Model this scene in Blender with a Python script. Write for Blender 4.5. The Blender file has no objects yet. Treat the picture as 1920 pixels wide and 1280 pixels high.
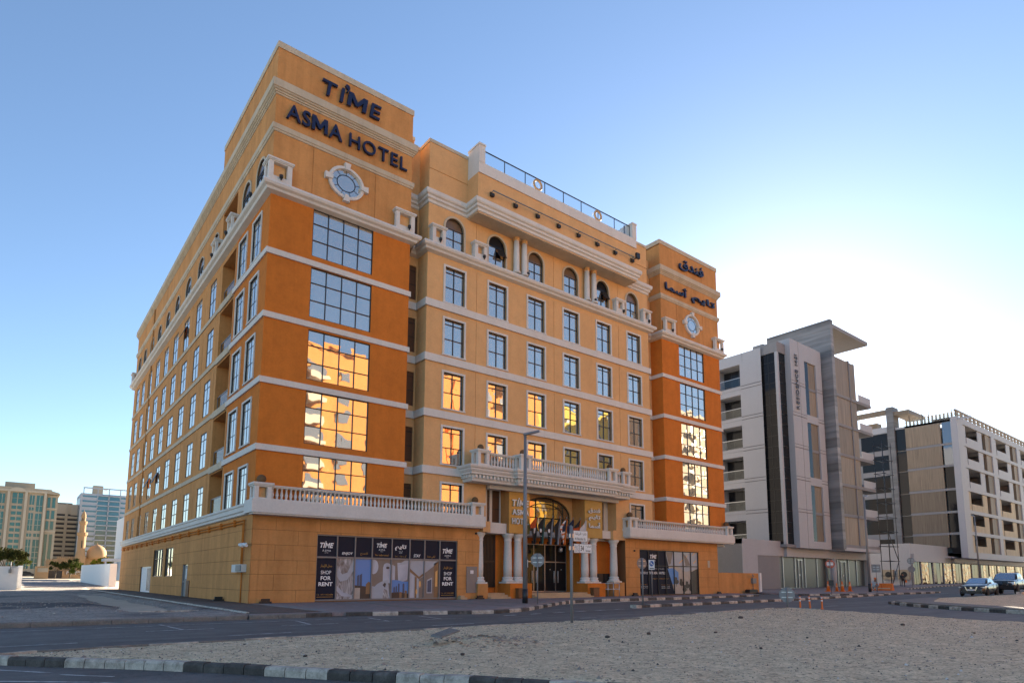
import bpy, bmesh, math, random
from math import sin, cos, pi, radians, sqrt, atan2
from mathutils import Vector, Matrix, noise
from mathutils.geometry import delaunay_2d_cdt
random.seed(7)
SC = bpy.context.scene
COL = SC.collection
# ------------------------------------------------------------------ camera
yaw, pitch, roll = radians(38.3985), radians(7.2931), radians(0.2224)
fw = Vector((sin(yaw)*cos(pitch), cos(yaw)*cos(pitch), sin(pitch)))
rt = Vector((cos(yaw), -sin(yaw), 0)); up = rt.cross(fw)
r2 = rt*cos(roll)+up*sin(roll); u2 = up*cos(roll)-rt*sin(roll)
cam = bpy.data.cameras.new('camera'); cam.sensor_fit = 'HORIZONTAL'; cam.sensor_width = 36
cam.lens = 36*1184.865/1920; cam.shift_y = 293.06/1920
cam.clip_start = .1; cam.clip_end = 4000
camo = bpy.data.objects.new('camera', cam); COL.objects.link(camo)
CAMP = Vector((-9.6365, -33.5715, 1.28))
mw = Matrix.Identity(4)
for i in range(3):
    mw[i][0] = r2[i]; mw[i][1] = u2[i]; mw[i][2] = -fw[i]; mw[i][3] = CAMP[i]
camo.matrix_world = mw
SC.camera = camo
# ------------------------------------------------------------------ sky, sun, exposure
SUN_EL, SUN_AZ = radians(17), radians(62)      # azimuth from +Y towards +X: behind the buildings on the right
W = bpy.data.worlds.new('World'); SC.world = W; W.use_nodes = True
nt = W.node_tree; nt.nodes.clear()
sky = nt.nodes.new('ShaderNodeTexSky'); sky.sky_type = 'NISHITA'; sky.sun_disc = False
sky.sun_elevation = SUN_EL; sky.sun_rotation = SUN_AZ
sky.air_density = 0.9; sky.dust_density = 0.18; sky.ozone_density = 2.2
bg = nt.nodes.new('ShaderNodeBackground'); bg.inputs['Strength'].default_value = .05
wo = nt.nodes.new('ShaderNodeOutputWorld')
nt.links.new(sky.outputs[0], bg.inputs[0]); nt.links.new(bg.outputs[0], wo.inputs[0])
sl = bpy.data.lights.new('sun', 'SUN'); sl.energy = 5; sl.angle = radians(.5); sl.color = (1, .85, .66)
so = bpy.data.objects.new('sun', sl); COL.objects.link(so)
sdir = Vector((sin(SUN_AZ)*cos(SUN_EL), cos(SUN_AZ)*cos(SUN_EL), sin(SUN_EL)))
so.rotation_euler = sdir.to_track_quat('Z', 'Y').to_euler(); so.location = (60, 40, 60)
vs = SC.view_settings; vs.view_transform = 'Standard'; vs.look = 'None'; vs.exposure = 2.42; vs.gamma = 1
vs.use_curve_mapping = False
# ------------------------------------------------------------------ object helpers
def tag(o, label=None, cat=None, group=None, kind=None):
    if label: o['label'] = label
    if cat: o['category'] = cat
    if group: o['group'] = group
    if kind: o['kind'] = kind
    return o
def empty(name, loc=(0, 0, 0), rz=0, label=None, cat=None, group=None, kind=None, parent=None):
    o = bpy.data.objects.new(name, None); COL.objects.link(o); o.location = loc; o.rotation_euler = (0, 0, rz)
    o.empty_display_size = .3
    if parent: o.parent = parent
    return tag(o, label, cat, group, kind)
def link(name, me, parent=None, loc=None, rot=None):
    o = bpy.data.objects.new(name, me); COL.objects.link(o)
    if parent: o.parent = parent
    if loc: o.location = loc
    if rot: o.rotation_euler = rot
    return o
def kids(o): return [c for c in o.children]
def copy_tree(o, parent=None):
    c = o.copy(); COL.objects.link(c)
    if parent: c.parent = parent
    for k in kids(o): copy_tree(k, c)
    return c
ID = lambda x, y, z: (x, y, z)
def front(y0, x0=0, z0=0): return lambda u, w, z: (x0+u, y0-w, z0+z)      # facade facing the street (-Y), u along +X
def left(x0, y0=0, z0=0): return lambda u, w, z: (x0-w, y0+u, z0+z)       # facade facing -X, u along +Y
def rotz(x, y, z, a, s=1):
    c_, s_ = cos(a)*s, sin(a)*s
    return lambda u, v, w: (x+u*c_-v*s_, y+u*s_+v*c_, z+w*s)
class MB:
    def __init__(s, T=ID): s.v = []; s.f = []; s.m = []; s.T = T; s.mi = 0; s.sm = []
    def P(s, a): s.v.append(s.T(*a)); return len(s.v)-1
    def face(s, pts, smooth=False):
        s.f.append([s.P(p) for p in pts]); s.m.append(s.mi); s.sm.append(smooth)
    def idx(s, ids, smooth=False): s.f.append(list(ids)); s.m.append(s.mi); s.sm.append(smooth)
    def box(s, x0, x1, y0, y1, z0, z1):
        i = [s.P(p) for p in ((x0,y0,z0),(x1,y0,z0),(x1,y1,z0),(x0,y1,z0),(x0,y0,z1),(x1,y0,z1),(x1,y1,z1),(x0,y1,z1))]
        for q in ((0,3,2,1),(4,5,6,7),(0,1,5,4),(1,2,6,5),(2,3,7,6),(3,0,4,7)): s.idx([i[k] for k in q])
        return s
    def prism(s, poly, fn0, fn1, smooth=False):      # poly 2D, fn0/fn1 map 2D->3D for both ends
        n = len(poly); a = [s.P(fn0(*p)) for p in poly]; b = [s.P(fn1(*p)) for p in poly]
        for k in range(n): s.idx((a[k], a[(k+1) % n], b[(k+1) % n], b[k]), smooth)
        s.idx(a[::-1]); s.idx(b); return s
    def tube(s, p0, p1, r0, r1=None, n=8, caps=True):
        r1 = r0 if r1 is None else r1
        p0, p1 = Vector(p0), Vector(p1); d = (p1-p0)
        if d.length < 1e-6: return s
        d.normalize(); a = d.orthogonal().normalized(); b = d.cross(a)
        A = [s.P(p0+(a*cos(2*pi*k/n)+b*sin(2*pi*k/n))*r0) for k in range(n)]
        B = [s.P(p1+(a*cos(2*pi*k/n)+b*sin(2*pi*k/n))*r1) for k in range(n)]
        for k in range(n): s.idx((A[k], A[(k+1) % n], B[(k+1) % n], B[k]), n > 5)
        if caps: s.idx(A[::-1]); s.idx(B)
        return s
    def lathe(s, prof, c=(0, 0, 0), n=12, smooth=True, sx=1, sy=1):
        R = []
        for r, z in prof:
            if r < 1e-5: R.append([s.P((c[0], c[1], c[2]+z))])
            else: R.append([s.P((c[0]+r*cos(2*pi*k/n)*sx, c[1]+r*sin(2*pi*k/n)*sy, c[2]+z)) for k in range(n)])
        for A, B in zip(R, R[1:]):
            for k in range(n):
                k2 = (k+1) % n
                if len(A) == 1 and len(B) == 1: continue
                if len(A) == 1: s.idx((A[0], B[k2], B[k]), smooth)
                elif len(B) == 1: s.idx((A[k], A[k2], B[0]), smooth)
                else: s.idx((A[k], A[k2], B[k2], B[k]), smooth)
        if len(R[0]) > 1: s.idx(R[0][::-1])
        if len(R[-1]) > 1: s.idx(R[-1])
        return s
    def sphere(s, c, r, n=10, m=6, sz=1):
        return s.lathe([(r*sin(pi*k/m), -r*cos(pi*k/m)*sz) for k in range(m+1)], c, n)
    def sweep(s, path, prof, closed=False):          # prof (out, z); outward = right-hand side of the path
        n = len(path); P2 = [Vector(p) for p in path]; offs = []
        for i in range(n):
            d0 = (P2[i]-P2[i-1]).normalized() if (i > 0 or closed) else None
            d1 = (P2[(i+1) % n]-P2[i]).normalized() if (i < n-1 or closed) else None
            n0 = Vector((d0.y, -d0.x)) if d0 else None; n1 = Vector((d1.y, -d1.x)) if d1 else None
            if n0 is None: o = n1
            elif n1 is None: o = n0
            else: o = (n0+n1)/max(.3, 1+n0.dot(n1))
            offs.append(o)
        rings = [[s.P((P2[i].x+offs[i].x*o, P2[i].y+offs[i].y*o, z)) for o, z in prof] for i in range(n)]
        m = len(prof); seq = range(n) if closed else range(n-1)
        for i in seq:
            A, B = rings[i], rings[(i+1) % n]
            for k in range(m-1): s.idx((A[k], B[k], B[k+1], A[k+1]))
        if not closed: s.idx(rings[0][::-1]); s.idx(rings[-1])
        return s
    def wall(s, u0, u1, z0, z1, holes=(), w=0):      # flat wall with recesses (u0,u1,z0,z1,depth,backed)
        us = sorted({u0, u1, *[min(max(h[k], u0), u1) for h in holes for k in (0, 1)]})
        zs = sorted({z0, z1, *[min(max(h[k], z0), z1) for h in holes for k in (2, 3)]})
        for a, b in zip(us, us[1:]):
            run = None
            for c, d in zip(zs, zs[1:]):
                um, zm = (a+b)/2, (c+d)/2
                if any(h[0] < um < h[1] and h[2] < zm < h[3] for h in holes):
                    if run: s.face(((a,w,run[0]),(b,w,run[0]),(b,w,run[1]),(a,w,run[1]))); run = None
                else: run = (run[0] if run else c, d)
            if run: s.face(((a,w,run[0]),(b,w,run[0]),(b,w,run[1]),(a,w,run[1])))
        for h in holes:
            a, b, c, d, dep = h[:5]; e = w-dep
            s.face(((a,w,c),(a,e,c),(a,e,d),(a,w,d))); s.face(((b,w,c),(b,w,d),(b,e,d),(b,e,c)))
            s.face(((a,w,c),(b,w,c),(b,e,c),(a,e,c))); s.face(((a,w,d),(a,e,d),(b,e,d),(b,w,d)))
            if len(h) > 5 and h[5]: s.face(((a,e,c),(b,e,c),(b,e,d),(a,e,d)))
        return s
    def build(s, name, mats, parent=None, **kw):
        me = bpy.data.meshes.new(name); me.from_pydata(s.v, [], s.f)
        for m in (mats if isinstance(mats, (list, tuple)) else [mats]): me.materials.append(m)
        me.polygons.foreach_set('material_index', s.m); me.polygons.foreach_set('use_smooth', s.sm); me.update()
        o = link(name, me, parent); s.o = o
        return tag(o, **kw) if kw else o
def mesh_only(mb, name, mats):
    o = mb.build(name, mats); me = o.data; bpy.data.objects.remove(o); return me
# ------------------------------------------------------------------ materials
def new_mat(name):
    m = bpy.data.materials.new(name); m.use_nodes = True
    n = m.node_tree; b = n.nodes['Principled BSDF']; return m, n, b
def N(n, t, **kw):
    x = n.nodes.new('ShaderNode'+t)
    for k, v in kw.items(): setattr(x, k, v)
    return x
def noise_n(n, vec, scale, detail=4, rough=.55, dist=0):
    t = N(n, 'TexNoise'); t.inputs['Scale'].default_value = scale; t.inputs['Detail'].default_value = detail
    t.inputs['Roughness'].default_value = rough; t.inputs['Distortion'].default_value = dist
    n.links.new(vec, t.inputs['Vector']); return t.outputs['Fac']
def ramp(n, fac, stops):
    r = N(n, 'ValToRGB'); e = r.color_ramp.elements
    while len(e) < len(stops): e.new(.5)
    for k, (p, c) in enumerate(stops):
        e[k].position = p; e[k].color = (*c, 1) if len(c) == 3 else c
    n.links.new(fac, r.inputs[0]); return r.outputs['Color']
def mixc(n, fac, a, b, mode='MIX'):
    x = N(n, 'Mix', data_type='RGBA', blend_type=mode)
    for sock, val in ((x.inputs[0], fac), (x.inputs[6], a), (x.inputs[7], b)):
        if hasattr(val, 'links') or hasattr(val, 'node'): n.links.new(val, sock)
        else: sock.default_value = val if not isinstance(val, tuple) else (*val, 1)[:4]
    return x.outputs[2]
def mapping(n, vec, sc):
    m = N(n, 'Mapping'); m.inputs['Scale'].default_value = sc; n.links.new(vec, m.inputs['Vector']); return m.outputs[0]
def bump(n, b, h, strength, dist):
    x = N(n, 'Bump'); x.inputs['Strength'].default_value = strength; x.inputs['Distance'].default_value = dist
    n.links.new(h, x.inputs['Height']); n.links.new(x.outputs[0], b.inputs['Normal'])
def sc(c, k): return tuple(min(1, x*k) for x in c)
def stucco(name, c, var=.14, rough=.92, streak=.12, bs=.25):
    m, n, b = new_mat(name); g = N(n, 'NewGeometry').outputs['Position']
    big = noise_n(n, g, .35, 5, .6); fine = noise_n(n, g, 9, 3); st = noise_n(n, mapping(n, g, (.5, .5, .06)), 2.2, 3)
    col = mixc(n, big, sc(c, 1-var), sc(c, 1+var*.6)); mid = noise_n(n, g, 1.7, 6, .68)
    col = mixc(n, .7, col, ramp(n, mid, [(.3, (1-var*.9,)*3), (.55, (1, 1, 1)), (.8, (1+var*.4,)*3)]), 'MULTIPLY')
    col = mixc(n, ramp(n, st, [(.42, (1, 1, 1)), (.75, (1-streak*2,)*3)]), (0, 0, 0), col) if 0 else mixc(n, 1.0, col, ramp(n, st, [(.35, (1, 1, 1)), (.85, (1-streak*1.1, 1-streak*1.15, 1-streak*1.2))]), 'MULTIPLY')
    st2 = noise_n(n, mapping(n, g, (2.6, 2.6, .13)), 1.5, 4, .6); col = mixc(n, 1.0, col, ramp(n, st2, [(.56, (1, 1, 1)), (.82, (1-streak*1.0, 1-streak*1.05, 1-streak*1.1))]), 'MULTIPLY')
    col = mixc(n, .5, col, ramp(n, fine, [(.25, (.86,)*3), (.75, (1.1,)*3)]), 'MULTIPLY')
    n.links.new(col, b.inputs['Base Color']); b.inputs['Roughness'].default_value = rough
    b.inputs['Specular IOR Level'].default_value = .25
    bump(n, b, noise_n(n, g, 28, 3), bs, .02); return m
def plain(name, c, rough=.6, metal=0, spec=.5, var=.08, scale=3):
    m, n, b = new_mat(name); g = N(n, 'NewGeometry').outputs['Position']
    f = noise_n(n, g, scale, 4)
    n.links.new(mixc(n, f, sc(c, 1-var), sc(c, 1+var)), b.inputs['Base Color'])
    b.inputs['Roughness'].default_value = rough; b.inputs['Metallic'].default_value = metal
    b.inputs['Specular IOR Level'].default_value = spec; return m
def mirror_glass(name, c, metal=.85, rough=.015, wav=.02, sc_=.55, spec=.5):
    m, n, b = new_mat(name); b.inputs['Specular IOR Level'].default_value = spec; g = N(n, 'NewGeometry').outputs['Position']; oi = N(n, 'ObjectInfo').outputs['Random']
    b.inputs['Base Color'].default_value = (*c, 1); b.inputs['Metallic'].default_value = metal; b.inputs['Roughness'].default_value = rough
    add = N(n, 'VectorMath', operation='ADD'); cmb = N(n, 'CombineXYZ'); mu = N(n, 'Math', operation='MULTIPLY'); mu.inputs[1].default_value = 37
    n.links.new(oi, mu.inputs[0]); n.links.new(mu.outputs[0], cmb.inputs[0]); n.links.new(mu.outputs[0], cmb.inputs[2])
    n.links.new(g, add.inputs[0]); n.links.new(cmb.outputs[0], add.inputs[1])
    bump(n, b, noise_n(n, add.outputs[0], sc_, 2, .45), 1, wav); return m
def thin_glass(name, tint=(.93, .96, .97), refl=.25):
    m, n, b = new_mat(name); n.nodes.remove(b); o = n.nodes['Material Output']
    t = N(n, 'BsdfTransparent'); t.inputs[0].default_value = (*tint, 1); g = N(n, 'BsdfGlossy'); g.inputs['Roughness'].default_value = .02
    l = N(n, 'LayerWeight'); l.inputs['Blend'].default_value = refl; mx = N(n, 'MixShader'); pw = N(n, 'Math', operation='MULTIPLY'); pw.inputs[1].default_value = .35
    n.links.new(l.outputs['Facing'], pw.inputs[0]); n.links.new(pw.outputs[0], mx.inputs[0]); n.links.new(t.outputs[0], mx.inputs[1]); n.links.new(g.outputs[0], mx.inputs[2])
    n.links.new(mx.outputs[0], o.inputs[0]); return m
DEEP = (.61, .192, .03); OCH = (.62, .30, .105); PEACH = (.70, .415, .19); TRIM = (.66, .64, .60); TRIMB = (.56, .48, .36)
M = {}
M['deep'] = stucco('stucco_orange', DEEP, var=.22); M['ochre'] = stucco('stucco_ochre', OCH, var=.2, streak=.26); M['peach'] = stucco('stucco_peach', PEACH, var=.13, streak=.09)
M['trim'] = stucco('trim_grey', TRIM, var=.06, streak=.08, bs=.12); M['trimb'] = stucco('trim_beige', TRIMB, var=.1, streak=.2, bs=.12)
M['joint'] = plain('joint_dark', (.17, .08, .03), .9); M['frame'] = plain('window_frame', (.012, .012, .014), .4)
M['glass'] = mirror_glass('window_glass', (.74, .69, .63), wav=.013); M['glass_dim'] = mirror_glass('window_glass_dim', (.2, .13, .08), .3, .12)
M['glass_dark'] = mirror_glass('glass_dark', (.016, .017, .02), .0, .08, .006, spec=.22)
M['rail_glass'] = thin_glass('railing_glass')
M['navy'] = plain('sign_navy', (.008, .012, .05), .35); M['white'] = plain('paint_white', (.68, .68, .68), .6)
M['black'] = plain('black_metal', (.015, .015, .017), .45); M['steel'] = plain('galvanised_steel', (.2, .2, .205), .5, .25)
M['panel_navy'] = plain('poster_navy', (.016, .02, .036), .5, spec=.12); M['gold'] = plain('gold_print', (.5, .27, .05), .6); M['printw'] = plain('print_white', (.85, .85, .85), .5)
M['goldpanel'] = plain('sign_panel_gold', (.36, .24, .07), .38, .25, var=.15); M['alu'] = plain('aluminium', (.45, .46, .48), .35, .8)
M['ball'] = stucco('dry_topiary', (.17, .1, .05), .4, bs=.9); M['brownbox'] = plain('planter_brown', (.16, .07, .025), .6)
M['louvre'] = plain('louvre_brown', (.09, .04, .018), .6)
# ================================================================== THE HOTEL
M['low_bounce'] = stucco('grey_low_bounce_wall', (.2, .2, .205), .1)  # grey chosen for the unseen east wall to cut orange bounce next door
H = empty('hotel', (0, 0, 0), label='orange and peach eight storey hotel with two taller towers on the corner', cat='hotel')
F0 = front(0); L0 = left(0)
LV = [8.24, 11.86, 15.47, 19.08]                 # tops of the four string courses
ROW = [(4.9, 7.3), (8.5, 10.94), (12.12, 14.55), (15.68, 18.15), (19.22, 21.72)]
def hp(mb, name, mat, **kw): return mb.build(name, mat, H, **kw)
# ---- windows -------------------------------------------------------
def tilt_quad(F, u0, u1, z0, z1, w, rnd=.0025):
    du, dz = random.uniform(-rnd, rnd), random.uniform(-rnd, rnd)
    mb = MB(F)
    def ww(u, z): return w+(u-(u0+u1)/2)*du+(z-(z0+z1)/2)*dz
    mb.face(((u0, ww(u0, z0), z0), (u1, ww(u1, z0), z0), (u1, ww(u1, z1), z1), (u0, ww(u0, z1), z1)))
    return mb
def window(F, u0, u1, z0, z1, us, zs, parent=H, trim=None, depth=.16, bar=.05, split=True, glass='glass', hole=True, tmat='trim', open_=None, name='window', pj=.05):
    """frame with bars at fractions us, zs; every pane a mesh of its own"""
    mb = MB(F)
    U = [u0]+[u0+(u1-u0)*f for f in us]+[u1]; Z = [z0]+[z0+(z1-z0)*f for f in zs]+[z1]
    w = -depth
    for k, u in enumerate(U):
        b = bar*.5 if 0 < k < len(U)-1 else bar
        mb.box(u-(b if 0 < k else 0), u+(b if k < len(U)-1 else 0), w-.02, w+pj, z0, z1)
    for k, z in enumerate(Z):
        b = bar*.5 if 0 < k < len(Z)-1 else bar
        mb.box(u0+.001, u1-.001, w-.018, w+pj-.004, z-(b if 0 < k else 0), z+(b if k < len(Z)-1 else 0))
    mats = [M['frame']]
    if trim:
        mb.mi = 1; mats.append(M[tmat]); t = trim
        mb.box(u0-t, u0, -.05, .06, z0-.02, z1+t); mb.box(u1, u1+t, -.05, .06, z0-.02, z1+t); mb.box(u0, u1, -.05, .058, z1, z1+t)
        if t > .1: mb.box(u0-t-.03, u1+t+.03, -.05, .09, z0-.1, z0-.02)
    fr = mb.build(name, mats, parent)
    if split:
        for a, b_ in zip(U, U[1:]):
            for c, d in zip(Z, Z[1:]):
                if open_ and abs((a+b_)/2-open_[0]) < (b_-a)/2 and abs((c+d)/2-open_[1]) < (d-c)/2:
                    p = MB(lambda u, w_, z: F(u, w+.02+(d-z)*.5*0+w_+(d-z)*.42, z)); p.box(a+.02, b_-.02, -.02, .02, c+.02, d-.02)
                    p.build('open_sash', M['frame'], fr); q = MB(F); q.face(((a, w-.5, c), (b_, w-.5, c), (b_, w-.5, d), (a, w-.5, d))); q.build('pane', M['black'], fr)  # black sheet behind the open sash stands in for the room's darkness
                else: tilt_quad(F, a, b_, c, d, w).build('pane', M[glass], fr)
    else:
        tilt_quad(F, u0, u1, z0, z1, w).build('pane', M[glass], fr)
    return fr
def arc_pts(u0, u1, zs, zt, n=12):
    c, r, h = (u0+u1)/2, (u1-u0)/2, zt-zs
    return [(c+r*cos(pi-pi*k/n), zs+h*sin(pi*k/n)) for k in range(n+1)]
def spandrel(mb, u0, u1, zs, zt, depth, w=0):
    A = arc_pts(u0, u1, zs, zt)
    for (a, za), (b, zb) in zip(A, A[1:]):
        mb.face(((a, w, za), (b, w, zb), (b, w, zt), (a, w, zt))); mb.face(((a, w, za), (a, w-depth, za), (b, w-depth, zb), (b, w, zb)))
def arch_window(F, u0, u1, z0, zs, zt, trim=.13, depth=.16, vs=(.5,), hs=(.3, .66), opened=False, tmat='trimb', fan=False):
    mb = MB(F); w = -depth
    mb.box(u0, u0+.05, w-.02, w+.05, z0, zs); mb.box(u1-.05, u1, w-.02, w+.05, z0, zs); mb.box(u0+.05, u1-.05, w-.018, w+.046, z0, z0+.05)
    A = arc_pts(u0, u1, zs, zt); B = arc_pts(u0+.06, u1-.06, zs, zt-.06)
    for k in range(len(A)-1):
        mb.face(((A[k][0], w+.05, A[k][1]), (A[k+1][0], w+.05, A[k+1][1]), (B[k+1][0], w+.05, B[k+1][1]), (B[k][0], w+.05, B[k][1])))
    U = [u0]+[u0+(u1-u0)*f for f in vs]+[u1]; Z = [z0]+[z0+(zs-z0)*f/.8 for f in hs if f < .99]
    Z = [z for z in Z if z < zs-.05]+[zs]
    for u in U[1:-1]: mb.box(u-.025, u+.025, w-.02, w+.045, z0, zs+.02)
    for z in Z[1:]: mb.box(u0+.002, u1-.002, w-.018, w+.04, z-.025, z+.025)
    mats = [M['frame']]
    if trim:
        mb.mi = 1; mats.append(M[tmat])
        mb.box(u0-trim, u0, -.05, .06, z0, zs); mb.box(u1, u1+trim, -.05, .06, z0, zs)
        O = arc_pts(u0-trim, u1+trim, zs, zt+trim)
        for k in range(len(A)-1):
            a, b, c, d = A[k], A[k+1], O[k+1], O[k]
            mb.face(((a[0], .06, a[1]), (b[0], .06, b[1]), (c[0], .06, c[1]), (d[0], .06, d[1])))
            mb.face(((d[0], .06, d[1]), (c[0], .06, c[1]), (c[0], -.02, c[1]), (d[0], -.02, d[1])))
            mb.face(((a[0], .06, a[1]), (a[0], -.15, a[1]), (b[0], -.15, b[1]), (b[0], .06, b[1])))
    fr = mb.build('arched_window', mats, H)
    first = True
    for a, b_ in zip(U, U[1:]):
        for c, d in zip(Z, Z[1:]):
            if opened and a > u0+.1 and c == Z[-2]:
                p = MB(lambda u, w_, z: F(u, w+.03+w_+(d-z)*.5, z)); p.box(a+.02, b_-.02, -.02, .02, c+.02, d-.02); p.build('open_sash', M['frame'], fr)
                q = MB(F); q.face(((a, w-.4, c), (b_, w-.4, c), (b_, w-.4, d), (a, w-.4, d))); q.build('pane', M['black'], fr)  # set-back black sheet paints the dark interior behind the opened sash
            else: tilt_quad(F, a, b_, c, d, w).build('pane', M['glass'], fr)
    q = MB(F); q.face([(a, w, z) for a, z in A]); q.build('pane', M['glass_dim' if not opened else 'glass_dark'], fr)
    return fr
# ---- podium walls ---------------------------------------------------
random.seed(3)
SHOP = (3.46, 12.58, 0.06, 3.66); SHOPR = (30.09, 37.95, 0.04, 3.68)
mb = MB(F0); mb.wall(0, 14.4, 0, 4.56, [(*SHOP, .22)], w=-.02); mb.box(14.395, 14.4, -2.4, -.021, 0, 4.55)
hp(mb, 'podium_wall', M['joint'])
mb = MB(F0); mb.wall(28.4, 40.85, 0, 4.6, [(*SHOPR, .22)], w=-.02); mb.face(((28.4, -.02, 0), (28.4, -2.4, 0), (28.4, -2.4, 4.6), (28.4, -.02, 4.6))); mb.face(((40.85, -.02, 0), (40.85, -12, 0), (40.85, -12, 4.6), (40.85, -.02, 4.6)))
hp(mb, 'podium_wall', M['joint'])
COURSE = [0, .65, 1.47, 2.2, 3.0, 3.78, 4.55]
def clad(F, u0, u1, seg, hole, jit):
    for k, (a, b) in enumerate(zip(COURSE, COURSE[1:])):
        us = [u0]; 
        x = u0+seg*(.5 if k % 2 else 1)
        while x < u1-.5: us.append(x); x += seg
        us.append(u1)
        for p, q in zip(us, us[1:]):
            parts = [(p, q, a, b)]
            if hole:
                h0, h1, g0, g1 = hole; out = []
                for (p_, q_, a_, b_) in parts:
                    if q_ <= h0 or p_ >= h1 or a_ >= g1: out.append((p_, q_, a_, b_)); continue
                    if p_ < h0-.05: out.append((p_, h0, a_, b_))
                    if q_ > h1+.05: out.append((h1, q_, a_, b_))
                    if b_ > g1+.05: out.append((max(p_, h0), min(q_, h1), max(a_, g1), b_))
                parts = out
            for p_, q_, a_, b_ in parts:
                m_ = MB(F); j = random.uniform(0, jit); g = .008
                m_.box(p_+g if p_ > u0 else p_, q_-g if q_ < u1 else q_, -.02, .0+j, a_+g, b_-g)
                m_.build('cladding_panel', M['ochre'], H)
clad(F0, 0.004, 14.39, 2.4, SHOP, .006); clad(F0, 28.41, 40.85, 2.4, SHOPR, .006)
# left side: courses broken by doors and grilles
SIDE_H = [(14.25, 15.85, 0, 2.18), (28.4, 33.9, 0, 2.24), (23.4, 27.6, 1.37, 3.57), (19.6, 22.5, 1.37, 3.55)]
mb = MB(L0); mb.wall(-.02, 47.5, 0, 4.6, [(*h, .2) for h in SIDE_H], w=-.02); hp(mb, 'podium_wall', M['joint'])
for a, b in zip(COURSE, COURSE[1:]):
    cuts = sorted({0, 47.5, *[u for h in SIDE_H if h[3] > a+.02 and h[2] < b-.02 for u in h[:2]]})
    for p, q in zip(cuts, cuts[1:]):
        hs = [h for h in SIDE_H if h[0] <= p+.01 and h[1] >= q-.01 and h[3] > a+.02 and h[2] < b-.02]
        spans = [(a, b)]
        if hs: spans = [s for s in ((a, hs[0][2]), (hs[0][3], b)) if s[1]-s[0] > .06]
        for c, d in spans:
            m_ = MB(L0); m_.box(p+.003, q-.003, -.02, .004, c+.009, d-.009); m_.build('cladding_panel', M['ochre'], H)
# ---- podium fascia, terrace slabs ------------------------------------
prof_f = [(0, 4.46), (.5, 4.5), (.72, 4.5), (.74, 4.58), (.8, 4.6), (.8, 5.25), (-.9, 5.25), (-.9, 4.5)]
mb = MB(); mb.sweep([(-.28, 1.6), (-.28, 0), (14.2, 0), (14.2, 1.6)], [(0, 4.5), (0.0, 4.5), (.0, 4.5)]) if 0 else None
mb.box(-.3, 14.2, -.8, -.004, 4.58, 5.25); mb.box(-.2, 14.1, -.72, -.006, 4.5, 4.58); mb.box(-.3, -.004, -.004, .6, 4.58, 5.25); mb.box(14.2-.9, 14.2, -.004, 1.2, 4.6, 5.24)
hp(mb, 'terrace_fascia', M['trim'])
mb = MB(); mb.box(28.1, 42.5, -.8, -.004, 4.6, 5.25); mb.box(28.2, 42.4, -.72, -.006, 4.5, 4.6); mb.box(42.31, 42.5, -.004, 5, 4.6, 5.25); mb.box(28.1, 28.9, -.004, 1.2, 4.6, 5.24); mb.box(40.86, 42.3, .2, 6, 4.3, 4.6)
hp(mb, 'terrace_fascia', M['trim'])
mb = MB(); mb.sweep([(0, 47.5), (0, .6)], [(0, 4.56), (.12, 4.6), (.12, 4.72), (.2, 4.78), (.2, 5.0), (.26, 5.04), (.26, 5.15), (0, 5.17)]); hp(mb, 'string_course', M['trim'])
# ---- main walls ------------------------------------------------------
TW = [(2.41, 6.14, 19.4, 22.28), (2.42, 6.15, 15.8, 18.74), (2.43, 6.18, 12.18, 15.06), (2.45, 6.2, 8.57, 11.54), (2.46, 6.24, 5.2, 7.97)]
J = lambda u, z0, z1: (u-.025, u+.025, z0, z1, .03, True)
def tower_front(x0):
    mb = MB(front(0, x0)); mb.wall(0, 8.65, 5.24, 22.32, [(*h, .16) for h in TW]); hp(mb, 'wall', M['deep'])
    mb = MB(front(0, x0)); mb.wall(0, 8.65, 22.32, 31.1, [J(2.24, 22.9, 25.94), J(6.15, 22.9, 25.94)]); hp(mb, 'wall', M['ochre'])
    for k, (a, b, c, d) in enumerate(TW):
        window(front(0, x0), a, b, c, d, (.25, .5, .75), (.34, .69), trim=None, depth=.1, bar=.046)
tower_front(0); tower_front(33.65)
# left tower, side wall
SW = [(1.42, 2.98), (4.15, 5.78)]
RW = [(5.2, 7.25)]+[(a, b) for a, b in ROW[1:]]
mb = MB(L0); mb.wall(0, 6.42, 5.24, 22.32, [(a, b, c+.02, d, .1) for a, b in SW for c, d in RW]); hp(mb, 'wall', M['deep'])
for a, b in SW:
    for c, d in RW: window(L0, a, b, c+.02, d, (.5,), (.4, .8), trim=.11, depth=.05, bar=.045, split=False, pj=.014)
# left facade: balcony bay and main part
BAL = [(6.6, 9.75, 5.2, 7.75), (6.6, 9.75, 8.24, 11.35), (6.6, 9.75, 11.86, 14.95), (6.6, 9.75, 15.47, 18.55), (6.6, 9.75, 19.08, 21.9)]
MW = [(11.3, 12.98), (15.4, 17.2), (19.5, 21.4), (23.65, 25.6), (27.75, 29.65), (31.85, 33.85), (36.0, 38.0), (40.15, 42.0), (43.6, 45.5)]
mb = MB(L0); js = [J(u, a+.01, b-.5) for u in (10.4, 14.2, 18.3, 22.5, 26.7, 30.8, 39.1) for a, b in zip([5.2]+LV, LV+[22.3])]
mb.wall(6.42, 47.5, 5.15, 22.32, [(*h, 1.7, True) for h in BAL]+[(a, b, c, d, .1) for a, b in MW for c, d in RW]+js); hp(mb, 'wall', M['ochre'])
for i, (a, b) in enumerate(MW):
    for k, (c, d) in enumerate(RW):
        op = {(4, 1): 1, (5, 1): 1, (2, 4): 1}.get((i, k))
        window(L0, a, b, c, d, (.5,), (.42, .8), depth=.04, bar=.07, split=bool(op), pj=.014, open_=(b-.3, c+(d-c)*.61) if op else None)
TOPB = (7.0, 10.5, 22.8, 25.9)
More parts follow.
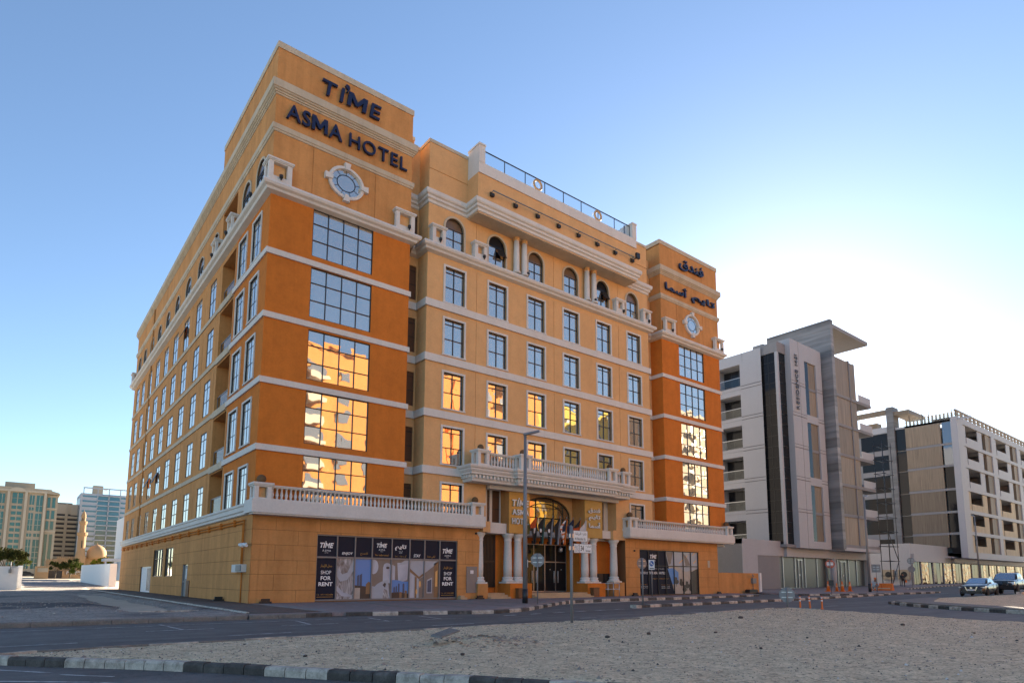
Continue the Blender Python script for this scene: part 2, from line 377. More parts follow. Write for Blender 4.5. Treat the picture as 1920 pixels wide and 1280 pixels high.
AW = [(1.25, 2.78), (4.0, 5.6), (11.35, 13.1), (15.6, 17.4), (19.75, 21.65), (24.1, 25.8), (28.2, 29.9), (32.2, 34.0), (36.2, 38.1), (40.3, 42.1), (43.8, 45.6)]
mb = MB(L0)
mb.wall(0, 47.5, 22.32, 31.1 if 0 else 28.2, [(a, b, 22.95, 25.25, .07) for a, b in AW]+[(*TOPB, 1.7, True)]+[J(u, 22.9, 25.9) for u in (14.3, 18.5, 22.7, 26.8, 31, 35.1, 39.2)])
for a, b in AW: spandrel(mb, a, b, 24.5, 25.25, .07)
mb.wall(0, 11.4, 28.2, 31.1); mb.wall(11.4, 47.5, 28.2, 29.3); hp(mb, 'wall', M['ochre'])
for k, (a, b) in enumerate(AW): arch_window(L0, a, b, 22.95, 24.5, 25.25, trim=.13 if k < 2 else .07, hs=(.35, .7), tmat='trimb', depth=.03)
# balcony rails of glass, slabs
for h in BAL+[TOPB]:
    mb = MB(L0); a, b, c, d = h
    mb.box(a+.02, b-.02, -.2, -.16, c+.98, c+1.04); mb.box(a+.02, a+.06, -.2, -.16, c, c+1); mb.box(b-.06, b-.02, -.2, -.16, c, c+1)
    r = hp(mb, 'balcony_railing', M['steel'])
    g = MB(L0); g.box(a+.06, b-.06, -.185, -.175, c+.06, c+.97); g.build('glass_panel', M['rail_glass'], r)
    mb = MB(L0); mb.box(a+.5, b-.5, -1.69, -1.62, c+.05, c+2.2); dr = hp(mb, 'balcony_door', M['frame'])
    g = MB(L0); g.box(a+.6, b-.6, -1.615, -1.6, c+.15, c+2.1); g.build('pane', M['glass_dark'], dr)
# middle block
MX0, MX1 = 9.95, 31.8
WX = [(11.3, 12.84), (14.84, 16.4), (18.36, 19.95), (21.88, 23.45), (25.48, 27.05), (29.1, 30.7)]
holes = []
for i, (a, b) in enumerate(WX):
    for k, (c, d) in enumerate(ROW):
        if k == 0 and 0 < i < 5: continue
        holes.append((a, b, c if k else 5.2, d-.08, .16))
holes += [J(u, a+.02, b-.52) for u in (13.82, 20.9, 28.05) for a, b in zip(LV, LV[1:]+[22.5])]
mb = MB(F0); mb.wall(MX0, 14.75, 5.24, 7.86, [h for h in holes if h[2] < 7]); mb.wall(27.4, MX1, 5.0, 7.86, [h for h in holes if h[2] < 7])
mb.wall(MX0, MX1, 7.86, 22.32, [h for h in holes if h[2] > 7]); hp(mb, 'wall', M['peach'])
for i, (a, b) in enumerate(WX):
    for k, (c, d) in enumerate(ROW):
        if k == 0 and 0 < i < 5: continue
        c_ = c if k else 5.2
        if k == 0: window(F0, a, b, c_, d-.08, (.5,), (.84,), trim=.13, glass='glass')
        elif k == 1 and 0 < i < 5: window(F0, a, b, c_, d-.08, (.5,), (.79,), trim=.13, bar=.08)
        else: window(F0, a, b, c_, d-.08, (.5,), (.45, .87), trim=.13, bar=.048)
AM = [(11.24, 12.72), (14.78, 16.28), (18.38, 19.84), (21.92, 23.42), (25.48, 26.9), (29.04, 30.5)]
mb = MB(F0); mb.wall(MX0, MX1, 22.32, 26.0, [(a, b, 22.95, 25.2, .16) for a, b in AM]+[J(u, 22.9, 25.7) for u in (13.75, 20.88, 28.0)])
for a, b in AM: spandrel(mb, a, b, 24.45, 25.2, .16)
mb.wall(MX0, 13.0, 26, 29.95, [(MX0, 13.0, 28.05, 28.11, .04, True)]); mb.wall(29, MX1, 26, 29.95, [(29, MX1, 28.05, 28.11, .04, True)])
hp(mb, 'wall', M['peach'])
for k, (a, b) in enumerate(AM): arch_window(F0, a, b, 22.95, 24.45, 25.2, trim=.14, hs=(.42,), opened=k in (1, 4))
# roof terrace bay, projecting
mb = MB(); mb.box(13, 29, -1.22, -.002, 25.58, 28.42); hp(mb, 'terrace_bay', M['peach']); hp(MB().box(13.02, 28.98, -1.2, -.003, 25.54, 25.579), 'soffit', M['trimb'])
mb = MB(); mb.box(13.0, 29.0, -1.3, -.01, 28.42, 29.2); mb.box(13.0, 13.5, -1.32, -.02, 29.2, 30.42); mb.box(28.5, 29.0, -1.32, -.02, 29.2, 30.42)
mb.box(12.96, 13.54, -1.36, 0, 30.42, 30.55); mb.box(28.46, 29.04, -1.36, 0, 30.42, 30.55); mb.box(13.0, 13.3, -.02, 4, 28.42, 30.2); hp(mb, 'terrace_parapet', M['trim'])
mb = MB(); mb.box(13.5, 28.5, -1.06, -1.0, 30.28, 30.34)
for k in range(9): mb.box(13.5+k*1.875-.025, 13.5+k*1.875+.025, -1.05, -1.01, 29.2, 30.28)
gr = hp(mb, 'glass_railing', M['black'])
for k in range(8):
    g = MB(); g.box(13.53+k*1.875, 13.5+(k+1)*1.875-.03, -1.035, -1.025, 29.22, 30.27); g.build('glass_panel', M['rail_glass'], gr)
# recess strips between the blocks, with their louvred windows
for xa, xb, s in ((8.65, 9.95, 1), (31.8, 33.65, -1)):
    mb = MB(); yb = 1.25
    if s > 0: hs = [(xa+.5, xa+1.21, c+.1 if c > 5 else 5.2, d-.1, .1) for c, d in ROW]+[(xa+.5, xa+1.21, 22.95, 25.2, .1)]
    else: hs = []
    w = MB(front(yb)); w.wall(xa, xb, 4.6, 29.9, hs); mb = w
    f = MB(); 
    mb2 = MB(); mb2.face(((xb, 0, 4.6), (xb, yb, 4.6), (xb, yb, 31 if s < 0 else 29.9), (xb, 0, 31 if s < 0 else 29.9)))
    hp(mb, 'wall', M['peach'])
    if s > 0: mb2.build('wall', M['peach'], H)
    else:
        q = MB(); q.face(((xb, 0, 4.6), (xb, yb, 4.6), (xb, yb, 22.3), (xb, 0, 22.3))); hp(q, 'wall', M['deep']); q = MB(); q.face(((xb, 0, 22.3), (xb, yb, 22.3), (xb, yb, 31), (xb, 0, 31))); hp(q, 'wall', M['ochre']); q = MB(); q.face(((xb, yb, 29.9), (xb, 11, 29.9), (xb, 11, 31), (xb, yb, 31))); hp(q, 'wall', M['ochre'])
        q = MB(); q.face(((xa, 0, 4.6), (xa, yb, 4.6), (xa, yb, 29.9), (xa, 0, 29.9))); hp(q, 'wall', M['peach'])
    for h in hs:
        o = MB(front(yb)); o.box(h[0], h[1], -.12, -.08, h[2], h[3]); o.box(h[0]-.05, h[0], -.05, .03, h[2], h[3]); wd = hp(o, 'louvred_window', M['louvre'])
        o = MB(front(yb))
        for zz in (.45, .86): o.box(h[0], h[1], -.08, -.06, h[2]+(h[3]-h[2])*zz-.02, h[2]+(h[3]-h[2])*zz+.02)
        o.build('bar', M['frame'], wd)
# solid cores (roofs and backs) so nothing is paper thin
mb = MB(); mb.box(.3, 8.4, 2.0, 11.3, 26.5, 31.05); mb.face(((8.65, 1.25, 4.6), (8.65, 11.4, 4.6), (8.65, 11.4, 31.1), (8.65, 1.25, 31.1))); mb.face(((0, 0, 31.05), (8.65, 0, 31.05), (8.65, 11.4, 31.05), (0, 11.4, 31.05)))
mb.face(((0, 11.4, 29), (8.65, 11.4, 29), (8.65, 11.4, 31.05), (0, 11.4, 31.05))); mb.face(((8.65, 0, 29.9), (8.65, 1.3, 29.9), (8.65, 1.3, 31.1), (8.65, 0, 31.1)))
mb.box(33.9, 42.2, 1.5, 11.2, 26.5, 31.05); mb.face(((33.65, 0, 31.05), (42.3, 0, 31.05), (42.3, 11.4, 31.05), (33.65, 11.4, 31.05))); mb.face(((33.65, 11.4, 29), (42.3, 11.4, 29), (42.3, 11.4, 31.05), (33.65, 11.4, 31.05)))
mb.box(1.8, 42.0, 11.5, 47.3, 4.7, 29.0); mb.box(9, 42, 1.8, 11.5, 29.2, 29.6); mb.box(8.9, 10.2, 2.6, 7, 29.4, 31.6); mb.box(9.0, 33.6, 3.5, 11.5, 22, 29.3)
hp(mb, 'roof_block', M['ochre']); hp(MB().box(42.1, 42.3, .01, 47.4, 4.7, 31.04), 'wall', M['low_bounce'])  # the east face is out of view, grey only to weaken its bounce light
mb = MB(); mb.box(8.86, 10.24, 2.56, 7.04, 31.6, 31.85); hp(mb, 'coping', M['trimb'])
# ---- string courses, ledge and cornices --------------------------------
PATH = [(0, 47.5), (0, 9.75)]
FULL = [(0, 6.6), (0, 0), (8.65, 0), (8.65, 1.25), (9.95, 1.25), (9.95, 0), (31.8, 0), (31.8, 1.25), (33.65, 1.25), (33.65, 0), (42.3, 0), (42.3, 8)]
def band(path, z0, z1, out): return MB().sweep(path, [(-.01, z0), (out, z0), (out, z1), (-.01, z1+.02)])
for z in LV:
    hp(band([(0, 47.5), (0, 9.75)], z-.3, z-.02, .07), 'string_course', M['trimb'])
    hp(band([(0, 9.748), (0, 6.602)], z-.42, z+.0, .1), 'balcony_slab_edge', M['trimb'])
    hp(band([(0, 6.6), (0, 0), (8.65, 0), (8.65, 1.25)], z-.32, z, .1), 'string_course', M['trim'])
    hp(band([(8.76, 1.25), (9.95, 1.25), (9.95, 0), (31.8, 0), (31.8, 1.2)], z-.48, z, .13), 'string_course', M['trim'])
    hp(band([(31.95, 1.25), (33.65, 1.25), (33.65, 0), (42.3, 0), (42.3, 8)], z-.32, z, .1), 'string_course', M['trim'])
lp = [(0, 22.22), (.3, 22.3), (.36, 22.42), (.5, 22.5), (.56, 22.62), (.52, 22.74), (.44, 22.8), (-.02, 22.92)]
LEDGE = [(0, 47.5), (0, 0), (8.65, 0), (8.65, 1.25), (9.95, 1.25), (9.95, 0), (31.8, 0), (31.8, 1.25), (33.65, 1.25), (33.65, 0), (42.3, 0), (42.3, 8)]
hp(MB().sweep([(0, 47.5), (0, 0), (8.65, 0), (8.65, 1.1)], lp), 'ledge', M['trim']); hp(MB().sweep([(8.65+.6, 1.25), (9.95, 1.25), (9.95, 0), (31.8, 0), (31.8, 1.1)], lp), 'ledge', M['trim']); hp(MB().sweep([(32.4, 1.25), (33.65, 1.25), (33.65, 0), (42.3, 0), (42.3, 8)], lp), 'ledge', M['trim'])
TWL = [(0, 47.5), (0, 0), (8.65, 0), (8.65, 8)]; TWR = [(33.65, 8), (33.65, 0), (42.3, 0), (42.3, 8)]
b2p = [(0, 25.96), (.06, 25.98), (.08, 26.08), (.12, 26.1), (.14, 26.38), (0, 26.42)]
c1p = [(0, 28.2), (.06, 28.22), (.06, 28.3), (.12, 28.32), (.12, 28.4), (.2, 28.44), (.2, 28.5), (.27, 28.54), (.27, 28.98), (-.05, 29.06)]
for p in (TWL, TWR):
    hp(MB().sweep(p, b2p), 'string_course', M['trimb']); hp(MB().sweep(p, c1p), 'cornice', M['trimb'])
cop = lambda z0, z1: [(-.25, z0), (.05, z0), (.05, z1), (-.25, z1)]
hp(MB().sweep([(0, 11.4), (0, 0), (8.65, 0), (8.65, 11.4)], cop(31.1, 31.48)), 'coping', M['trimb']); hp(MB().sweep([(33.65, 11.4), (33.65, 0), (42.3, 0), (42.3, 11.4)], cop(31.1, 31.48)), 'coping', M['trimb'])
hp(MB().sweep([(0, 47.5), (0, 11.45)], cop(29.3, 29.5)), 'coping', M['trimb'])
mcp = [(0, 25.62), (.08, 25.66), (.08, 25.84), (.2, 25.9), (.2, 26.06), (.3, 26.12), (.34, 26.2), (.34, 26.44), (-.02, 26.5)]
MC = [(8.66, 1.25), (9.95, 1.25), (9.95, 0), (12.99, 0), (13, -1.22), (29, -1.22), (29.01, 0), (31.8, 0), (31.8, 1.2)]
hp(MB().sweep(MC, mcp), 'cornice', M['trim'])
hp(MB().sweep([(8.9, 1.25), (9.95, 1.25), (9.95, 0), (13.0, 0)], cop(29.93, 30.16)), 'coping', M['trimb']); hp(MB().sweep([(29.0, 0), (31.8, 0), (31.8, 6)], cop(29.93, 30.16)), 'coping', M['trimb'])
# down pipe on the left side and the step in the cornice
mb = MB(); mb.tube((-.07, 36.6, 5.2), (-.07, 36.6, 22.2), .06); mb.tube((-.07, 36.9, 22.9), (-.07, 36.9, 28.2), .06); hp(mb, 'down_pipe', M['ochre'])
# ---- pedestals, balustrades, lanterns ---------------------------------
def balls(name, x, y, z, r): 
    o = hp(MB().sphere((x, y, z), r, 14, 9), name, M['ball']); return o
def lantern(x0, x1, y0, y1, z0, h, ball=None, name='lantern_pier', base=.35):
    mb = MB(); t = .25*min(1, (x1-x0)); zt = z0+h
    mb.box(x0, x1, y0, y1, z0, z0+base*.95); zc = zt-.22
    for a in (x0, x1-t):
        for b in (y0, y1-t): mb.box(a, a+t, b, b+t, z0+base*.95, zc)
    mb.box(x0+.003, x1-.003, y0+.003, y1-.003, zc, zc+.06); mb.box(x0-.05, x1+.05, y0-.05, y1+.05, zc+.06, zc+.12); mb.box(x0-.09, x1+.09, y0-.09, y1+.09, zc+.12, zt)
    mb.mi = 1; mb.box(x0+t*1.15, x1-t*1.15, y0+t*1.15, y1-t*1.15, z0+base*.95, zc)
    o = hp(mb, name, [M['trim'], M['peach']])
    if ball: MB().sphere(((x0+x1)/2, (y0+y1)/2, zt+ball*.9), ball, 14, 9).build('ball', M['ball'], o)
    return o
for x0, x1 in ((-.28, .98), (7.45, 8.75)): lantern(x0, x1, -.38, .5 if x0 < 0 else .4, 22.76, 1.35)
for x0, x1 in ((33.75, 35.2), (41.2, 42.6)): lantern(x0, x1, -.38, .4, 22.76, 1.35)
for x0, x1 in ((10.05, 11.05), (13.38, 14.4), (27.4, 28.4), (30.75, 31.75)): lantern(x0, x1, -.42, .2, 22.76, 1.25, base=.45)
for y0 in (6.5, 10.35, 46.4): lantern(-.42, .2, y0, y0+1.0, 22.76, 1.25, base=.45)
bal_me = mesh_only(MB().lathe([(.07, 0), (.07, .05), (.045, .07), (.085, .24), (.05, .42), (.038, .58), (.07, .62), (.07, .66)], n=7), 'baluster', M['trim'])
def balustrade(x0, x1, y, z, h, n, par=None):
    mb = MB(); mb.box(x0, x1, y-.14, y+.14, z, z+.08); mb.box(x0, x1, y-.13, y+.13, z+h-.12, z+h-.05); mb.box(x0, x1, y-.17, y+.17, z+h-.05, z+h)
    o = hp(mb, 'balustrade', M['trim'])
    s_ = (h-.2)/.66
    for k in range(n):
        b = link('baluster', bal_me, o, (x0+(x1-x0)*(k+.5)/n, y, z+.08)); b.scale = (1.05, 1.05, s_)
lantern(-.2, .66, -.74, .05, 5.25, .86, .24, 'pedestal', .1); lantern(13.2, 14.1, -.74, .05, 5.25, .86, .22, 'pedestal', .1)
balustrade(.66, 13.2, -.45, 5.25, .78, 52)
lantern(28.15, 29.0, -.74, .05, 5.25, .86, .24, 'pedestal', .1); lantern(41.4, 42.3, -.74, .05, 5.25, .86, .24, 'pedestal', .1)
balustrade(29.0, 41.4, -.45, 5.25, .78, 50)
mb = MB(); mb.box(28.25, 28.4, .1, .9, 5.25, 6.0); hp(mb, 'pedestal', M['trim'])
# ---- entrance portico ---------------------------------------------------
PT = [(12.95, .0), (12.95, -1.05), (16.4, -1.05), (16.4, -1.42), (25.75, -1.42), (25.75, -1.05), (27.75, -1.05), (27.75, 0)]
pf = [(0, 7.42), (.04, 7.46), (.06, 7.58), (.1, 7.6), (.1, 7.84), (.3, 7.86), (.3, 7.97), (.36, 8.02), (.42, 8.12), (.42, 8.2), (.5, 8.25), (.54, 8.34), (.54, 8.42), (0, 8.46)]
mb = MB(); mb.sweep(PT, pf)
mb.box(12.96, 27.74, -1.05, -.135, 7.44, 8.44); mb.box(16.41, 25.74, -1.41, -1.05, 7.44, 8.44); hp(mb, 'balcony', M['trim'])
den = mesh_only(MB().box(-.07, .07, -.13, 0, -.1, .1), 'dentil', M['trim'])
def dent(a, b, y):
    n = int((b-a)/.27)
    for k in range(n): link('dentil', den, H, (a+(b-a)*(k+.5)/n, y, 7.74))
dent(12.95, 16.4, -1.151); dent(16.4, 25.75, -1.521); dent(25.75, 27.75, -1.151)
for k in range(4): link('dentil', den, H, (12.849, -.15-.27*k, 7.74), (0, 0, -pi/2))
mb = MB(); mb.box(14.86, 27.4, -.3, -.002, 7.2, 7.86); mb.box(14.86, 27.4, -.002, 2.6, 7.42, 7.6); hp(mb, 'portico_beam', M['trim'])
ZB = 8.46
for x0, x1, y0, bl in ((13.1, 14.0, -1.42, .21), (16.3, 17.2, -1.8, .21), (24.75, 25.6, -1.8, .21), (26.7, 27.5, -1.42, .21)): lantern(x0, x1, y0, y0+.75, ZB, 1.0, bl, 'pedestal', .1)
def bal2(x0, x1, y, n): balustrade(x0, x1, y, ZB, .9, n)
bal2(14.0, 16.3, -1.1, 9); bal2(17.2, 24.75, -1.48, 34); bal2(25.6, 26.7, -1.1, 5)
# sign boxes, walls of the recess
for a, b in ((16.68, 18.5), (23.88, 25.76)): hp(MB().box(a, b, .0, 2.6, 4.36, 7.42), 'portico_pier', M['ochre'])
hp(MB(F0).wall(14.75, 16.7, 4.3, 7.45, [(15.52, 15.74, 5.1, 7.3, .1, False), (15.95, 16.62, 5.1, 7.3, .1, False)], w=-.9), 'wall', M['trim']); hp(MB(F0).wall(25.7, 27.4, 4.3, 7.45, [(26.3, 26.95, 5.1, 7.3, .1)], w=-.9), 'wall', M['trim'])
for a, b in ((15.52, 15.74), (15.95, 16.62), (26.3, 26.95)):
    o = MB(front(.9)); o.box(a, b, -.12, -.09, 5.1, 7.3); wd = hp(o, 'louvred_window', M['louvre'])
    o = MB(front(.9)); o.box(a, b, -.09, -.07, 6.0, 6.04); o.box(a, b, -.09, -.07, 6.85, 6.88); o.build('bar', M['frame'], wd)
hp(MB().box(14.86, 16.66, .2, .89, 4.3, 5.0), 'sill_block', M['trim']); hp(MB().box(25.8, 26.94, .2, .89, 4.4, 5.0), 'sill_block', M['trim'])
mb = MB(); mb.face(((14.75, 0, 4.3), (14.75, .9, 4.3), (14.75, .9, 7.45), (14.75, 0, 7.45))); hp(mb, 'wall', M['peach']); mb = MB(); mb.face(((27.4, 0, 4.3), (27.4, .9, 4.3), (27.4, .9, 7.86), (27.4, 0, 7.86)))
hp(mb, 'wall', M['peach']); hp(MB().box(14.3, 14.9, -.35, .2, 4.3, 5.0), 'pier_cap', M['peach']); hp(MB().box(26.95, 28.41, -.05, .9, 4.32, 5.05), 'pier_cap', M['peach'])
# central arch wall with the glazed fan
mb = MB(front(1.3)); mb.wall(18.5, 23.9, 4.7, 7.45, [(18.72, 23.72, 4.7, 7.3, .2)]); spandrel(mb, 18.72, 23.72, 5.9, 7.3, .2); hp(mb, 'wall', M['peach'])
def entrance_glazing():
    F = front(1.3); mb = MB(F); w = -.18
    us = [18.72, 19.4, 20.35, 22.1, 23.05, 23.72]; A = arc_pts(18.72, 23.72, 5.9, 7.3, 24); B = arc_pts(18.8, 23.64, 5.9, 7.2, 24); Cc = arc_pts(19.35, 23.1, 5.9, 6.85, 24); D = arc_pts(19.41, 23.04, 5.9, 6.79, 24)
    for O, I in ((A, B), (Cc, D)):
        for k in range(24): mb.face(((O[k][0], w+.06, O[k][1]), (O[k+1][0], w+.06, O[k+1][1]), (I[k+1][0], w+.06, I[k+1][1]), (I[k][0], w+.06, I[k][1])))
    zt = lambda u: 5.9+1.4*sqrt(max(0, 1-((u-21.22)/2.5)**2))
    for u in us[1:-1]: mb.box(u-.03, u+.03, w, w+.05, 4.7, zt(u)-.03)
    for z in (5.75, 6.5): mb.box(19.4, 23.05, w, w+.045, z-.03, z+.03)
    mb.box(18.72, 23.72, w, w+.045, 5.72, 5.78); mb.box(18.72, 18.78, w, w+.05, 4.7, 5.9); mb.box(23.66, 23.72, w, w+.05, 4.7, 5.9)
    fr = hp(mb, 'arched_window', M['frame'])
    for a, b in zip(us, us[1:]):
        tilt_quad(F, a, b, 4.7, 5.75, w, .006).build('pane', M['glass_br'], fr)
        q = MB(F); n = 6; ww = w; P = [(a, ww, 5.75), (b, ww, 5.75)]+[(b+(a-b)*k/n, ww, zt(b+(a-b)*k/n)) for k in range(n+1)]; q.face(P); q.build('pane', M['glass_br'], fr)
M['glass_br'] = mirror_glass('glass_bronze', (.5, .38, .26), .8, .02, .03)
entrance_glazing()
mb = MB(); mb.box(18.5, 23.88, 1.0, 2.6, 4.34, 4.7); hp(mb, 'portico_beam', M['trim'])
for q in ((18.9, 24.42, 2.45, 2.9, 3.9, 4.34), (17.9, 18.9, 1.1, 3.2, 0, 4.34), (24.42, 25.3, 1.1, 3.2, 0, 4.34), (16.3, 17.0, .95, 1.14, 0, 4.3), (25.9, 28.4, 1.3, 1.5, 0, 4.3), (14.9, 16.4, 1.05, 1.3, 0, .72), (17.0, 17.9, 1.15, 1.3, 0, 4.34)): hp(MB().box(*q), 'entrance_wall', M['deep'])
hp(MB().box(14.4, 16.67, .9, 3, 4.28, 4.345), 'soffit', M['trim']); hp(MB().box(25.77, 28.4, .91, 1.49, 4.255, 4.299), 'soffit', M['trim'])
for q in ((25.3, 25.95, 1.5, 1.7, 0, 4.34), (14.2, 28.4, 4.2, 4.4, 0, 7.6), (14.2, 14.4, 1.0, 4.2, 0, 7.6), (28.4, 28.6, 2.4, 4.2, 0, 7.6)): hp(MB().box(*q), 'entrance_wall', M['deep'])
# lobby doors
F = front(2.6); us = [18.9, 20.0, 21.1, 22.2, 23.3, 24.42]
mb = MB(F)
for u in us: mb.box(u-.03, u+.03, -.04, .04, .33, 3.9)
mb.box(18.9, 24.42, -.035, .035, 2.53, 2.61); mb.box(18.9, 24.42, -.035, .035, 3.84, 3.9); mb.box(18.9, 24.42, -.035, .035, .33, .4)
dg = hp(mb, 'lobby_glazing', M['alu'])
for a, b in zip(us, us[1:]):
    tilt_quad(F, a, b, 2.6, 3.86, 0, .004).build('pane', M['lobby'] if 'lobby' in M else M['glass_dark'], dg); tilt_quad(F, a, b, .4, 2.55, 0, .004).build('door_leaf', M['lobby'] if 'lobby' in M else M['glass_dark'], dg)
mb = MB(F)
for u in (20.9, 21.3, 23.1, 23.5): MB(F).tube((u, .08, 1.0), (u, .08, 1.9), .025).build('door_handle', M['white'], dg)
for u in (22.75, 23.9): MB(F).box(u-.04, u+.04, .005, .012, 1.98, 2.03).build('door_sticker', M['white'], dg)
mb = MB(); mb.tube((22.2, .8, 4.35), (22.2, .8, 3.55), .01); mb.lathe([(.05, 0), (.14, .05), (.14, .3), (.05, .35)], (22.2, .8, 3.25), 10); hp(mb, 'hanging_lantern', M['alu'])
# side grille door
mb = MB(front(.95)); mb.box(14.95, 16.3, -.06, -.04, .72, 4.26)
gd = hp(mb, 'grille_door', M['black']); mb = MB(front(.95))
for k in range(12): mb.box(14.98+k*.118, 15.0+k*.118, -.03, 0, .72, 4.2)
for z in (.72, 2.4, 4.18): mb.box(14.95, 16.3, -.03, .005, z, z+.08)
mb.build('bar', M['frame'], gd)
o = MB(front(1.29)); o.box(25.95, 26.35, .0, .02, .3, 4.2); hp(o, 'side_door', M['black'])
# columns
def column(x, y, z0, z1, r, cap=True, par=None):
    h = z1-z0
    mb = MB(); mb.box(x-r*1.45, x+r*1.45, y-r*1.45, y+r*1.45, z0, z0+.1)
    mb.lathe([(r*1.42, .1), (r*1.45, .17), (r*1.3, .24), (r*1.12, .27), (r*1.3, .34), (r*1.28, .4), (r*1.02, .44)], (x, y, z0), 20)
    mb.lathe([(r, .42), (r*1.01, h*.33), (r*.86, h-.55), (r*.95, h-.5), (r*.95, h-.45), (r*.88, h-.43), (r*.92, h-.36), (r*1.15, h-.22), (r*1.45, h-.12), (r*1.5, h-.06), (r*1.42, h)], (x, y, z0), 24)
    o = hp(mb, 'column', M['trim']); return o
for x in (16.95, 17.82, 24.3, 25.2): column(x, .42, .99, 4.35, .29)
column(14.42, .2, .97, 4.3, .27); column(27.4, .35, 1.05, 4.32, .3)
mb = MB(); mb.box(16.55, 18.45, -.38, 1.1, 0, .985); hp(mb, 'pedestal_block', M['deep']); mb = MB(); mb.box(23.8, 25.68, -.38, 1.1, 0, .985); hp(mb, 'pedestal_block', M['deep'])
mb = MB(); mb.box(14.05, 14.85, -.2, .85, 0, .965); hp(mb, 'pedestal_block', M['ochre']); mb = MB(); mb.box(26.85, 28.0, -.2, .95, 0, 1.045); hp(mb, 'pedestal_block', M['ochre'])
M['trav'] = stucco('travertine', (.5, .36, .22), .2, .6, .05)
for k in range(3):
    mb = MB(); mb.box(18.46, 23.79, -1.0+k*.33, 2.7 if k == 2 else -.66+k*.33, 0, .11*(k+1)); hp(mb, 'step', M['trav'])
    mb = MB(); mb.box(14.86, 16.54, -.5+k*.35, 1.04 if k == 2 else -.15+k*.35, 0, .12*(k+1)); hp(mb, 'step', M['trav'])
mb = MB()
for z in (.55, .98): mb.tube((25.75, -.55, z), (27.0, -.55, z), .03); mb.tube((25.75, -.55, z), (25.75, 1.1, z), .03)
for x in (25.75, 26.35, 27.0): mb.tube((x, -.55, 0), (x, -.55, 1.0), .03)
hp(mb, 'ramp_handrail', M['alu'])
# two loudspeaker-like cabinets and the planter boxes
for a, b in ((16.98, 17.5), (24.02, 24.62)):
    mb = MB(); mb.box(a, b, -.75, -.42, .04, .66); mb.box(a-.02, b+.02, -.77, -.4, .6, .68); 
    tag(mb.build('planter_box', M['brownbox']), 'brown planter box in front of the %s pair of entrance columns' % ('left' if a < 20 else 'right'), 'planter', 'planter boxes at the entrance')
for a in (26.0, 26.7):
    mb = MB(); mb.box(a, a+.6, .7, 1.15, 1.0, 1.72); mb.box(a+.06, a+.54, .68, .7, 1.06, 1.66)
    tag(mb.build('equipment_cabinet', M['black']), '%s black cabinet behind the entrance ramp rail' % ('left' if a < 26.5 else 'right'), 'cabinet', 'black cabinets by the ramp')
mb = MB(); mb.box(25.9, 27.3, .6, 1.28, .5, 1.0); hp(mb, 'ramp_wall', M['ochre'])
for x in (17.07, 17.8, 24.17, 24.95):
    mb = MB(); mb.lathe([(.3, 22.84), (.32, 22.95), (.24, 23.0), (.22, 23.05), (.215, 24.0), (.19, 25.3)], (x, -.28, 0), 16); o = hp(mb, 'column', M['trim'])
    mb = MB(); mb.lathe([(.19, 25.3), (.24, 25.33), (.24, 25.4), (.2, 25.43), (.26, 25.6), (.34, 25.8), (.36, 25.95), (.3, 26.0)], (x, -.28, 0), 16); mb.build('capital', M['peach'], o)
# ---- lettering -----------------------------------------------------------
AR = {}
def _ar(ch, iso, fin=None, ini=None, med=None): AR[ch] = (iso, fin or iso, ini, med)
for ch, code, dual in (('ا',0xFE8D,0),('أ',0xFE83,0),('إ',0xFE87,0),('ب',0xFE8F,1),('ت',0xFE95,1),('ج',0xFE9D,1),('ح',0xFEA1,1),('د',0xFEA9,0),('ر',0xFEAD,0),('س',0xFEB1,1),('ش',0xFEB5,1),('ع',0xFEC9,1),('ف',0xFED1,1),('ق',0xFED5,1),('ل',0xFEDD,1),('م',0xFEE1,1),('ن',0xFEE5,1),('ي',0xFEF1,1),('ى',0xFEEF,0),('ء',0xFE80,0)):
    _ar(ch, chr(code), chr(code+1), chr(code+2) if dual else None, chr(code+3) if dual else None)
def arab(s):
    out = []
    for w in s.split(' '):
        g = []
        for i, ch in enumerate(w):
            if ch not in AR: g.append(ch); continue
            pj = i > 0 and w[i-1] in AR and AR[w[i-1]][2] is not None and ch != 'ء'
            nj = i < len(w)-1 and AR[ch][2] is not None and w[i+1] in AR and w[i+1] != 'ء'
            iso, fin, ini, med = AR[ch]; g.append(med if pj and nj else fin if pj else ini if nj else iso)
        out.append(''.join(reversed(g)))
    return ' '.join(reversed(out))
DG = None
def glyphs(s, bold=0, shear=0, ext=0):
    c = bpy.data.curves.new('text', 'FONT'); c.body = s; c.offset = bold; c.shear = shear; c.extrude = ext; c.resolution_u = 3
    o = bpy.data.objects.new('text', c); COL.objects.link(o)
    me = bpy.data.meshes.new_from_object(o.evaluated_get(bpy.context.evaluated_depsgraph_get()))
    bpy.data.objects.remove(o); bpy.data.curves.remove(c); return me
def letter_m(shear):
    P = [(0, 0), (0, .69), (.19, .69), (.40, .33), (.61, .69), (.80, .69), (.80, 0), (.64, 0), (.64, .43), (.46, .13), (.34, .13), (.16, .43), (.16, 0)]
    mb = MB(); mb.prism(P, lambda u, z: (u+z*shear, z, -.5), lambda u, z: (u+z*shear, z, .5)); return mesh_only(mb, 'letter', [])
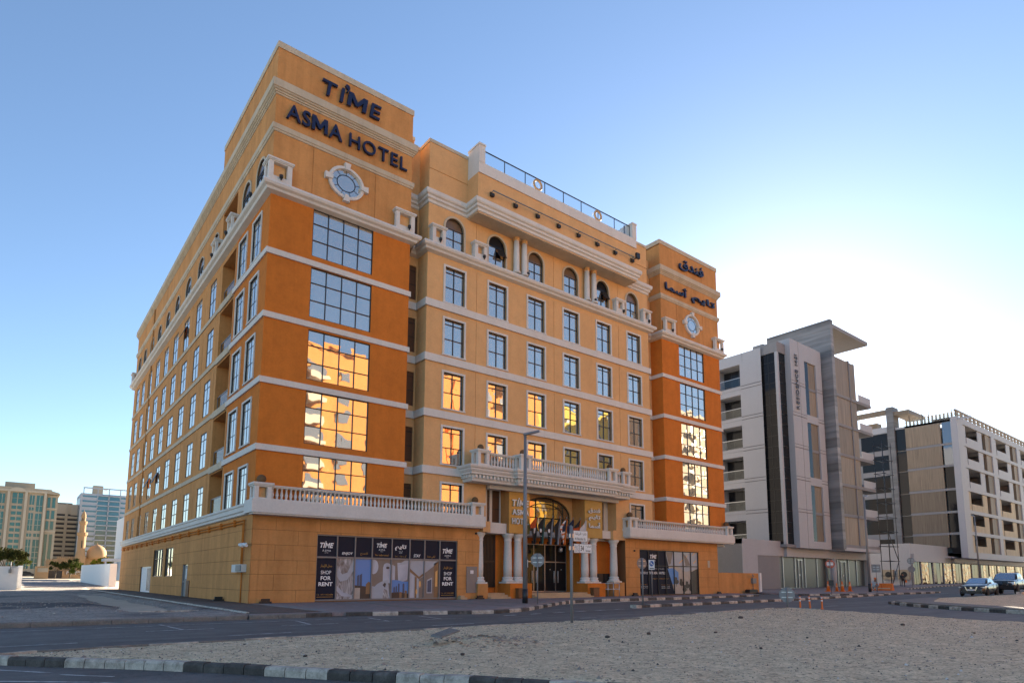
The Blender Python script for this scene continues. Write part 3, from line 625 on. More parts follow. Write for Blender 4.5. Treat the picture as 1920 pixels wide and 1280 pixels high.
def text(s, F, u0, u1, z0, z1, w, mat, parent, name='letter', bold=0, shear=0, depth=.0, each=False, gap=.12, keep=False):
    """lettering fitted into a box of a facade; each=True makes every letter a mesh of its own"""
    units = list(s) if each else [s]; ms = []
    for q in units: ms.append(None if q == ' ' else letter_m(shear) if q == 'M' and bold > 0 else glyphs(q, bold, shear, .5 if depth else 0))
    x = 0; pl = []
    ya = min(v.co.y for m in ms if m for v in m.vertices); yb = max(v.co.y for m in ms if m for v in m.vertices)
    for m in ms:
        if m is None: x += .42; continue
        a = min(v.co.x for v in m.vertices); b = max(v.co.x for v in m.vertices); pl.append((m, x-a)); x += b-a+gap
    tot = x-gap; kx = (u1-u0)/tot; kz = (z1-z0)/(yb-ya)
    if keep: kx = min(kx, kz*1.05); 
    uo = u0+((u1-u0)-tot*kx)/2; res = []
    for m, off in pl:
        for v in m.vertices:
            co = v.co; v.co = Vector(F(uo+(co.x+off)*kx, w+(co.z+.5)*depth if depth else w, z0+(co.y-ya)*kz))
        m.materials.append(mat); m.name = name; o = link(name, m, parent); res.append(o)
    return res
def roof_sign(name, parts, mat):
    e = empty(name, parent=H); 
    for p in parts: text(*p[:7], mat, e, **p[7])
    return e
e = empty('roof_sign', parent=H)
text('TIME', F0, 2.52, 6.3, 29.47, 30.42, .08, M['navy'], e, bold=.012, shear=.12, depth=.14, each=True, gap=.09)
mb = MB(F0); mb.prism([(4.02, 30.5), (4.2, 30.5), (4.22, 30.62), (4.16, 30.74), (3.98, 30.78), (3.92, 30.66)], lambda u, z: (u, .08, z), lambda u, z: (u, .22, z)); mb.prism([(4.1, 30.5), (4.2, 30.5), (4.1, 30.32), (3.98, 30.26)], lambda u, z: (u, .08, z), lambda u, z: (u, .218, z)); mb.build('letter', M['navy'], e)
text('ASMA', F0, .55, 3.85, 26.92, 27.86, .08, M['navy'], e, bold=.012, depth=.14, each=True, gap=.07)
text('HOTEL', F0, 4.3, 8.2, 26.92, 27.78, .08, M['navy'], e, bold=.004, depth=.14, each=True, gap=.16)
e = empty('roof_sign', parent=H)
text(arab('فندق'), F0, 36.25, 40.0, 29.45, 30.62, .08, M['navy'], e, bold=.018, depth=.14, name='word')
text(arab('أسما'), F0, 34.15, 37.35, 26.9, 27.75, .08, M['navy'], e, bold=.018, depth=.14, name='word')
text(arab('تايم'), F0, 38.0, 41.7, 26.75, 27.7, .08, M['navy'], e, bold=.018, depth=.14, name='word')
def sign_panel(a, b, lines):
    mb = MB(); mb.box(a, b, -.06, -.002, 4.36, 7.39); p = hp(mb, 'sign_panel', M['goldpanel'])
    for s, z0, z1, u0, u1, kw in lines: text(s, F0, u0, u1, z0, z1, .1, M['white'], p, depth=.07, **kw)
sign_panel(16.68, 18.5, [('TIME', 6.2, 6.66, 16.9, 18.34, dict(each=True, bold=.03, shear=.15, gap=.08)), ('ASMA', 5.6, 6.0, 16.92, 18.34, dict(each=True, bold=.022)), ('HOTEL', 4.98, 5.4, 16.9, 18.32, dict(each=True, gap=.14, bold=.008))])
mb = MB(F0); mb.sphere((17.5, .13, 6.74), .06, 8, 5); mb.build('letter', M['white'], H.children[-1])
sign_panel(23.88, 25.76, [(arab('فندق'), 6.2, 6.62, 24.2, 25.45, dict(bold=.012, name='word')), (arab('تايم'), 5.65, 6.1, 24.25, 25.45, dict(bold=.012, name='word')), (arab('أسما'), 5.1, 5.55, 24.25, 25.45, dict(bold=.012, name='word'))])
# ---- oval windows of the towers ------------------------------------------
def oval(cx, cz, rx, rz, glass):
    mb = MB(F0); n = 32
    E_ = lambda k, r, w: (cx+rx*r*cos(2*pi*k/n), w, cz+rz*r*sin(2*pi*k/n))
    for k in range(n):
        for (r0, w0), (r1, w1) in zip([(1.0, 0), (1.0, .14), (.84, .16), (.82, .03)], [(1.0, .14), (.84, .16), (.82, .03), (.8, .01)]):
            mb.face((E_(k, r0, w0), E_(k+1, r0, w0), E_(k+1, r1, w1), E_(k, r1, w1)))
    for a in range(4):
        t = a*pi/2; c_, s_ = cos(t), sin(t); q = []
        for r, hw in ((.78, .11), (1.2, .19)):
            for sg in (-1, 1): q.append((cx+rx*r*c_-sg*hw*s_, cz+rz*r*s_+sg*hw*c_))
        mb.prism([q[0], q[1], q[3], q[2]], lambda u, z: (u, 0, z), lambda u, z: (u, .24, z))
    o = hp(mb, 'oval_window', M['trim'])
    bars = MB(F0)
    for k in range(24):
        a = 2*pi*k/24; b_ = 2*pi*(k+1)/24; G = lambda t, r: (cx+rx*r*cos(t), .03, cz+rz*r*sin(t)); bars.face((G(a, .53), G(b_, .53), G(b_, .48), G(a, .48)))
    for k in range(9):
        t = 2*pi*(k+.25)/9; d = .028; bars.face((G(t-d, .5), G(t+d, .5), G(t+d*.65, .82), G(t-d*.65, .82)))
    bars.build('bar', M['frame'], o)
    for k in range(9):
        a, b_ = 2*pi*(k+.25)/9, 2*pi*(k+1.25)/9; q = MB(F0); tw = [random.uniform(-.004, .004) for _ in range(2)]
        H2 = lambda t, r: (cx+rx*r*cos(t), .018+tw[0]*cos(t)*r+tw[1]*sin(t)*r, cz+rz*r*sin(t))
        q.face([H2(a+(b_-a)*i/4, .5) for i in range(5)]+[H2(b_-(b_-a)*i/4, .83) for i in range(5)]); q.build('pane', glass, o)
    q = MB(F0); q.face([(cx+rx*.5*cos(2*pi*k/24), .02, cz+rz*.5*sin(2*pi*k/24)) for k in range(24)]); q.build('pane', glass, o)
oval(4.27, 24.53, 1.12, 1.0, M['glass']); oval(38.07, 24.55, 1.12, 1.0, M['glass'])
# ---- flood lamps on the ledges, light rail under the terrace ---------------
fl = MB(); fl.lathe([(.02, -.02), (.1, 0), (.11, .16), (.05, .2)], n=8); fl.box(-.03, .03, -.03, .03, -.12, 0)
flm = mesh_only(fl, 'flood_lamp', M['black'])
for x, y in ((.35, -.52), (8.3, -.52), (10.6, -.5), (14.1, -.5), (18.0, -.5), (24.9, -.5), (28.2, -.5), (31.4, -.5), (34.6, -.52), (42.1, -.52), (-.5, 2.2), (-.5, 7.4), (-.5, 11.0)):
    link('flood_lamp', flm, H, (x, y, 22.98 if x < 40 else 23.0))
mb = MB(); mb.tube((14.0, -1.55, 27.32), (28.4, -1.55, 27.36), .04)
for k in range(8): mb.tube((14.05+k*2.04, -1.2, 27.3), (14.05+k*2.04, -1.56, 27.33), .025)
lr = hp(mb, 'light_rail', M['steel'])
for k in range(8):
    q = MB(); x = 14.05+k*2.04; q.box(x-.12, x+.14, -1.5, -1.3, 26.98, 27.18); q.prism([(-1.5, 27.18), (-1.3, 27.18), (-1.28, 27.34)], lambda y, z: (x-.12, y, z), lambda y, z: (x+.14, y, z)); q.build('spot_lamp', M['black'], lr)
q = MB(); q.box(28.5, 28.9, -1.75, -1.55, 27.3, 27.75); q.tube((28.7, -1.55, 27.4), (28.7, -1.2, 27.4), .03); q.build('spot_lamp', M['black'], lr)
# life rings on the terrace railing
M['ring'] = plain('life_ring', (.45, .3, .16), .6)
for x, w_ in ((18.3, 'left'), (24.55, 'right')):
    mb = MB(); n, m_ = 24, 8
    for i in range(n):
        for j in range(m_):
            P = lambda i, j: (x+(.36+.09*cos(2*pi*j/m_))*cos(2*pi*i/n), -1.2+.07*sin(2*pi*j/m_), 29.68+(.36+.09*cos(2*pi*j/m_))*sin(2*pi*i/n))
            mb.face((P(i, j), P(i+1, j), P(i+1, j+1), P(i, j+1)), True)
    mb.tube((x-.2, -1.12, 30.0), (x, -1.06, 30.3), .012, n=4); mb.tube((x+.2, -1.12, 30.0), (x, -1.06, 30.3), .012, n=4)
    tag(mb.build('life_ring', M['ring']), '%s of the two life rings hanging on the roof terrace railing' % w_, 'life ring', 'life rings on the roof railing')
mb = MB(); mb.box(28.0, 28.1, -.9, -.8, 29.2, 30.3); mb.box(28.6, 28.7, .2, .3, 29.9, 30.6); mb.box(29.3, 29.35, .3, .35, 30.1, 31.0); mb.box(29.3, 29.7, .3, .35, 30.95, 31.0); mb.box(29.65, 29.7, .3, .35, 30.1, 31.0); mb.box(29.3, 29.7, .3, .35, 30.4, 30.45); hp(mb, 'roof_ladder', M['steel'])
# ---- left shop front: navy posters and printed pictures --------------------
def print_mat(name, stops, scale=(1, 1, 1), nscale=1.5, dist=1.5, rough=.35):
    m, n, b = new_mat(name); g = N(n, 'NewGeometry').outputs['Position']
    n.links.new(ramp(n, noise_n(n, mapping(n, g, scale), nscale, 4, .55, dist), stops), b.inputs['Base Color']); b.inputs['Roughness'].default_value = rough; return m
M['pr_cloth'] = print_mat('print_fabric', [(.3, (.1, .09, .085)), (.5, (.24, .24, .25)), (.7, (.5, .52, .56))], (2.2, 1, .7), 1.6, 2.5)
M['pr_sky'] = plain('print_sky', (.09, .24, .56), .35, var=.12, scale=.5); M['pr_dark'] = plain('print_dark', (.045, .04, .038), .4, var=.3)
M['pr_tower'] = plain('print_towers', (.05, .08, .14), .4, var=.4, scale=4); M['pr_tan'] = plain('print_tan', (.22, .13, .07), .4, var=.3)
M['pr_vase'] = print_mat('print_vase', [(.3, (.3, .34, .42)), (.65, (.5, .53, .6))], (1, 1, .4), 1.2, .6); M['pr_ceil'] = plain('print_ceiling', (.36, .4, .46), .4, var=.15)
M['pr_wall'] = plain('print_wall', (.2, .17, .15), .4, var=.2); M['pr_lamp'] = plain('print_lamp', (.75, .42, .15), .4); M['pr_floor'] = plain('print_floor', (.4, .36, .32), .3, var=.25)
XS = [3.46, 4.64, 5.71, 6.76, 8.02, 9.21, 10.24, 11.32, 12.58]
def flat(poly, w, name, mat, par): 
    q = MB(F0); q.face([(u, w, z) for u, z in poly]); return q.build(name, mat, par)
def ell(cx, cz, rx, rz, n=20, a0=0, a1=2*pi): return [(cx+rx*cos(a0+(a1-a0)*k/n), cz+rz*sin(a0+(a1-a0)*k/n)) for k in range(n)]
mb = MB(F0)
for u in XS: mb.box(u-.035 if u > XS[0] else u, u+.035 if u < XS[-1] else u, -.2, -.05, .06, 3.66)
for a, b in ((.06, .14), (2.38, 2.47), (3.6, 3.66)): mb.box(XS[0], XS[-1], -.2, -.055, a, b)
shop = hp(mb, 'shop_front', M['steel'])
mats = ['pr_cloth', 'pr_sky', 'pr_wall', 'pr_wall', 'pr_ceil', 'pr_wall']
for i, (a, b) in enumerate(zip(XS, XS[1:])):
    for c, d in ((.14, 2.38), (2.47, 3.6)):
        mt = M['panel_navy'] if (c > 1 or i in (0, 7)) else M[mats[i-1]]
        q = MB(F0); q.box(a+.035, b-.035, -.16, -.12, c, d); q.build('poster_panel', mt, shop)
W1, W2, W3 = -.117, -.114, -.111
def T_(s, u0, u1, z0, z1, mat='printw', **kw): text(s, F0, u0, u1, z0, z1, W3, M[mat], shop, **{**dict(name='lettering'), **kw})
def logo(u0, u1, zt):
    h = (u1-u0)*.36; T_('TIME', u0, u1, zt-h, zt, shear=.25, bold=.03); flat(ell((u0+u1)/2-.06, zt+.05, .03, .035, 10), W3, 'lettering', M['printw'], shop)
    m_ = (u0+u1)/2; k = (u1-u0); T_('ASMA', m_-k*.31, m_+k*.31, zt-h-k*.26, zt-h-k*.12, gap=.25, each=True); T_('HOTEL', m_-k*.13, m_+k*.13, zt-h-k*.37, zt-h-k*.32)
logo(3.66, 4.44, 3.22); logo(7.05, 7.72, 3.3); logo(11.55, 12.3, 3.12)
T_(arab('تايم'), 8.24, 9.0, 2.92, 3.28, bold=.03); T_('HOTEL', 8.52, 8.72, 2.76, 2.82); T_(arab('أسما'), 8.5, 8.74, 2.85, 2.93)
T_('ENJOY', 4.95, 5.6, 2.56, 2.74, shear=.2, bold=.015); T_(arab('التمتع'), 6.05, 6.5, 2.58, 2.76, 'gold'); T_('You really matter!', 6.95, 7.85, 2.55, 2.68, 'gold', shear=.2); T_(arab('أنت حقا تهمنا'), 8.25, 9.0, 2.55, 2.68, 'gold')
T_('STAY', 9.5, 9.98, 2.56, 2.74, shear=.2, bold=.015); T_(arab('ابقى معنا'), 10.45, 11.0, 2.54, 2.7, 'gold')
for u in (4.06, 11.96):
    T_(arab('محل للإيجار'), u-.33, u+.33, 1.84, 2.04, 'gold', bold=.01); T_('SHOP', u-.29, u+.29, 1.5, 1.7, bold=.005); T_('FOR', u-.29, u+.29, 1.18, 1.4, bold=.025); T_('RENT', u-.4, u+.4, .86, 1.07, bold=.03)
    T_('Tel: +971 4 422 8888', u-.48, u+.45, .36, .43, 'gold'); flat([(u-.48, .26), (u+.45, .26), (u+.45, .28), (u-.48, .28)], W3, 'lettering', M['gold'], shop)
# printed scenes
def pic(poly, mat, w=W1): flat(poly, w, 'printed_picture', M[mat], shop)
pic([(4.7, 1.9), (5.0, 1.5), (5.3, 1.6), (5.66, 2.3), (5.66, 1.7), (5.3, 1.2), (4.9, 1.1), (4.7, 1.4)], 'pr_ceil'); pic([(4.7, .9), (5.1, .5), (5.6, .35), (5.6, .25), (5.0, .3), (4.7, .6)], 'pr_vase')
pic([(5.76, .14), (6.72, .14), (6.72, .8), (6.2, .86), (5.76, .9)], 'pr_dark'); pic([(5.9, .86), (5.9, 1.42), (6.02, 1.5), (6.02, .86)], 'pr_tower', W2); pic([(6.05, .86), (6.05, 1.46), (6.2, 1.56), (6.2, .86)], 'pr_tower', W2); pic([(6.45, .4), (6.45, .95), (6.6, 1.1), (6.72, 1.05), (6.72, .4)], 'pr_tan', W2); pic([(5.76, .14), (6.1, .14), (6.1, .75), (5.76, .75)], 'pr_floor', W2)
for cx, cz, rx, rz, m_, w_ in ((6.9, 1.95, .3, .42, 'pr_vase', W1),): pic([(max(6.8, u), min(2.37, z)) for u, z in ell(cx, cz, rx, rz)], m_, w_)
pic([(7.5, 1.1), (7.5, 1.95), (7.98, 1.95), (7.98, 1.0)], 'pr_vase'); pic(ell(7.76, 1.98, .24, .2), 'pr_vase', W2); pic(ell(7.8, 1.9, .11, .07), 'pr_dark', W3)
pic([(8.06, 1.1), (8.06, 2.1), (8.28, 2.0), (8.28, 1.2)], 'pr_vase'); pic([(8.5, 1.15), (8.42, 2.2), (9.17, 2.2), (9.1, 1.2), (8.8, 1.1)], 'pr_vase'); pic([(8.42, 2.05), (8.9, 2.35), (9.17, 2.36), (9.17, 2.15)], 'pr_ceil', W2)
pic([(6.8, .14), (6.8, .85)]+[(u, z) for u, z in ell(7.98, .5, 1.1, .7, 8, pi*.85, pi*.5)]+[(7.98, .14)], 'pr_ceil', W2); pic([(7.5, .9), (7.62, 1.05), (7.72, .98), (7.66, .75), (7.6, .8)], 'pr_dark', W3); pic([(7.5, .14), (7.9, .14), (7.8, .6), (7.6, .7)], 'pr_cloth', W3)
pic([(8.06, .14), (9.17, .14), (9.17, 1.1)]+ell(8.2, .75, .95, .45, 8, pi*.3, pi*.62)+[(8.06, 1.15)], 'pr_sky', W2)
pic([(8.06, .14), (9.17, .14), (9.17, .4), (8.5, .5), (8.06, .46)], 'pr_dark', W3)
for x0, x1, z1 in ((8.2, 8.3, .75), (8.34, 8.44, .8), (8.5, 8.6, .95), (8.8, 8.92, .95)): pic([(x0, .45), (x1, .45), (x1, z1), ((x0+x1)/2, z1+.06), (x0, z1)], 'pr_tower', -.1105)
pic([(8.6, .14), (8.75, .14), (8.75, .5), (8.6, .5)], 'pr_tan', -.11); pic([(8.95, .14), (9.1, .14), (9.1, .55), (8.95, .6)], 'pr_tan', -.11)
pic([(9.25, 1.9), (9.25, 1.7), (9.9, 1.25), (10.2, 1.45), (10.2, 1.6), (9.9, 1.4)], 'pr_tan', W2); pic([(9.25, .14), (9.25, 1.65), (9.55, 1.45), (9.55, .14)], 'pr_vase', W2); pic([(9.62, .14), (9.62, 1.4), (9.75, 1.35), (9.75, .14)], 'pr_tan', W3); pic([(9.9, .14), (9.9, 1.25), (10.2, 1.4), (10.2, .14)], 'pr_wall', W2); pic(ell(9.97, .95, .07, .2), 'pr_lamp', W3); pic(ell(9.75, .5, .06, .16), 'pr_lamp', -.11)
pic([(10.28, 2.36), (11.28, 2.36), (11.0, 2.1), (10.28, 1.6)], 'pr_ceil', W2); pic([(10.45, .4), (10.45, 1.2), (10.82, 1.35), (10.82, .4)], 'pr_ceil', W2); pic([(10.5, .47), (10.5, 1.12), (10.77, 1.25), (10.77, .47)], 'pr_tower', W3); pic([(11.05, .8), (11.05, 1.7), (11.2, 1.8), (11.2, .8)], 'pr_lamp', W3); pic([(10.95, .14), (10.95, 2.2), (11.28, 2.36), (11.28, .14)], 'pr_tan', W2)
# grey meter panel, floor lamps, little details on the front wall
mb = MB(F0); mb.box(13.28, 14.1, -.01, .05, .39, 2.06); p = hp(mb, 'meter_cabinet', M['steel']); mb = MB(F0); mb.box(13.55, 13.8, .05, .056, 1.6, 1.82); mb.build('notice', M['white'], p)
mb = MB(F0); mb.box(39.28, 39.6, .0, .03, 2.36, 2.97); hp(mb, 'wall_plaque', M['travp'] if 'travp' in M else M['trimb'])
cctv = MB(); cctv.tube((0, 0, 0), (0, -.35, .05), .03); cctv.box(-.06, .06, -.6, -.25, -.02, .12)
for pts in (((1.1, -.01), (.35, -.01)),): pass
mb = MB(); mb.tube((-.02, .9, 3.05), (-.3, .9, 3.05), .03); mb.tube((-.28, .9, 3.04), (-.28, -.2, 3.02), .025)
for y in (.55, -.1): mb.tube((-.3, y-.15, 2.9), (-.36, y+.22, 2.98), .08, n=8)
hp(mb, 'security_camera', M['white'])
for x, z in ((13.95, 4.2), (29.4, 3.55)): hp(MB(F0).sphere((x, .08, z), .08, 8, 6), 'dome_camera', M['black'])
mb = MB(L0); mb.box(.6, 2.4, -.01, .26, 1.58, 1.98); o = hp(mb, 'utility_box', M['trim']); mb = MB(L0); mb.box(.65, 1.5, .3, .305, 1.62, 1.95); mb.prism([(.8, 1.68), (1.35, 1.68), (1.07, 1.9)], lambda u, z: (u, .305, z), lambda u, z: (u, .31, z)); mb.build('notice', M['steel'], o)
mb = MB(L0)
for k in (0, 1): mb.tube((1.1+.18*k, .1, 2.0), (1.1+.18*k, .1, 4.3-.16*k), .035); mb.tube((1.1+.18*k, .1, 4.3-.16*k), (47.0, .1, 4.38-.16*k), .035)
mb.tube((1.2, .06, 0), (1.2, .06, 1.55), .03)
for k in range(16): mb.box(3+k*2.8, 3.08+k*2.8, 0, .14, 4.05, 4.42)
hp(mb, 'service_pipe', M['deep'])
mb = MB(L0); mb.box(14.28, 15.82, -.17, -.1, 0, 2.15); mb.box(14.28, 14.4, -.1, -.02, 0, 2.15); mb.box(15.7, 15.82, -.1, -.02, 0, 2.15); mb.box(14.4, 15.7, -.1, -.05, .95, 1.05); d = hp(mb, 'side_door', M['steel']); mb = MB(L0); mb.box(14.9, 15.2, -.1, -.09, 1.2, 1.9); mb.build('notice', M['white'], d)
mb = MB(L0); mb.box(13.35, 14.2, .0, .06, 0, 1.1); hp(mb, 'hatch', M['brownbox'])
mb = MB(L0); mb.box(28.45, 33.85, -.17, -.1, 0, 2.22); d = hp(mb, 'side_door', M['white']); mb = MB(L0)
for k in range(4): mb.box(28.6+k*.62, 28.9+k*.62, -.1, -.08, .15, 2.1)
mb.build('door_slot', M['frame'], d)
for (a, b, c, e_) in SIDE_H[2:]:
    window(L0, a, b, c, e_, (.25, .5, .75) if b-a > 3 else (.5,), (.66,), depth=.12, bar=.05, split=False, name='ground_floor_window', glass='glass')
for x, y in ((-.28, 4.6), (.75, -.35), (14.05, -.45), (29.0, -.4), (40.3, -.4)):
    mb = MB(); mb.box(x-.28, x+.28, y-.1, y+.1, .0, .1); mb.box(x-.2, x+.2, y-.08, y+.08, .1, .24); hp(mb, 'ground_lamp', M['black'])
mb = MB(); mb.box(12.6, 13.1, -.42, -.02, 0, .12); mb.box(12.65, 12.95, -.35, -.02, .12, .24); hp(mb, 'small_step', M['trav'])
# ---- right shop front -------------------------------------------------------
XR = [30.09, 31.25, 32.45, 33.48, 34.58, 35.85, 36.92, 37.95]
mb = MB(F0)
for u in XR: mb.box(u-.03 if u > XR[0] else u, u+.03 if u < XR[-1] else u, -.2, -.05, .04, 3.68)
for a, b in ((.04, .1), (2.37, 2.44), (3.62, 3.68)): mb.box(XR[0], XR[-1], -.2, -.055, a, b)
shop = hp(mb, 'shop_front', M['frame'])
for a, b in zip(XR, XR[1:]):
    for c, d in ((.1, 2.37), (2.44, 3.62)):
        q = MB(F0); q.box(a+.03, b-.03, -.16, -.12, c, d); q.build('poster_panel', M['panel_navy'] if a < 33 else M['pr_floor'] if c < 1 else M['pr_ceil'], shop)
dg = lambda z: 33.5+(3.62-z)*.315          # slanted edge of the navy poster
pic([(33.4, 3.62), (dg(3.62), 3.62), (dg(.1), .1), (33.4, .1)], 'panel_navy', W1)
logo(31.5, 32.35, 3.3); T_('EXPERIENCE', 30.2, 31.2, 1.72, 1.9); T_('TIME ASMA HOTEL!', 31.35, 33.4, 1.72, 1.92, bold=.012); T_('The region’s first and best to be opened', 31.6, 33.8, 1.28, 1.42, 'gold'); T_('Conveniently located', 31.6, 33.3, 2.12, 2.2)
for z in (1.05, .9, .78): T_('Meetings and events', 32.9, 34.0, z-.24, z-.17, 'gold' if z > 1 else 'printw'); T_('Dining and spa', 30.3, 31.15, z-.2, z-.13, 'gold' if z > 1 else 'printw')
pic([(33.75, 2.2), (34.6, 2.25), (35.2, 1.9), (35.2, .9), (34.35, .9)], 'pr_sky', W2); pic([(35.0, 2.37), (37.9, 2.37), (37.9, 2.2), (36.2, 1.95)], 'pr_ceil', W2); pic([(36.9, .1), (36.9, 1.9), (37.9, 2.25), (37.9, .1)], 'pr_dark', W2)
for cx, cz in ((35.6, .95), (36.4, .75), (36.0, .45), (34.9, 1.1), (37.0, .9), (36.9, .5)): pic(ell(cx, cz, .3, .2), 'pr_dark', W3); pic([(cx-.25, cz), (cx-.22, cz+.4), (cx+.1, cz+.38), (cx+.15, cz)], 'pr_dark', -.11); pic([(cx-.02, cz-.4), (cx+.03, cz-.4), (cx+.03, cz), (cx-.02, cz)], 'pr_dark', -.1095)
for u, z, l in ((35.3, 2.7, .5), (36.1, 3.1, .35), (37.2, 3.4, .4), (37.3, 2.7, .4)): pic([(u, z), (u+l, z+.3), (u+l+.05, z+.22), (u+.07, z-.06)], 'pr_lamp', W2)
pic([(33.6, 3.6), (34.5, 3.6), (34.2, 2.6), (33.9, 2.5)], 'pr_wall', W2); pic([(35.9, 3.6), (36.6, 3.0), (36.9, 2.5), (36.2, 2.45)], 'pr_wall', W2)
# ================================================================== garden wall beside the hotel
mb = MB(); mb.box(40.9, 47.55, 0, .25, .02, 1.92); gw = mb.build('garden_wall', M['ochre'], label='low ochre boundary wall between the hotel and the white building', cat='wall')
mb = MB(); mb.box(47.55, 47.85, -.15, .4, .02, 1.95); mb.build('end_post', M['white'], gw)
mb = MB(); mb.tube((46.5, -.02, .2), (46.5, -.02, 1.6), .03); mb.box(46.2, 46.8, -.22, 0, .95, 1.45); mb.tube((46.4, -.2, 1.6), (45.5, -.6, 1.75), .05); mb.build('floodlight', M['steel'], gw)
mb = MB(); mb.box(44.6, 46.0, -.8, -.3, .1, .35); mb.box(44.7, 45.9, -.75, -.35, .35, .4); tag(mb.build('trough', M['black']), 'black trough lying at the foot of the low ochre wall', 'trough')
# ================================================================== RESIDENCE 1451
R1 = empty('residential_block', (0, 0, 0), label='grey and white modern block with a tall stone slab wall and RESIDENCE 1451 lettering', cat='apartment block')
M['rwhite'] = stucco('panel_white', (.42, .425, .45), .04, .6, .04, .05); M['rgrey'] = stucco('grey_render', (.26, .26, .27), .06, .8, .05, .1); M['stonewood'] = None
def strip_mat(name, c0, c1, sx, rough=.6):
    m, n, b = new_mat(name); g = N(n, 'NewGeometry').outputs['Position']
    f = noise_n(n, mapping(n, g, sx), 1, 5, .65); f2 = noise_n(n, g, .4, 3)
    col = mixc(n, f2, mixc(n, ramp(n, f, [(.35, (0, 0, 0)), (.65, (1, 1, 1))]), c0, c1), sc(c1, .8)); oi = N(n, 'ObjectInfo').outputs['Random']; col = mixc(n, 1.0, col, ramp(n, oi, [(0, (.72,)*3), (1, (1.18,)*3)]), 'MULTIPLY'); col = mixc(n, ramp(n, f, [(.3, (1, 1, 1)), (.31, (0, 0, 0))]), c0, col) if 0 else col
    n.links.new(col, b.inputs['Base Color']); b.inputs['Roughness'].default_value = rough; return m
M['slab'] = strip_mat('grey_stone_courses', (.075, .075, .08), (.31, .31, .315), (.1, .1, 1.5)); M['timber'] = strip_mat('brown_stone', (.11, .077, .05), (.31, .245, .175), (5, 5, .22))
M['rletter_dark'] = plain('joint_grey', (.09, .09, .1), .9); M['bay_glass'] = mirror_glass('bay_glass', (.014, .014, .016), 0, .05, .01, spec=.2); M['res_glass'] = mirror_glass('curtain_glass', (.16, .18, .21), .6, .03, .012); M['shop_glass'] = mirror_glass('dusty_glass', (.05, .052, .056), .0, .3, .006)
def rp(mb, name, mat): return mb.build(name, mat, R1)
LZ = [5.3, 9.44, 13.41, 17.4, 21.4, 25.4]
FR = front(5.67)
mb = MB(); mb.box(54.05, 62.0, 5.67, 24, 0, 5.85); mb.box(62.0, 85.3, 7.0, 24, 0, 5.1); rp(mb, 'podium', M['rgrey'])
mb = MB(); mb.box(54.05, 57.1, 5.6, 5.669, 0.2, 5.85); mb.box(57.1, 62.9, 5.6, 5.669, 4.08, 5.3); mb.box(62.9, 85.3, 5.2, 5.669, 4.05, 5.2); mb.box(54.05, 63, 5.59, 7, 5.3, 5.86); mb.box(85.3, 85.8, 5.2, 9, 0, 5.2); rp(mb, 'podium_band', M['rwhite'])
mb = MB(FR)
for u in (57.1, 59.3, 62.95, 65.8, 68.2, 71.3, 74.0, 77.0, 80.2, 82.6, 85.2): mb.box(u-.06, u+.06, -.25, -.1, .25, 4.06)
mb.box(57.1, 85.2, -.25, -.12, .2, .35); gl = rp(mb, 'shop_front', M['alu'])
us = (57.1, 59.3, 62.95, 65.8, 68.2, 71.3, 74.0, 77.0, 80.2, 82.6, 85.2)
for a, b in zip(us, us[1:]): tilt_quad(FR, a+.06, b-.06, .35, 4.06, -.2, .003).build('pane', M['shop_glass'], gl)
mb = MB(FR)
for a, b in ((66.6, 67.4), (77.9, 79.2)):
    mb = MB(FR); mb.box(a-.04, a+.04, -.19, -.1, .35, 3.7); mb.box(b-.04, b+.04, -.19, -.1, .35, 3.7); mb.box(a-.2, b+.2, -.19, -.1, 3.7, 3.8); mb.build('door_frame', M['alu'], gl)
for u in (66.9, 78.6): q = MB(FR); q.face([(u+.14*cos(t*pi/4), -.15, 1.9+.14*sin(t*pi/4)) for t in range(8)]); q.build('door_sticker', M['white'], gl)
mb = MB(); mb.tube((74.67, 5.3, .2), (74.67, 5.3, 4.1), .38, n=16); rp(mb, 'column', M['rwhite'])
# upper left face with recessed balconies
LX = left(61.9)
mb = MB(LX); bh = [(9.75, 13.2, z+.45, z+3.3, 1.8, True) for z in LZ]
mb.wall(6.8, 24, 5.3, 30.1, [h for h in bh]+[(6.8, 24, z-.03, z+.03, .05, True) for z in LZ[1:]]+[(6.8, 24, z+.37, z+.42, .05, True) for z in LZ[1:]]+[(9.3, 9.36, 29, 30.1, .05, True)]); rp(mb, 'wall', M['rwhite'])
mb = MB(); mb.box(63.8, 84.5, 6.9, 24, 5.3, 29.9); mb.box(61.95, 63.8, 13.3, 23.9, 5.31, 29.89); mb.box(62.2, 73, 6.6, 8, 29.9, 30.6); rp(mb, 'wall', M['rgrey'])
for z in LZ:
    mb = MB(LX); mb.box(9.85, 13.1, -1.79, -1.7, z+.5, z+3.2)
    dr = rp(mb, 'balcony_door', M['frame']); q = MB(LX)
    for u in (9.95, 11.0, 12.0): q.face(((u, -1.69, z+.55), (u+.95, -1.69, z+.55), (u+.95, -1.69, z+3.1), (u, -1.69, z+3.1)))
    q.build('pane', M['glass_dark'], dr)
    q = MB(LX); q.box(9.78, 13.15, -.1, -.06, z+.46, z+1.55); q.build('glass_panel', M['rail_glass'], dr); q = MB(LX); q.box(9.76, 13.18, -.12, -.04, z+1.55, z+1.62); q.build('railing', M['alu'], dr)
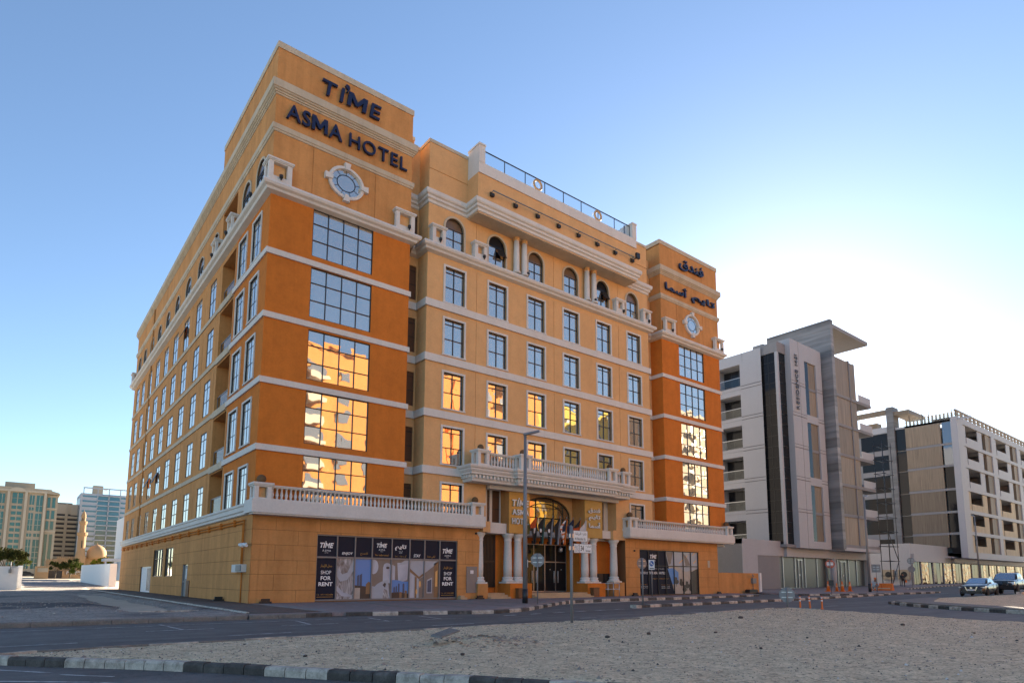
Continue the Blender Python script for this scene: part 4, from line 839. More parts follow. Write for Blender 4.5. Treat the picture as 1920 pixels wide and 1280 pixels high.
# corner bay of dark glass
mb = MB(); mb.box(62.25, 64.9, 4.9, 7.0, 5.5, 29.1); bay = rp(mb, 'corner_bay', M['bay_glass'])
mb = MB(); mb.box(62.15, 65.0, 4.78, 7.1, 29.1, 30.4); mb.build('bay_frame', M['rgrey'], bay); MB().box(62.15, 65.3, 4.7, 7.1, 5.15, 5.5).build('bay_frame', M['rgrey'], bay); MB().box(62.16, 62.5, 4.8, 5.15, 5.5, 29.1).build('bay_post', M['rwhite'], bay)
mb = MB()
for z in [5.5+1.32*k for k in range(1, 18)]: mb.box(62.22, 62.25, 5.1, 7, z-.03, z+.03); mb.box(62.4, 64.9, 4.87, 4.9, z-.03, z+.03)
mb.box(62.22, 62.25, 6.0, 6.06, 5.5, 29.1); mb.build('glazing_bar', M['frame'], bay)
# white fin panel with the name
FP = front(4.17); mb = MB(FP); wi = [(67.6, 70.6, a, b, .3, True) for a, b in ((6.0, 12.95), (13.95, 20.95), (21.95, 28.9))]
mb.wall(64.15, 72.1, 5.1, 31.1, wi+[(64.15, 67.6, z-.03, z+.03, .05, True) for z in LZ[1:]]+[(70.5, 72.1, z-.03, z+.03, .05, True) for z in LZ[1:]]+[(66.2, 66.24, 5.1, 31.1, .03, True)]); mb.face(((64.15, 0, 5.1), (64.15, -3, 5.1), (64.15, -3, 31.1), (64.15, 0, 31.1))); mb.face(((72.1, 0, 5.1), (72.1, -3, 5.1), (72.1, -3, 31.1), (72.1, 0, 31.1))); mb.face(((64.15, 0, 31.1), (72.1, 0, 31.1), (72.1, -3, 31.1), (64.15, -3, 31.1))); mb.face(((64.15, 0, 5.1), (72.1, 0, 5.1), (72.1, -3, 5.1), (64.15, -3, 5.1)))
fin = rp(mb, 'fin_panel', M['rwhite'])
for a, b, c, d, *_ in wi:
    MB(FP).box(a, a+1.0, -.29, -.08, c, d).build('pane', M['bay_glass'], fin); q = MB(FP); q.box(a+1.0, b, -.29, -.2, c, c+3.3); q.build('stone_panel', M['timber'], fin); MB(FP).box(a+1.0, b, -.29, -.2, c+3.65, d).build('stone_panel', M['timber'], fin); MB(FP).box(a+1.0, b, -.24, -.12, c+3.3, c+3.65).build('spandrel', M['rgrey'], fin)
for z in LZ[1:]:
    for dz in (-.06, .34):
        MB(FP).box(64.15, 67.6, .001, .006, z+dz, z+dz+.05).build('panel_joint', M['rletter_dark'], fin); MB(FP).box(70.5, 72.1, .001, .006, z+dz, z+dz+.05).build('panel_joint', M['rletter_dark'], fin); MB(LX).box(6.82, 9.7, .001, .006, z+dz, z+dz+.05).build('panel_joint', M['rletter_dark'], R1)
MB(FP).box(66.2, 66.24, .007, .01, 5.1, 31.1).build('panel_joint', M['rletter_dark'], fin)
M['rletter'] = plain('letter_grey', (.11, .115, .13), .5)
VT = lambda u, w, z: (65.0+(1-z)*.62+.05, 4.17-w, 22.2+u)      # reads upwards
text('RESIDENCE 1451', VT, 0, 7.0, 0, 1, .06, M['rletter'], fin, each=True, gap=.12, depth=.1)
# stone slab wall, roof canopy, brown front
slb = rp(MB().box(73.02, 73.73, 3.12, 11.98, 5.22, 35.58), 'slab_wall', M['slab'])
random.seed(17); z_ = 5.2
while z_ < 35.5:
    h_ = min(random.choice((.55, .8, 1.0, 1.25)), 35.6-z_); j_ = random.uniform(0, .02); MB().box(73.0-j_, 73.75+j_, 3.1-j_, 12, z_+.012, z_+h_-.012).build('stone_course', M['slab'], slb); z_ += h_
mb = MB(); mb.box(73.75, 84.7, 3.2, 11, 34.7, 35.2); rp(mb, 'roof_canopy', M['rgrey'])
zz = [5.6]+[z+.15 for z in LZ[1:]]+[31.0]
for a, b in zip(zz, zz[1:]):
    for u0, u1 in ((74.0, 78.0), (78.25, 80.0)):
        q = MB(); q.box(u0, u1, 3.3, 7, a+.2, b-.2); q.build('stone_panel', M['timber'], R1)
mb = MB()
for z in zz[:-1]: mb.box(73.75, 84.4, 3.2, 7, z-.2, z+.2)
mb.box(78.02, 78.1, 3.2, 3.6, 5.4, 31); mb.box(78.15, 78.23, 3.2, 3.6, 5.4, 31); rp(mb, 'floor_band', M['rgrey'])
mb = MB(); mb.box(73.5, 84.5, 3.15, 7, 5.0, 5.42); rp(mb, 'floor_band', M['rwhite'])
for z in zz[:-1]:
    q = MB(); q.box(80.1, 82.5, 5.5, 5.55, z+.2, z+3.6); q.build('window', M['res_glass'], R1); q = MB(); q.box(80.6, 84.4, 3.25, 3.3, z+.2, z+1.2); q.box(84.35, 84.4, 3.3, 6, z+.2, z+1.2); q.build('balcony_panel', M['rwhite'] , R1)
mb = MB(); mb.box(80.05, 80.15, 3.4, 7, 5.4, 31); mb.box(82.5, 83, 5.3, 6.9, 5.3, 29.9); rp(mb, 'wall', M['rwhite'])
# ================================================================== second block
B2 = empty('residential_block', (0, 0, 0), label='long low modern block with white framed balconies at the right edge, behind the parked cars', cat='apartment block')
def bp(mb, name, mat): return mb.build(name, mat, B2)
LB = [5.45, 9.0, 12.7, 16.6, 20.7, 24.5]; TOPB2 = 29.35
mb = MB(); mb.box(99.6, 116, 5, 30, .2, 7.0); mb.box(116, 172, 5.2, 30, .2, 5.2); bp(mb, 'podium', M['rwhite']); mb = MB(); mb.box(116.0, 172, 4.1, 5.2, 4.3, 5.3); mb.box(100, 172, 4.6, 5.0, 4.2, 5.4); bp(mb, 'podium_band', M['rwhite'])
F2 = front(5.0); us = [99.9, 103.2, 108.3, 113, 117.3, 122, 127, 132, 137, 142, 148, 154, 160]; mb = MB(F2)
sf = bp(MB(F2).box(99.7, 160, -.1, -.05, .3, .42), 'shop_front', M['rgrey'])
for u in us: MB(F2).box(u-.18, u+.18, -.1, .15, .3, 4.3).build('pillar', M['rgrey'], sf)
M['shop_reflect'] = mirror_glass('shop_glass_reflection_tint', (.2, .115, .05), .85, .1, .09, 1.3)  # orange of the reflected sunlit blocks is tinted into the glass colour
for a, b in zip(us, us[1:]):
    n_ = 3
    for k in range(n_): tilt_quad(F2, a+(b-a)*k/n_+.1, a+(b-a)*(k+1)/n_-.05, .4, 4.25, .06, .02).build('pane', M['shop_reflect' if random.random() < .55 else 'bay_glass'], sf)
mb = MB(); mb.box(116.3, 170, 6.2, 30, 5.3, 28.8); bp(mb, 'wall', M['rgrey'])  # depth extended out of view to keep low sun off the right sand
# white frame grid
bays = [(118.7, 134.2), (136.0, 150.8), (152.4, 167)]
F3 = front(2.0); hs = []
for a, b in bays:
    for k, z in enumerate(LB): hs.append((a, b, z+.6, (LB+[28.3])[k+1], 3.8))
mb = MB(F3); mb.wall(115.9, 169, 5.0, TOPB2, hs); mb.face(((115.9, 0, 5.0), (115.9, -1.0, 5.0), (115.9, -1.0, TOPB2), (115.9, 0, TOPB2))); mb.face(((115.9, 0, TOPB2), (169, 0, TOPB2), (169, -4, TOPB2), (115.9, -4, TOPB2))); mb.face(((113, 0, 5.0), (169, 0, 5.0), (169, -3.9, 5.0), (113, -3.9, 5.0))); bp(mb, 'balcony_frame', M['rwhite'])
for i, (a, b) in enumerate(bays):
    for k, z in enumerate(LB):
        t = (LB+[28.3])[k+1]; z0 = z+.6
        q = MB(F3); q.box(a+.1, b-.1, -3.85, -3.75, z0, t); o = q.build('balcony_back', M['frame'], B2)
        q = MB(F3); q.box(a+1.8, a+8, -.18, -.12, z0, z0+1.15); q.build('balcony_panel', M['trimb'] if k < 3 else M['rwhite'], o)
        for a_, b_, w_, t_ in ((a+.05, a+1.7, -.3, t-.05), (a+8.1, a+10.6, -.3, t-.05), (a+3, a+4.5, -3.7, t-.4)): MB(F3).box(a_, b_, w_, w_+.12, z0, t_).build('sliding_screen', M['trimb'] if k < 3 else M['rwhite'], o)
        q = MB(F3); q.box(a+12.6, b-.02, -.6, -.2, z0, t-.02); q.build('stone_panel', M['timber'], o)
        q = MB(F3); q.face(((a+4.6, -3.7, z0+.3), (a+8, -3.7, z0+.3), (a+8, -3.7, t-.6), (a+4.6, -3.7, t-.6))); q.build('pane', M['res_glass'], o)
# left flank
XL = 116.1; LF = left(XL)
for k, z in enumerate(LB):
    t = (LB+[28.6])[k+1]
    q = MB(LF); q.box(4.6, 10.1, -.1, .12, z+.45 if k else 6.9, t); q.build('stone_panel', M['timber'], B2)
    q = MB(LF); q.box(2.7, 4.35, -.1, .02, z+.4, t); q.build('window', M['bay_glass' if k < 4 else 'res_glass'], B2)
    q = MB(LF); q.box(10.15, 11.7, -.1, .0, z+.2 if k else 7, t); q.build('window', M['glass_dark'], B2)
    q = MB(LF); q.box(13.0, 17.8, -.1, -.02, z+.7 if k else 7, t-.3); q.build('window', M['bay_glass'], B2)
    q = MB(LF); q.box(2.75, 10.15, -.1, .1, t+.02, t+.42); q.box(13, 17.8, -.1, .05, t-.3, t+.65); q.build('floor_band', M['rgrey'], B2)
mb = MB(LF); mb.box(11.75, 12.95, -2, .5, 7, 33.0); bp(mb, 'slab_wall', M['slab']); mb = MB(LF); mb.box(13, 20, -.5, .3, 31.8, 32.7); mb.box(9.2, 11.8, -7, .3, 31.3, 32.0); mb.box(15.5, 18, -4, -2, 28.8, 31); bp(mb, 'roof_pergola', M['timber'])
mb = MB(LF); mb.box(1, 10.4, -.12, -.08, 29.0, 29.9); bp(mb, 'glass_railing', M['rail_glass'])
mb = MB(LF); mb.box(13, 17.9, -.1, .12, 28.4, 29.5); mb.box(0, 13, -.1, .1, 28.65, 29.0); bp(mb, 'parapet', M['rwhite'])
mb = MB()
for k in range(22): mb.box(117+k*2.3, 118.0+k*2.3, 2.3, 2.5, 29.35, 30.5)
mb.box(116.5, 168, 2.25, 2.55, 30.45, 30.75); mb.box(116.5, 168, 2.25, 2.55, 29.9, 30.0); bp(mb, 'roof_railing', M['timber'])
for y in (3.0, 6.5, 7.5, 9.6):
    mb = MB(); mb.tube((116.9, y, 29), (116.9, y, 31.0), .08); bp(mb, 'roof_post', M['timber'])
mb = MB()
for k in range(14): mb.box(118.2, 118.25, 2.6+k*.6, 2.9+k*.6, 29.2, 30.7)
for z in (29.3, 29.7, 30.1, 30.5): mb.box(118.19, 118.26, 2.6, 11, z, z+.08)
bp(mb, 'roof_screen', M['trimb'])
for y in (104.6, 107): pass
# scaffold tower between the two blocks
mb = MB(); SX, SY = (83.8, 86.6), (1.9, 3.0)
for x in SX:
    for y in SY: mb.tube((x, y, .3), (x, y, 20.5), .045, n=6)
for k in range(10):
    z = 1.9+k*2.0
    for y in SY: mb.tube((SX[0]-.4, y, z), (SX[1]+.4, y, z), .035, n=6)
    for x in SX: mb.tube((x, SY[0]-.2, z), (x, SY[1]+.2, z), .035, n=6)
mb.tube((SX[0], SY[0], .4), (SX[1], SY[0], 3.8), .05, n=6); mb.tube((SX[1], SY[0], 4), (SX[0], SY[0], 7.8), .05, n=6)
tag(mb.build('scaffold_tower', M['black']), 'thin black scaffold tower between the two modern blocks', 'scaffold')
# ================================================================== GROUND
def gz(x, y=0): return .0105*min(max(0, x-36), 80)+.0095*min(max(0, y-52), 250)
def ground_mat(name, c0, c1, c2, rough=.95, s1=.25, s2=6, bs=.5, bd=.03, speck=None, patches=None, gcon=.3, streaks=False):
    m, n, b = new_mat(name); g = N(n, 'NewGeometry').outputs['Position']
    f1 = noise_n(n, g, s1, 6, .62); f2 = noise_n(n, mapping(n, g, (1, 1, 1)), s2, 4, .6); f3 = noise_n(n, g, 45, 2)
    col = mixc(n, f1, c0, c1); col = mixc(n, ramp(n, f2, [(.42, (0, 0, 0)), (.7, (1, 1, 1))]), col, c2)
    col = mixc(n, .6, col, ramp(n, f3, [(.3, (.72,)*3), (.7, (1.15,)*3)]), 'MULTIPLY')
    f4 = noise_n(n, g, 13, 4, .7); col = mixc(n, gcon, col, ramp(n, f4, [(.3, (.36,)*3), (.46, (1, 1, 1)), (.72, (1.3,)*3)]), 'MULTIPLY')
    f5 = noise_n(n, g, 4.2, 5, .65); col = mixc(n, gcon*.8, col, ramp(n, f5, [(.32, (.68,)*3), (.5, (1, 1, 1)), (.7, (1.16,)*3)]), 'MULTIPLY')
    if speck: col = mixc(n, ramp(n, noise_n(n, g, speck, 2), [(.63, (0, 0, 0)), (.67, (.85,)*3)]), col, sc(c0, .3)); col = mixc(n, ramp(n, noise_n(n, g, speck*2.6, 2), [(.6, (0, 0, 0)), (.65, (.7,)*3)]), col, sc(c0, .4))
    if streaks: col = mixc(n, .75, col, ramp(n, noise_n(n, mapping(n, g, (.035, .75, 1)), 1.6, 4, .6), [(.3, (.7,)*3), (.5, (1, 1, 1)), (.7, (1.28,)*3)]), 'MULTIPLY'); col = mixc(n, ramp(n, noise_n(n, g, .8, 6, .72, 1.2), [(.485, (0, 0, 0)), (.498, (.55,)*3), (.51, (0, 0, 0))]), col, sc(c1, .45))
    if patches: col = mixc(n, ramp(n, noise_n(n, g, patches[0], 4, .6), [(patches[1], (0, 0, 0)), (patches[1]+.12, (1, 1, 1))]), col, patches[2])
    n.links.new(col, b.inputs['Base Color']); b.inputs['Roughness'].default_value = rough; b.inputs['Specular IOR Level'].default_value = .3
    bump(n, b, mixc(n, .5, f4, f2), bs, bd); return m
M['sand'] = ground_mat('sand', (.67, .53, .34), (.52, .415, .27), (.72, .58, .38), s1=.35, s2=1.6, bs=1, bd=.06, speck=9, gcon=.95)
M['dirt'] = ground_mat('dark_dirt', (.24, .222, .205), (.34, .30, .262), (.42, .37, .31), s1=.12, s2=.9, bs=1, bd=.06, gcon=.9, speck=7, patches=(.11, .5, (.085, .085, .09)))
M['far_ground'] = ground_mat('desert_ground', (.5, .43, .34), (.44, .38, .3), (.55, .48, .38), s1=.05, s2=.6)
M['asphalt'] = ground_mat('asphalt', (.135, .13, .122), (.105, .102, .098), (.155, .15, .142), .82, .15, 1.5, .5, .01, streaks=True)
M['pave'] = ground_mat('paving_red_grey', (.23, .175, .165), (.2, .165, .16), (.27, .235, .225), .9, .3, 3, .3, .01, patches=(.25, .56, (.24, .235, .235)))
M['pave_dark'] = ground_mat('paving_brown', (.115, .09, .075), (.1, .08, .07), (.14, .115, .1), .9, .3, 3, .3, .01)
M['kerb_w'] = ground_mat('kerb_white', (.46, .41, .345), (.60, .54, .46), (.24, .21, .175), .8, 1.2, 5, .4, .01, patches=(2.2, .6, (.26, .24, .22)))
M['kerb_b'] = ground_mat('kerb_black', (.05, .045, .042), (.085, .075, .066), (.12, .11, .1), .8, 1.2, 5, .4, .01, patches=(1.8, .62, (.2, .18, .165)))
M['kerb_g'] = ground_mat('kerb_plain', (.16, .15, .135), (.2, .19, .17), (.24, .22, .2), .9, 1.2, 5, .4, .01)
M['paint'] = ground_mat('road_paint', (.55, .55, .53), (.45, .45, .44), (.12, .12, .12), .8, 1, 4, .2, .004, patches=(1.5, .58, (.1, .1, .105)))
M['paint_y'] = ground_mat('road_paint_yellow', (.55, .33, .05), (.5, .3, .05), (.2, .15, .08), .8, 1, 4, .2, .004)
def inside(p, poly):
    x, y = p; r = False
    for (x0, y0), (x1, y1) in zip(poly, poly[1:]+poly[:1]):
        if (y0 > y) != (y1 > y) and x < (x1-x0)*(y-y0)/(y1-y0)+x0: r = not r
    return r
def smooth_poly(pts, step):
    out = []
    for a, b in zip(pts, pts[1:]+pts[:1]):
        a, b = Vector(a), Vector(b); n = max(1, int((b-a).length/step))
        for k in range(n): out.append(tuple(a+(b-a)*k/n))
    return out
def round_path(pts, r=1.0, n=5, closed=False):
    out = []; L = len(pts)
    for i in range(L):
        p = Vector(pts[i])
        if not closed and i in (0, L-1): out.append(tuple(p)); continue
        a = Vector(pts[i-1])-p; b = Vector(pts[(i+1) % L])-p; d = min(r, a.length*.45, b.length*.45)
        A, B = p+a.normalized()*d, p+b.normalized()*d
        for k in range(n+1):
            t = k/n; out.append(tuple(A*(1-t)**2+p*2*t*(1-t)+B*t*t))
    return out
def sheet(name, poly, z, mat, step, height=None, skirt=0, **kw):
    """polygonal ground sheet, triangulated with interior points; height(x, y) gives relief"""
    bd = smooth_poly(poly, step); nb = len(bd); P = [Vector(p) for p in bd]
    xs = [p[0] for p in poly]; ys = [p[1] for p in poly]
    st = step if not callable(step) else 1
    y = min(ys)+st*.5; k = 0
    while y < max(ys):
        x = min(xs)+st*(.5 if k % 2 else .25)
        while x < max(xs):
            q = (x+random.uniform(-.2, .2)*st, y+random.uniform(-.2, .2)*st)
            if inside(q, poly): P.append(Vector(q))
            x += st
        y += st*.87; k += 1
    vv, ee, ff, ov, oe, of = delaunay_2d_cdt(P, [(i, (i+1) % nb) for i in range(nb)], [], 1, 1e-5)
    V = []
    for i, v in enumerate(vv):
        edge = any(o < nb for o in ov[i]) if ov[i] else True
        h = 0 if (edge or not height) else height(v.x, v.y)
        V.append((v.x, v.y, z+gz(v.x, v.y)+h))
    F = [tuple(f) for f in ff]
    if skirt:
        n0 = len(V); idx = {}
        for i, v in enumerate(vv):
            for o in ov[i]:
                if o < nb: idx[o] = i
        lst = [idx[o] for o in range(nb) if o in idx]
        for i in lst: V.append((V[i][0], V[i][1], V[i][2]-skirt))
        for k in range(len(lst)): F.append((lst[k], n0+k, n0+(k+1) % len(lst), lst[(k+1) % len(lst)]))
    me = bpy.data.meshes.new(name); me.from_pydata(V, [], F); me.materials.append(mat)
    me.polygons.foreach_set('use_smooth', [True]*len(me.polygons)); me.update()
    bm = bmesh.new(); bm.from_mesh(me); bmesh.ops.recalc_face_normals(bm, faces=bm.faces)
    if sum(f.normal.z for f in bm.faces) < 0: bmesh.ops.reverse_faces(bm, faces=bm.faces)
    bm.to_mesh(me); bm.free()
    return tag(link(name, me), kind='structure', **kw)
# desert out to the horizon
mb = MB(); xs = [-1500, -500, -150, -60, -20, 0, 20, 36, 50, 64, 80, 96, 116, 140, 200, 500, 1800]; ys = [-1500, -400, -120, -60, -20, 20, 52, 80, 110, 150, 200, 260, 302, 500, 1800]
for a, b in zip(xs, xs[1:]):
    for c, d in zip(ys, ys[1:]): mb.face(((a, c, gz(a, c)-.2), (b, c, gz(b, c)-.2), (b, d, gz(b, d)-.2), (a, d, gz(a, d)-.2)))
mb.build('ground', M['far_ground'], kind='structure')
ZR = -.15
sheet('road', [(-60, -12.0), (-60, -60), (14, -60), (36, -60), (110, -40), (150, -14), (150, 4.5), (44, 2.5), (41, -3.2), (0, -9)], ZR, M['asphalt'], 3.0)
# kerb stones
def kerb_mesh(L, h, wd, mat, name='kerb_stone', b=.025):
    prof = [(0, -.22), (0, h-b*1.6), (b*1.2, h), (wd, h), (wd, -.22)]
    mb = MB(); mb.prism(prof, lambda y, z: (-L/2, y, z), lambda y, z: (L/2, y, z)); return mesh_only(mb, name, mat)
KM = {}
def kerb(parent, path, L, seq, h=.15, wd=.16, z=ZR, gap=.014, inv=False):
    """stones of length L along path; the stone lies to the left of the direction of travel"""
    acc = []; d = 0
    pts = [Vector(p) for p in path]; seg = []
    for a, b in zip(pts, pts[1:]): seg.append((d, a, b)); d += (b-a).length
    n = int(d/L)
    def at(t):
        for s, a, b in reversed(seg):
            if t >= s-1e-9: return a+(b-a).normalized()*(t-s)
    for k in range(n):
        p, q = at(k*L), at((k+1)*L); m = (p+q)/2; key = (seq[k % len(seq)], round(L, 3), h, wd)
        if key not in KM: KM[key] = kerb_mesh(L-gap, h, wd, M['kerb_'+key[0]])
        o = link('kerb_stone', KM[key], parent, (m.x+0, m.y, z+gz(m.x, m.y)+random.uniform(-.006, .006)), (0, random.uniform(-.004, .004), atan2(q.y-p.y, q.x-p.x)+random.uniform(-.008, .008)))
        o.scale = (((q-p).length)/L*1.0, 1, 1)
# ---- sand island in the foreground
isl = [(-9.95, -19.62), (-9.75, -19.35), (-8.6, -19.2), (-5, -19.22), (0, -18.95), (6.8, -18.9), (12, -18.3), (16.2, -17.75), (18.8, -17.6), (19.7, -18.0), (19.3, -19.5), (18.3, -22.1), (16.8, -25.3), (15.9, -28), (14.5, -34), (13, -46), (6, -46), (3.18, -38.9), (-1.03, -31.5), (-4.23, -26.9), (-6.74, -23.2), (-7.96, -21.63), (-9.08, -20.48), (-9.65, -19.98)]
def sand_h(x, y):
    v = noise.noise((x*.35, y*.35, 1))*.05+noise.noise((x*1.3, y*1.3, 5))*.028+noise.noise((x*4, y*4, 9))*.012
    d = sqrt((x+1.9)**2+(y+22.7)**2); v += .16*max(0, 1-d/1.3)**1.2*(1+.6*noise.noise((x*5, y*5, 2)))
    d = sqrt((x-1.5)**2+(y+22.2)**2); v += .08*max(0, 1-d/1.4)
    d = sqrt((x+7.2)**2+(y+21.3)**2); v -= .03*max(0, 1-d/.7)
    return v+.015
SZ = -.045
random.seed(11)
si = sheet('sand_island', isl, SZ, M['sand'], .24, sand_h, skirt=.2)
rp_ = round_path([(3.0, -39), (-1.2, -31.6), (-4.4, -27.0), (-6.9, -23.3), (-8.1, -21.75), (-9.2, -20.6), (-9.95, -19.62)], .5, 4)
random.seed(5)
kerb(si, rp_[::-1], .36, 'wwbbbwwwwwwbbbbwwwbbbwwwbbb', h=.14, wd=.17, z=-.15)
kerb(si, round_path([(19.3, -19.6), (19.75, -18.0), (18.8, -17.55), (16.2, -17.7), (12, -18.25), (6.8, -18.85), (0, -18.9), (-5, -19.17), (-8.6, -19.15), (-9.75, -19.3), (-9.98, -19.62)], .4, 4), .9, 'wwgwggw', h=.14, wd=.12, z=-.15)
# pebbles, rocks and a broken board on the sand
random.seed(21)
mb = MB(); cnt = 0
while cnt < 15000:
    t = random.random()**1.6; x = random.uniform(-9.5, 19); y = -17.8-(t*16); 
    if not inside((x, y), isl): continue
    r = random.choice((.008, .01, .012, .016, .022))*random.uniform(.6, 1.1)
    if random.random() < .03: r *= 1.9
    z = SZ+sand_h(x, y)+r*.2; a = random.uniform(0, 6.28); V = []
    for k in range(5): V.append((x+r*cos(a+k*1.2566)*random.uniform(.7, 1.3), y+r*sin(a+k*1.2566)*random.uniform(.7, 1.3), z-r*.3))
    top = (x+random.uniform(-.3, .3)*r, y, z+r*random.uniform(.35, .9)); mb.mi = 0 if random.random() < .75 else 1 if random.random() < .75 else 2
    for k in range(5): mb.face((V[k], V[(k+1) % 5], top))
    cnt += 1
M['peb'] = plain('pebble_grey', (.26, .225, .19), .9, var=.3); M['peb2'] = plain('pebble_dark', (.05, .045, .042), .9); M['rock'] = plain('rock_brown', (.075, .062, .052), .9, var=.4); M['peb3'] = plain('litter_pale', (.6, .58, .55), .8)
mb.build('pebbles', [M['peb'], M['peb2'], M['peb3']], kind='stuff')
def rock(x, y, r, label):
    r *= .68
    mb = MB(); n, m = 7, 4; off = [[random.uniform(.75, 1.2) for _ in range(n)] for _ in range(m+1)]
    R = []
    for j in range(m+1):
        R.append([mb.P((r*1.2*off[j][k]*sin(pi*(j+.25)/(m+.6))*cos(2*pi*k/n), r*off[j][k]*sin(pi*(j+.25)/(m+.6))*sin(2*pi*k/n), r*.45-r*.62*cos(pi*j/m))) for k in range(n)])
    for A, B in zip(R, R[1:]):
        for k in range(n): mb.idx((A[k], A[(k+1) % n], B[(k+1) % n], B[k]))
    mb.idx(R[0][::-1]); mb.idx(R[-1])
    o = mb.build('rock', M['rock'], label=label, cat='rock', group='rocks lying on the sand'); o.location = (x, y, SZ+sand_h(x, y))
for x, y, r, w in ((11.36, -25.82, .09, 'largest dark rock on the sand at the right, below the parked cars'), (4.57, -26.35, .045, 'small dark rock on the sand near the bottom, right of the middle'), (-5.6, -22.9, .05, 'dark rock lying on the sand just above the striped foreground kerb at the left'), (-3.3, -24.2, .06, 'dark rock on the sand left of the rubble mound'), (1.0, -23.6, .08, 'dark rock on the sand behind the tall street sign post, to its left'), (2.3, -23.7, .08, 'jagged dark rock on the sand straight below the street name sign'), (4.1, -24.3, .06, 'dark rock on the sand right below the street name sign'), (10.5, -21.0, .12, 'flat low rock on the sand below the right shop window'), (1.7, -26.9, .05, 'dark rock on the sand nearest the kerb below the entrance'), (9.6, -28.1, .05, 'dark rock on the sand at the lower right corner')): rock(x, y, r, w)
mb = MB(rotz(-2.7, -22.75, .15, .36)); mb.prism([(-.32, 0), (.32, .02), (.3, .05), (-.3, .03)], lambda u, z: (u, -.1, z+.02+u*.12), lambda u, z: (u, .16, z+.05+u*.12)); tag(mb.build('broken_board', M['kerb_g']), 'pale broken board sticking out of the rubble mound on the sand', 'board')
mb = MB(); random.seed(4)
for k in range(260):
    a, d = random.uniform(0, 6.28), random.uniform(0, 1.0)**.7*1.25; x, y = -1.9+d*cos(a)*1.2, -22.7+d*sin(a)*.8; r = random.uniform(.015, .06)
    z = SZ+sand_h(x, y); 
    P = [(x+random.uniform(-1, 1)*r*1.6, y+random.uniform(-1, 1)*r, z+random.uniform(-.2, 1)*r) for _ in range(4)]
    for q in ((0, 1, 2), (0, 1, 3), (1, 2, 3), (0, 2, 3)): mb.face([P[i] for i in q])
mb.build('rubble', M['peb'], kind='stuff')
# manhole-like pale slab beside the road
mb = MB(); mb.box(5.4, 7.2, -19.3, -18.75, -.1, .0); mb.build('concrete_slab', M['kerb_g'], si)
# ---- dark dirt plot on the left
def dirt_h(x, y):
    v = noise.noise((x*.25, y*.25, 3))*.06+noise.noise((x*1.1, y*1.1, 6))*.03
    e = max(0, 1-abs(x+4.5)/1.9)*max(0, min(1, (y+7)/5))*max(0, min(1, (38-y)/12))
    return v*1.6-.3*e-.03
dp = sheet('dirt_plot', [(-45, -10.35), (-3.05, -10.35), (-2.72, -9.6), (-2.72, 47), (-2.0, 60), (.5, 62), (.5, 130), (-45, 130)], .0, M['dirt'], .8, dirt_h, skirt=.3)
kerb(dp, [(-14, -10.5), (-3.0, -10.5)], 1.0, 'g', h=.15, wd=.14)
mb = MB()
random.seed(31)
for k in range(900):
    x = random.uniform(-12, -2.8); y = random.uniform(-10, 30)*random.random(); r = random.choice((.02, .03, .05))*random.uniform(.5, 1.3); z = dirt_h(x, y)+r*.1; a = random.uniform(0, 6)
    V = [(x+r*cos(a+i*2.094), y+r*sin(a+i*2.094), z) for i in range(3)]; t = (x, y, z+r*.8); mb.mi = 0 if random.random() < .7 else 1
    for i in range(3): mb.face((V[i], V[(i+1) % 3], t))
mb.build('loose_stones', [M['peb'], M['kerb_w']], kind='stuff')
mb = MB(rotz(-4.3, -4.2, -.12, -.15)); mb.box(-1.1, 1.1, -.05, .05, 0, .07); tag(mb.build('white_kerb_piece', M['kerb_w']), 'long pale concrete bar lying in the dark dirt plot', 'concrete bar')
# ---- pavements
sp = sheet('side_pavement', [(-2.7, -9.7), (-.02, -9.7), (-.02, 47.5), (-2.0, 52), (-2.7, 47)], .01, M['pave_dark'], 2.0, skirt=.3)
kerb(sp, [(-2.72, 46.5), (-2.72, -9.4)], .9, 'w', h=.05, wd=.12, z=0)
pv = [(-3.0, -10.4), (1.0, -10.4), (4.3, -11.5), (6.2, -12.3), (8.4, -11.6), (13.4, -7.9), (17.5, -4.9), (22, -4.1), (37, -3.7), (41.3, -3.8), (42.3, -2.4), (42.3, 1.4), (0, 1.4), (0, -9.6), (-2.7, -9.6)]
pvr = round_path(pv, 1.0, 4, True)
pm = sheet('pavement', pvr, 0, M['pave'], 1.6, skirt=.14)
random.seed(8)
kerb(pm, [(-2.95, -10.52), (.6, -10.52)], 1.0, 'ggb', wd=.14); kerb(pm, round_path([(.6, -10.52), (4.3, -11.6), (6.2, -12.42), (8.45, -11.72), (13.5, -8.0), (17.6, -5.0), (22, -4.22), (37, -3.82), (41.4, -3.9), (42.4, -2.4)], 1.0, 4), 1.0, 'bw', wd=.16)
# paler paving bands
mb = MB()
for x in (-1.2, 4.2, 6.6, 9.0, 11.4): mb.prism([(x, -9.9), (x+.35, -9.9), (x+1.6, -.8), (x+1.25, -.8)], lambda u, v: (u, v, .002), lambda u, v: (u, v, .006))
mb.build('paving_band', M['kerb_g'], pm)
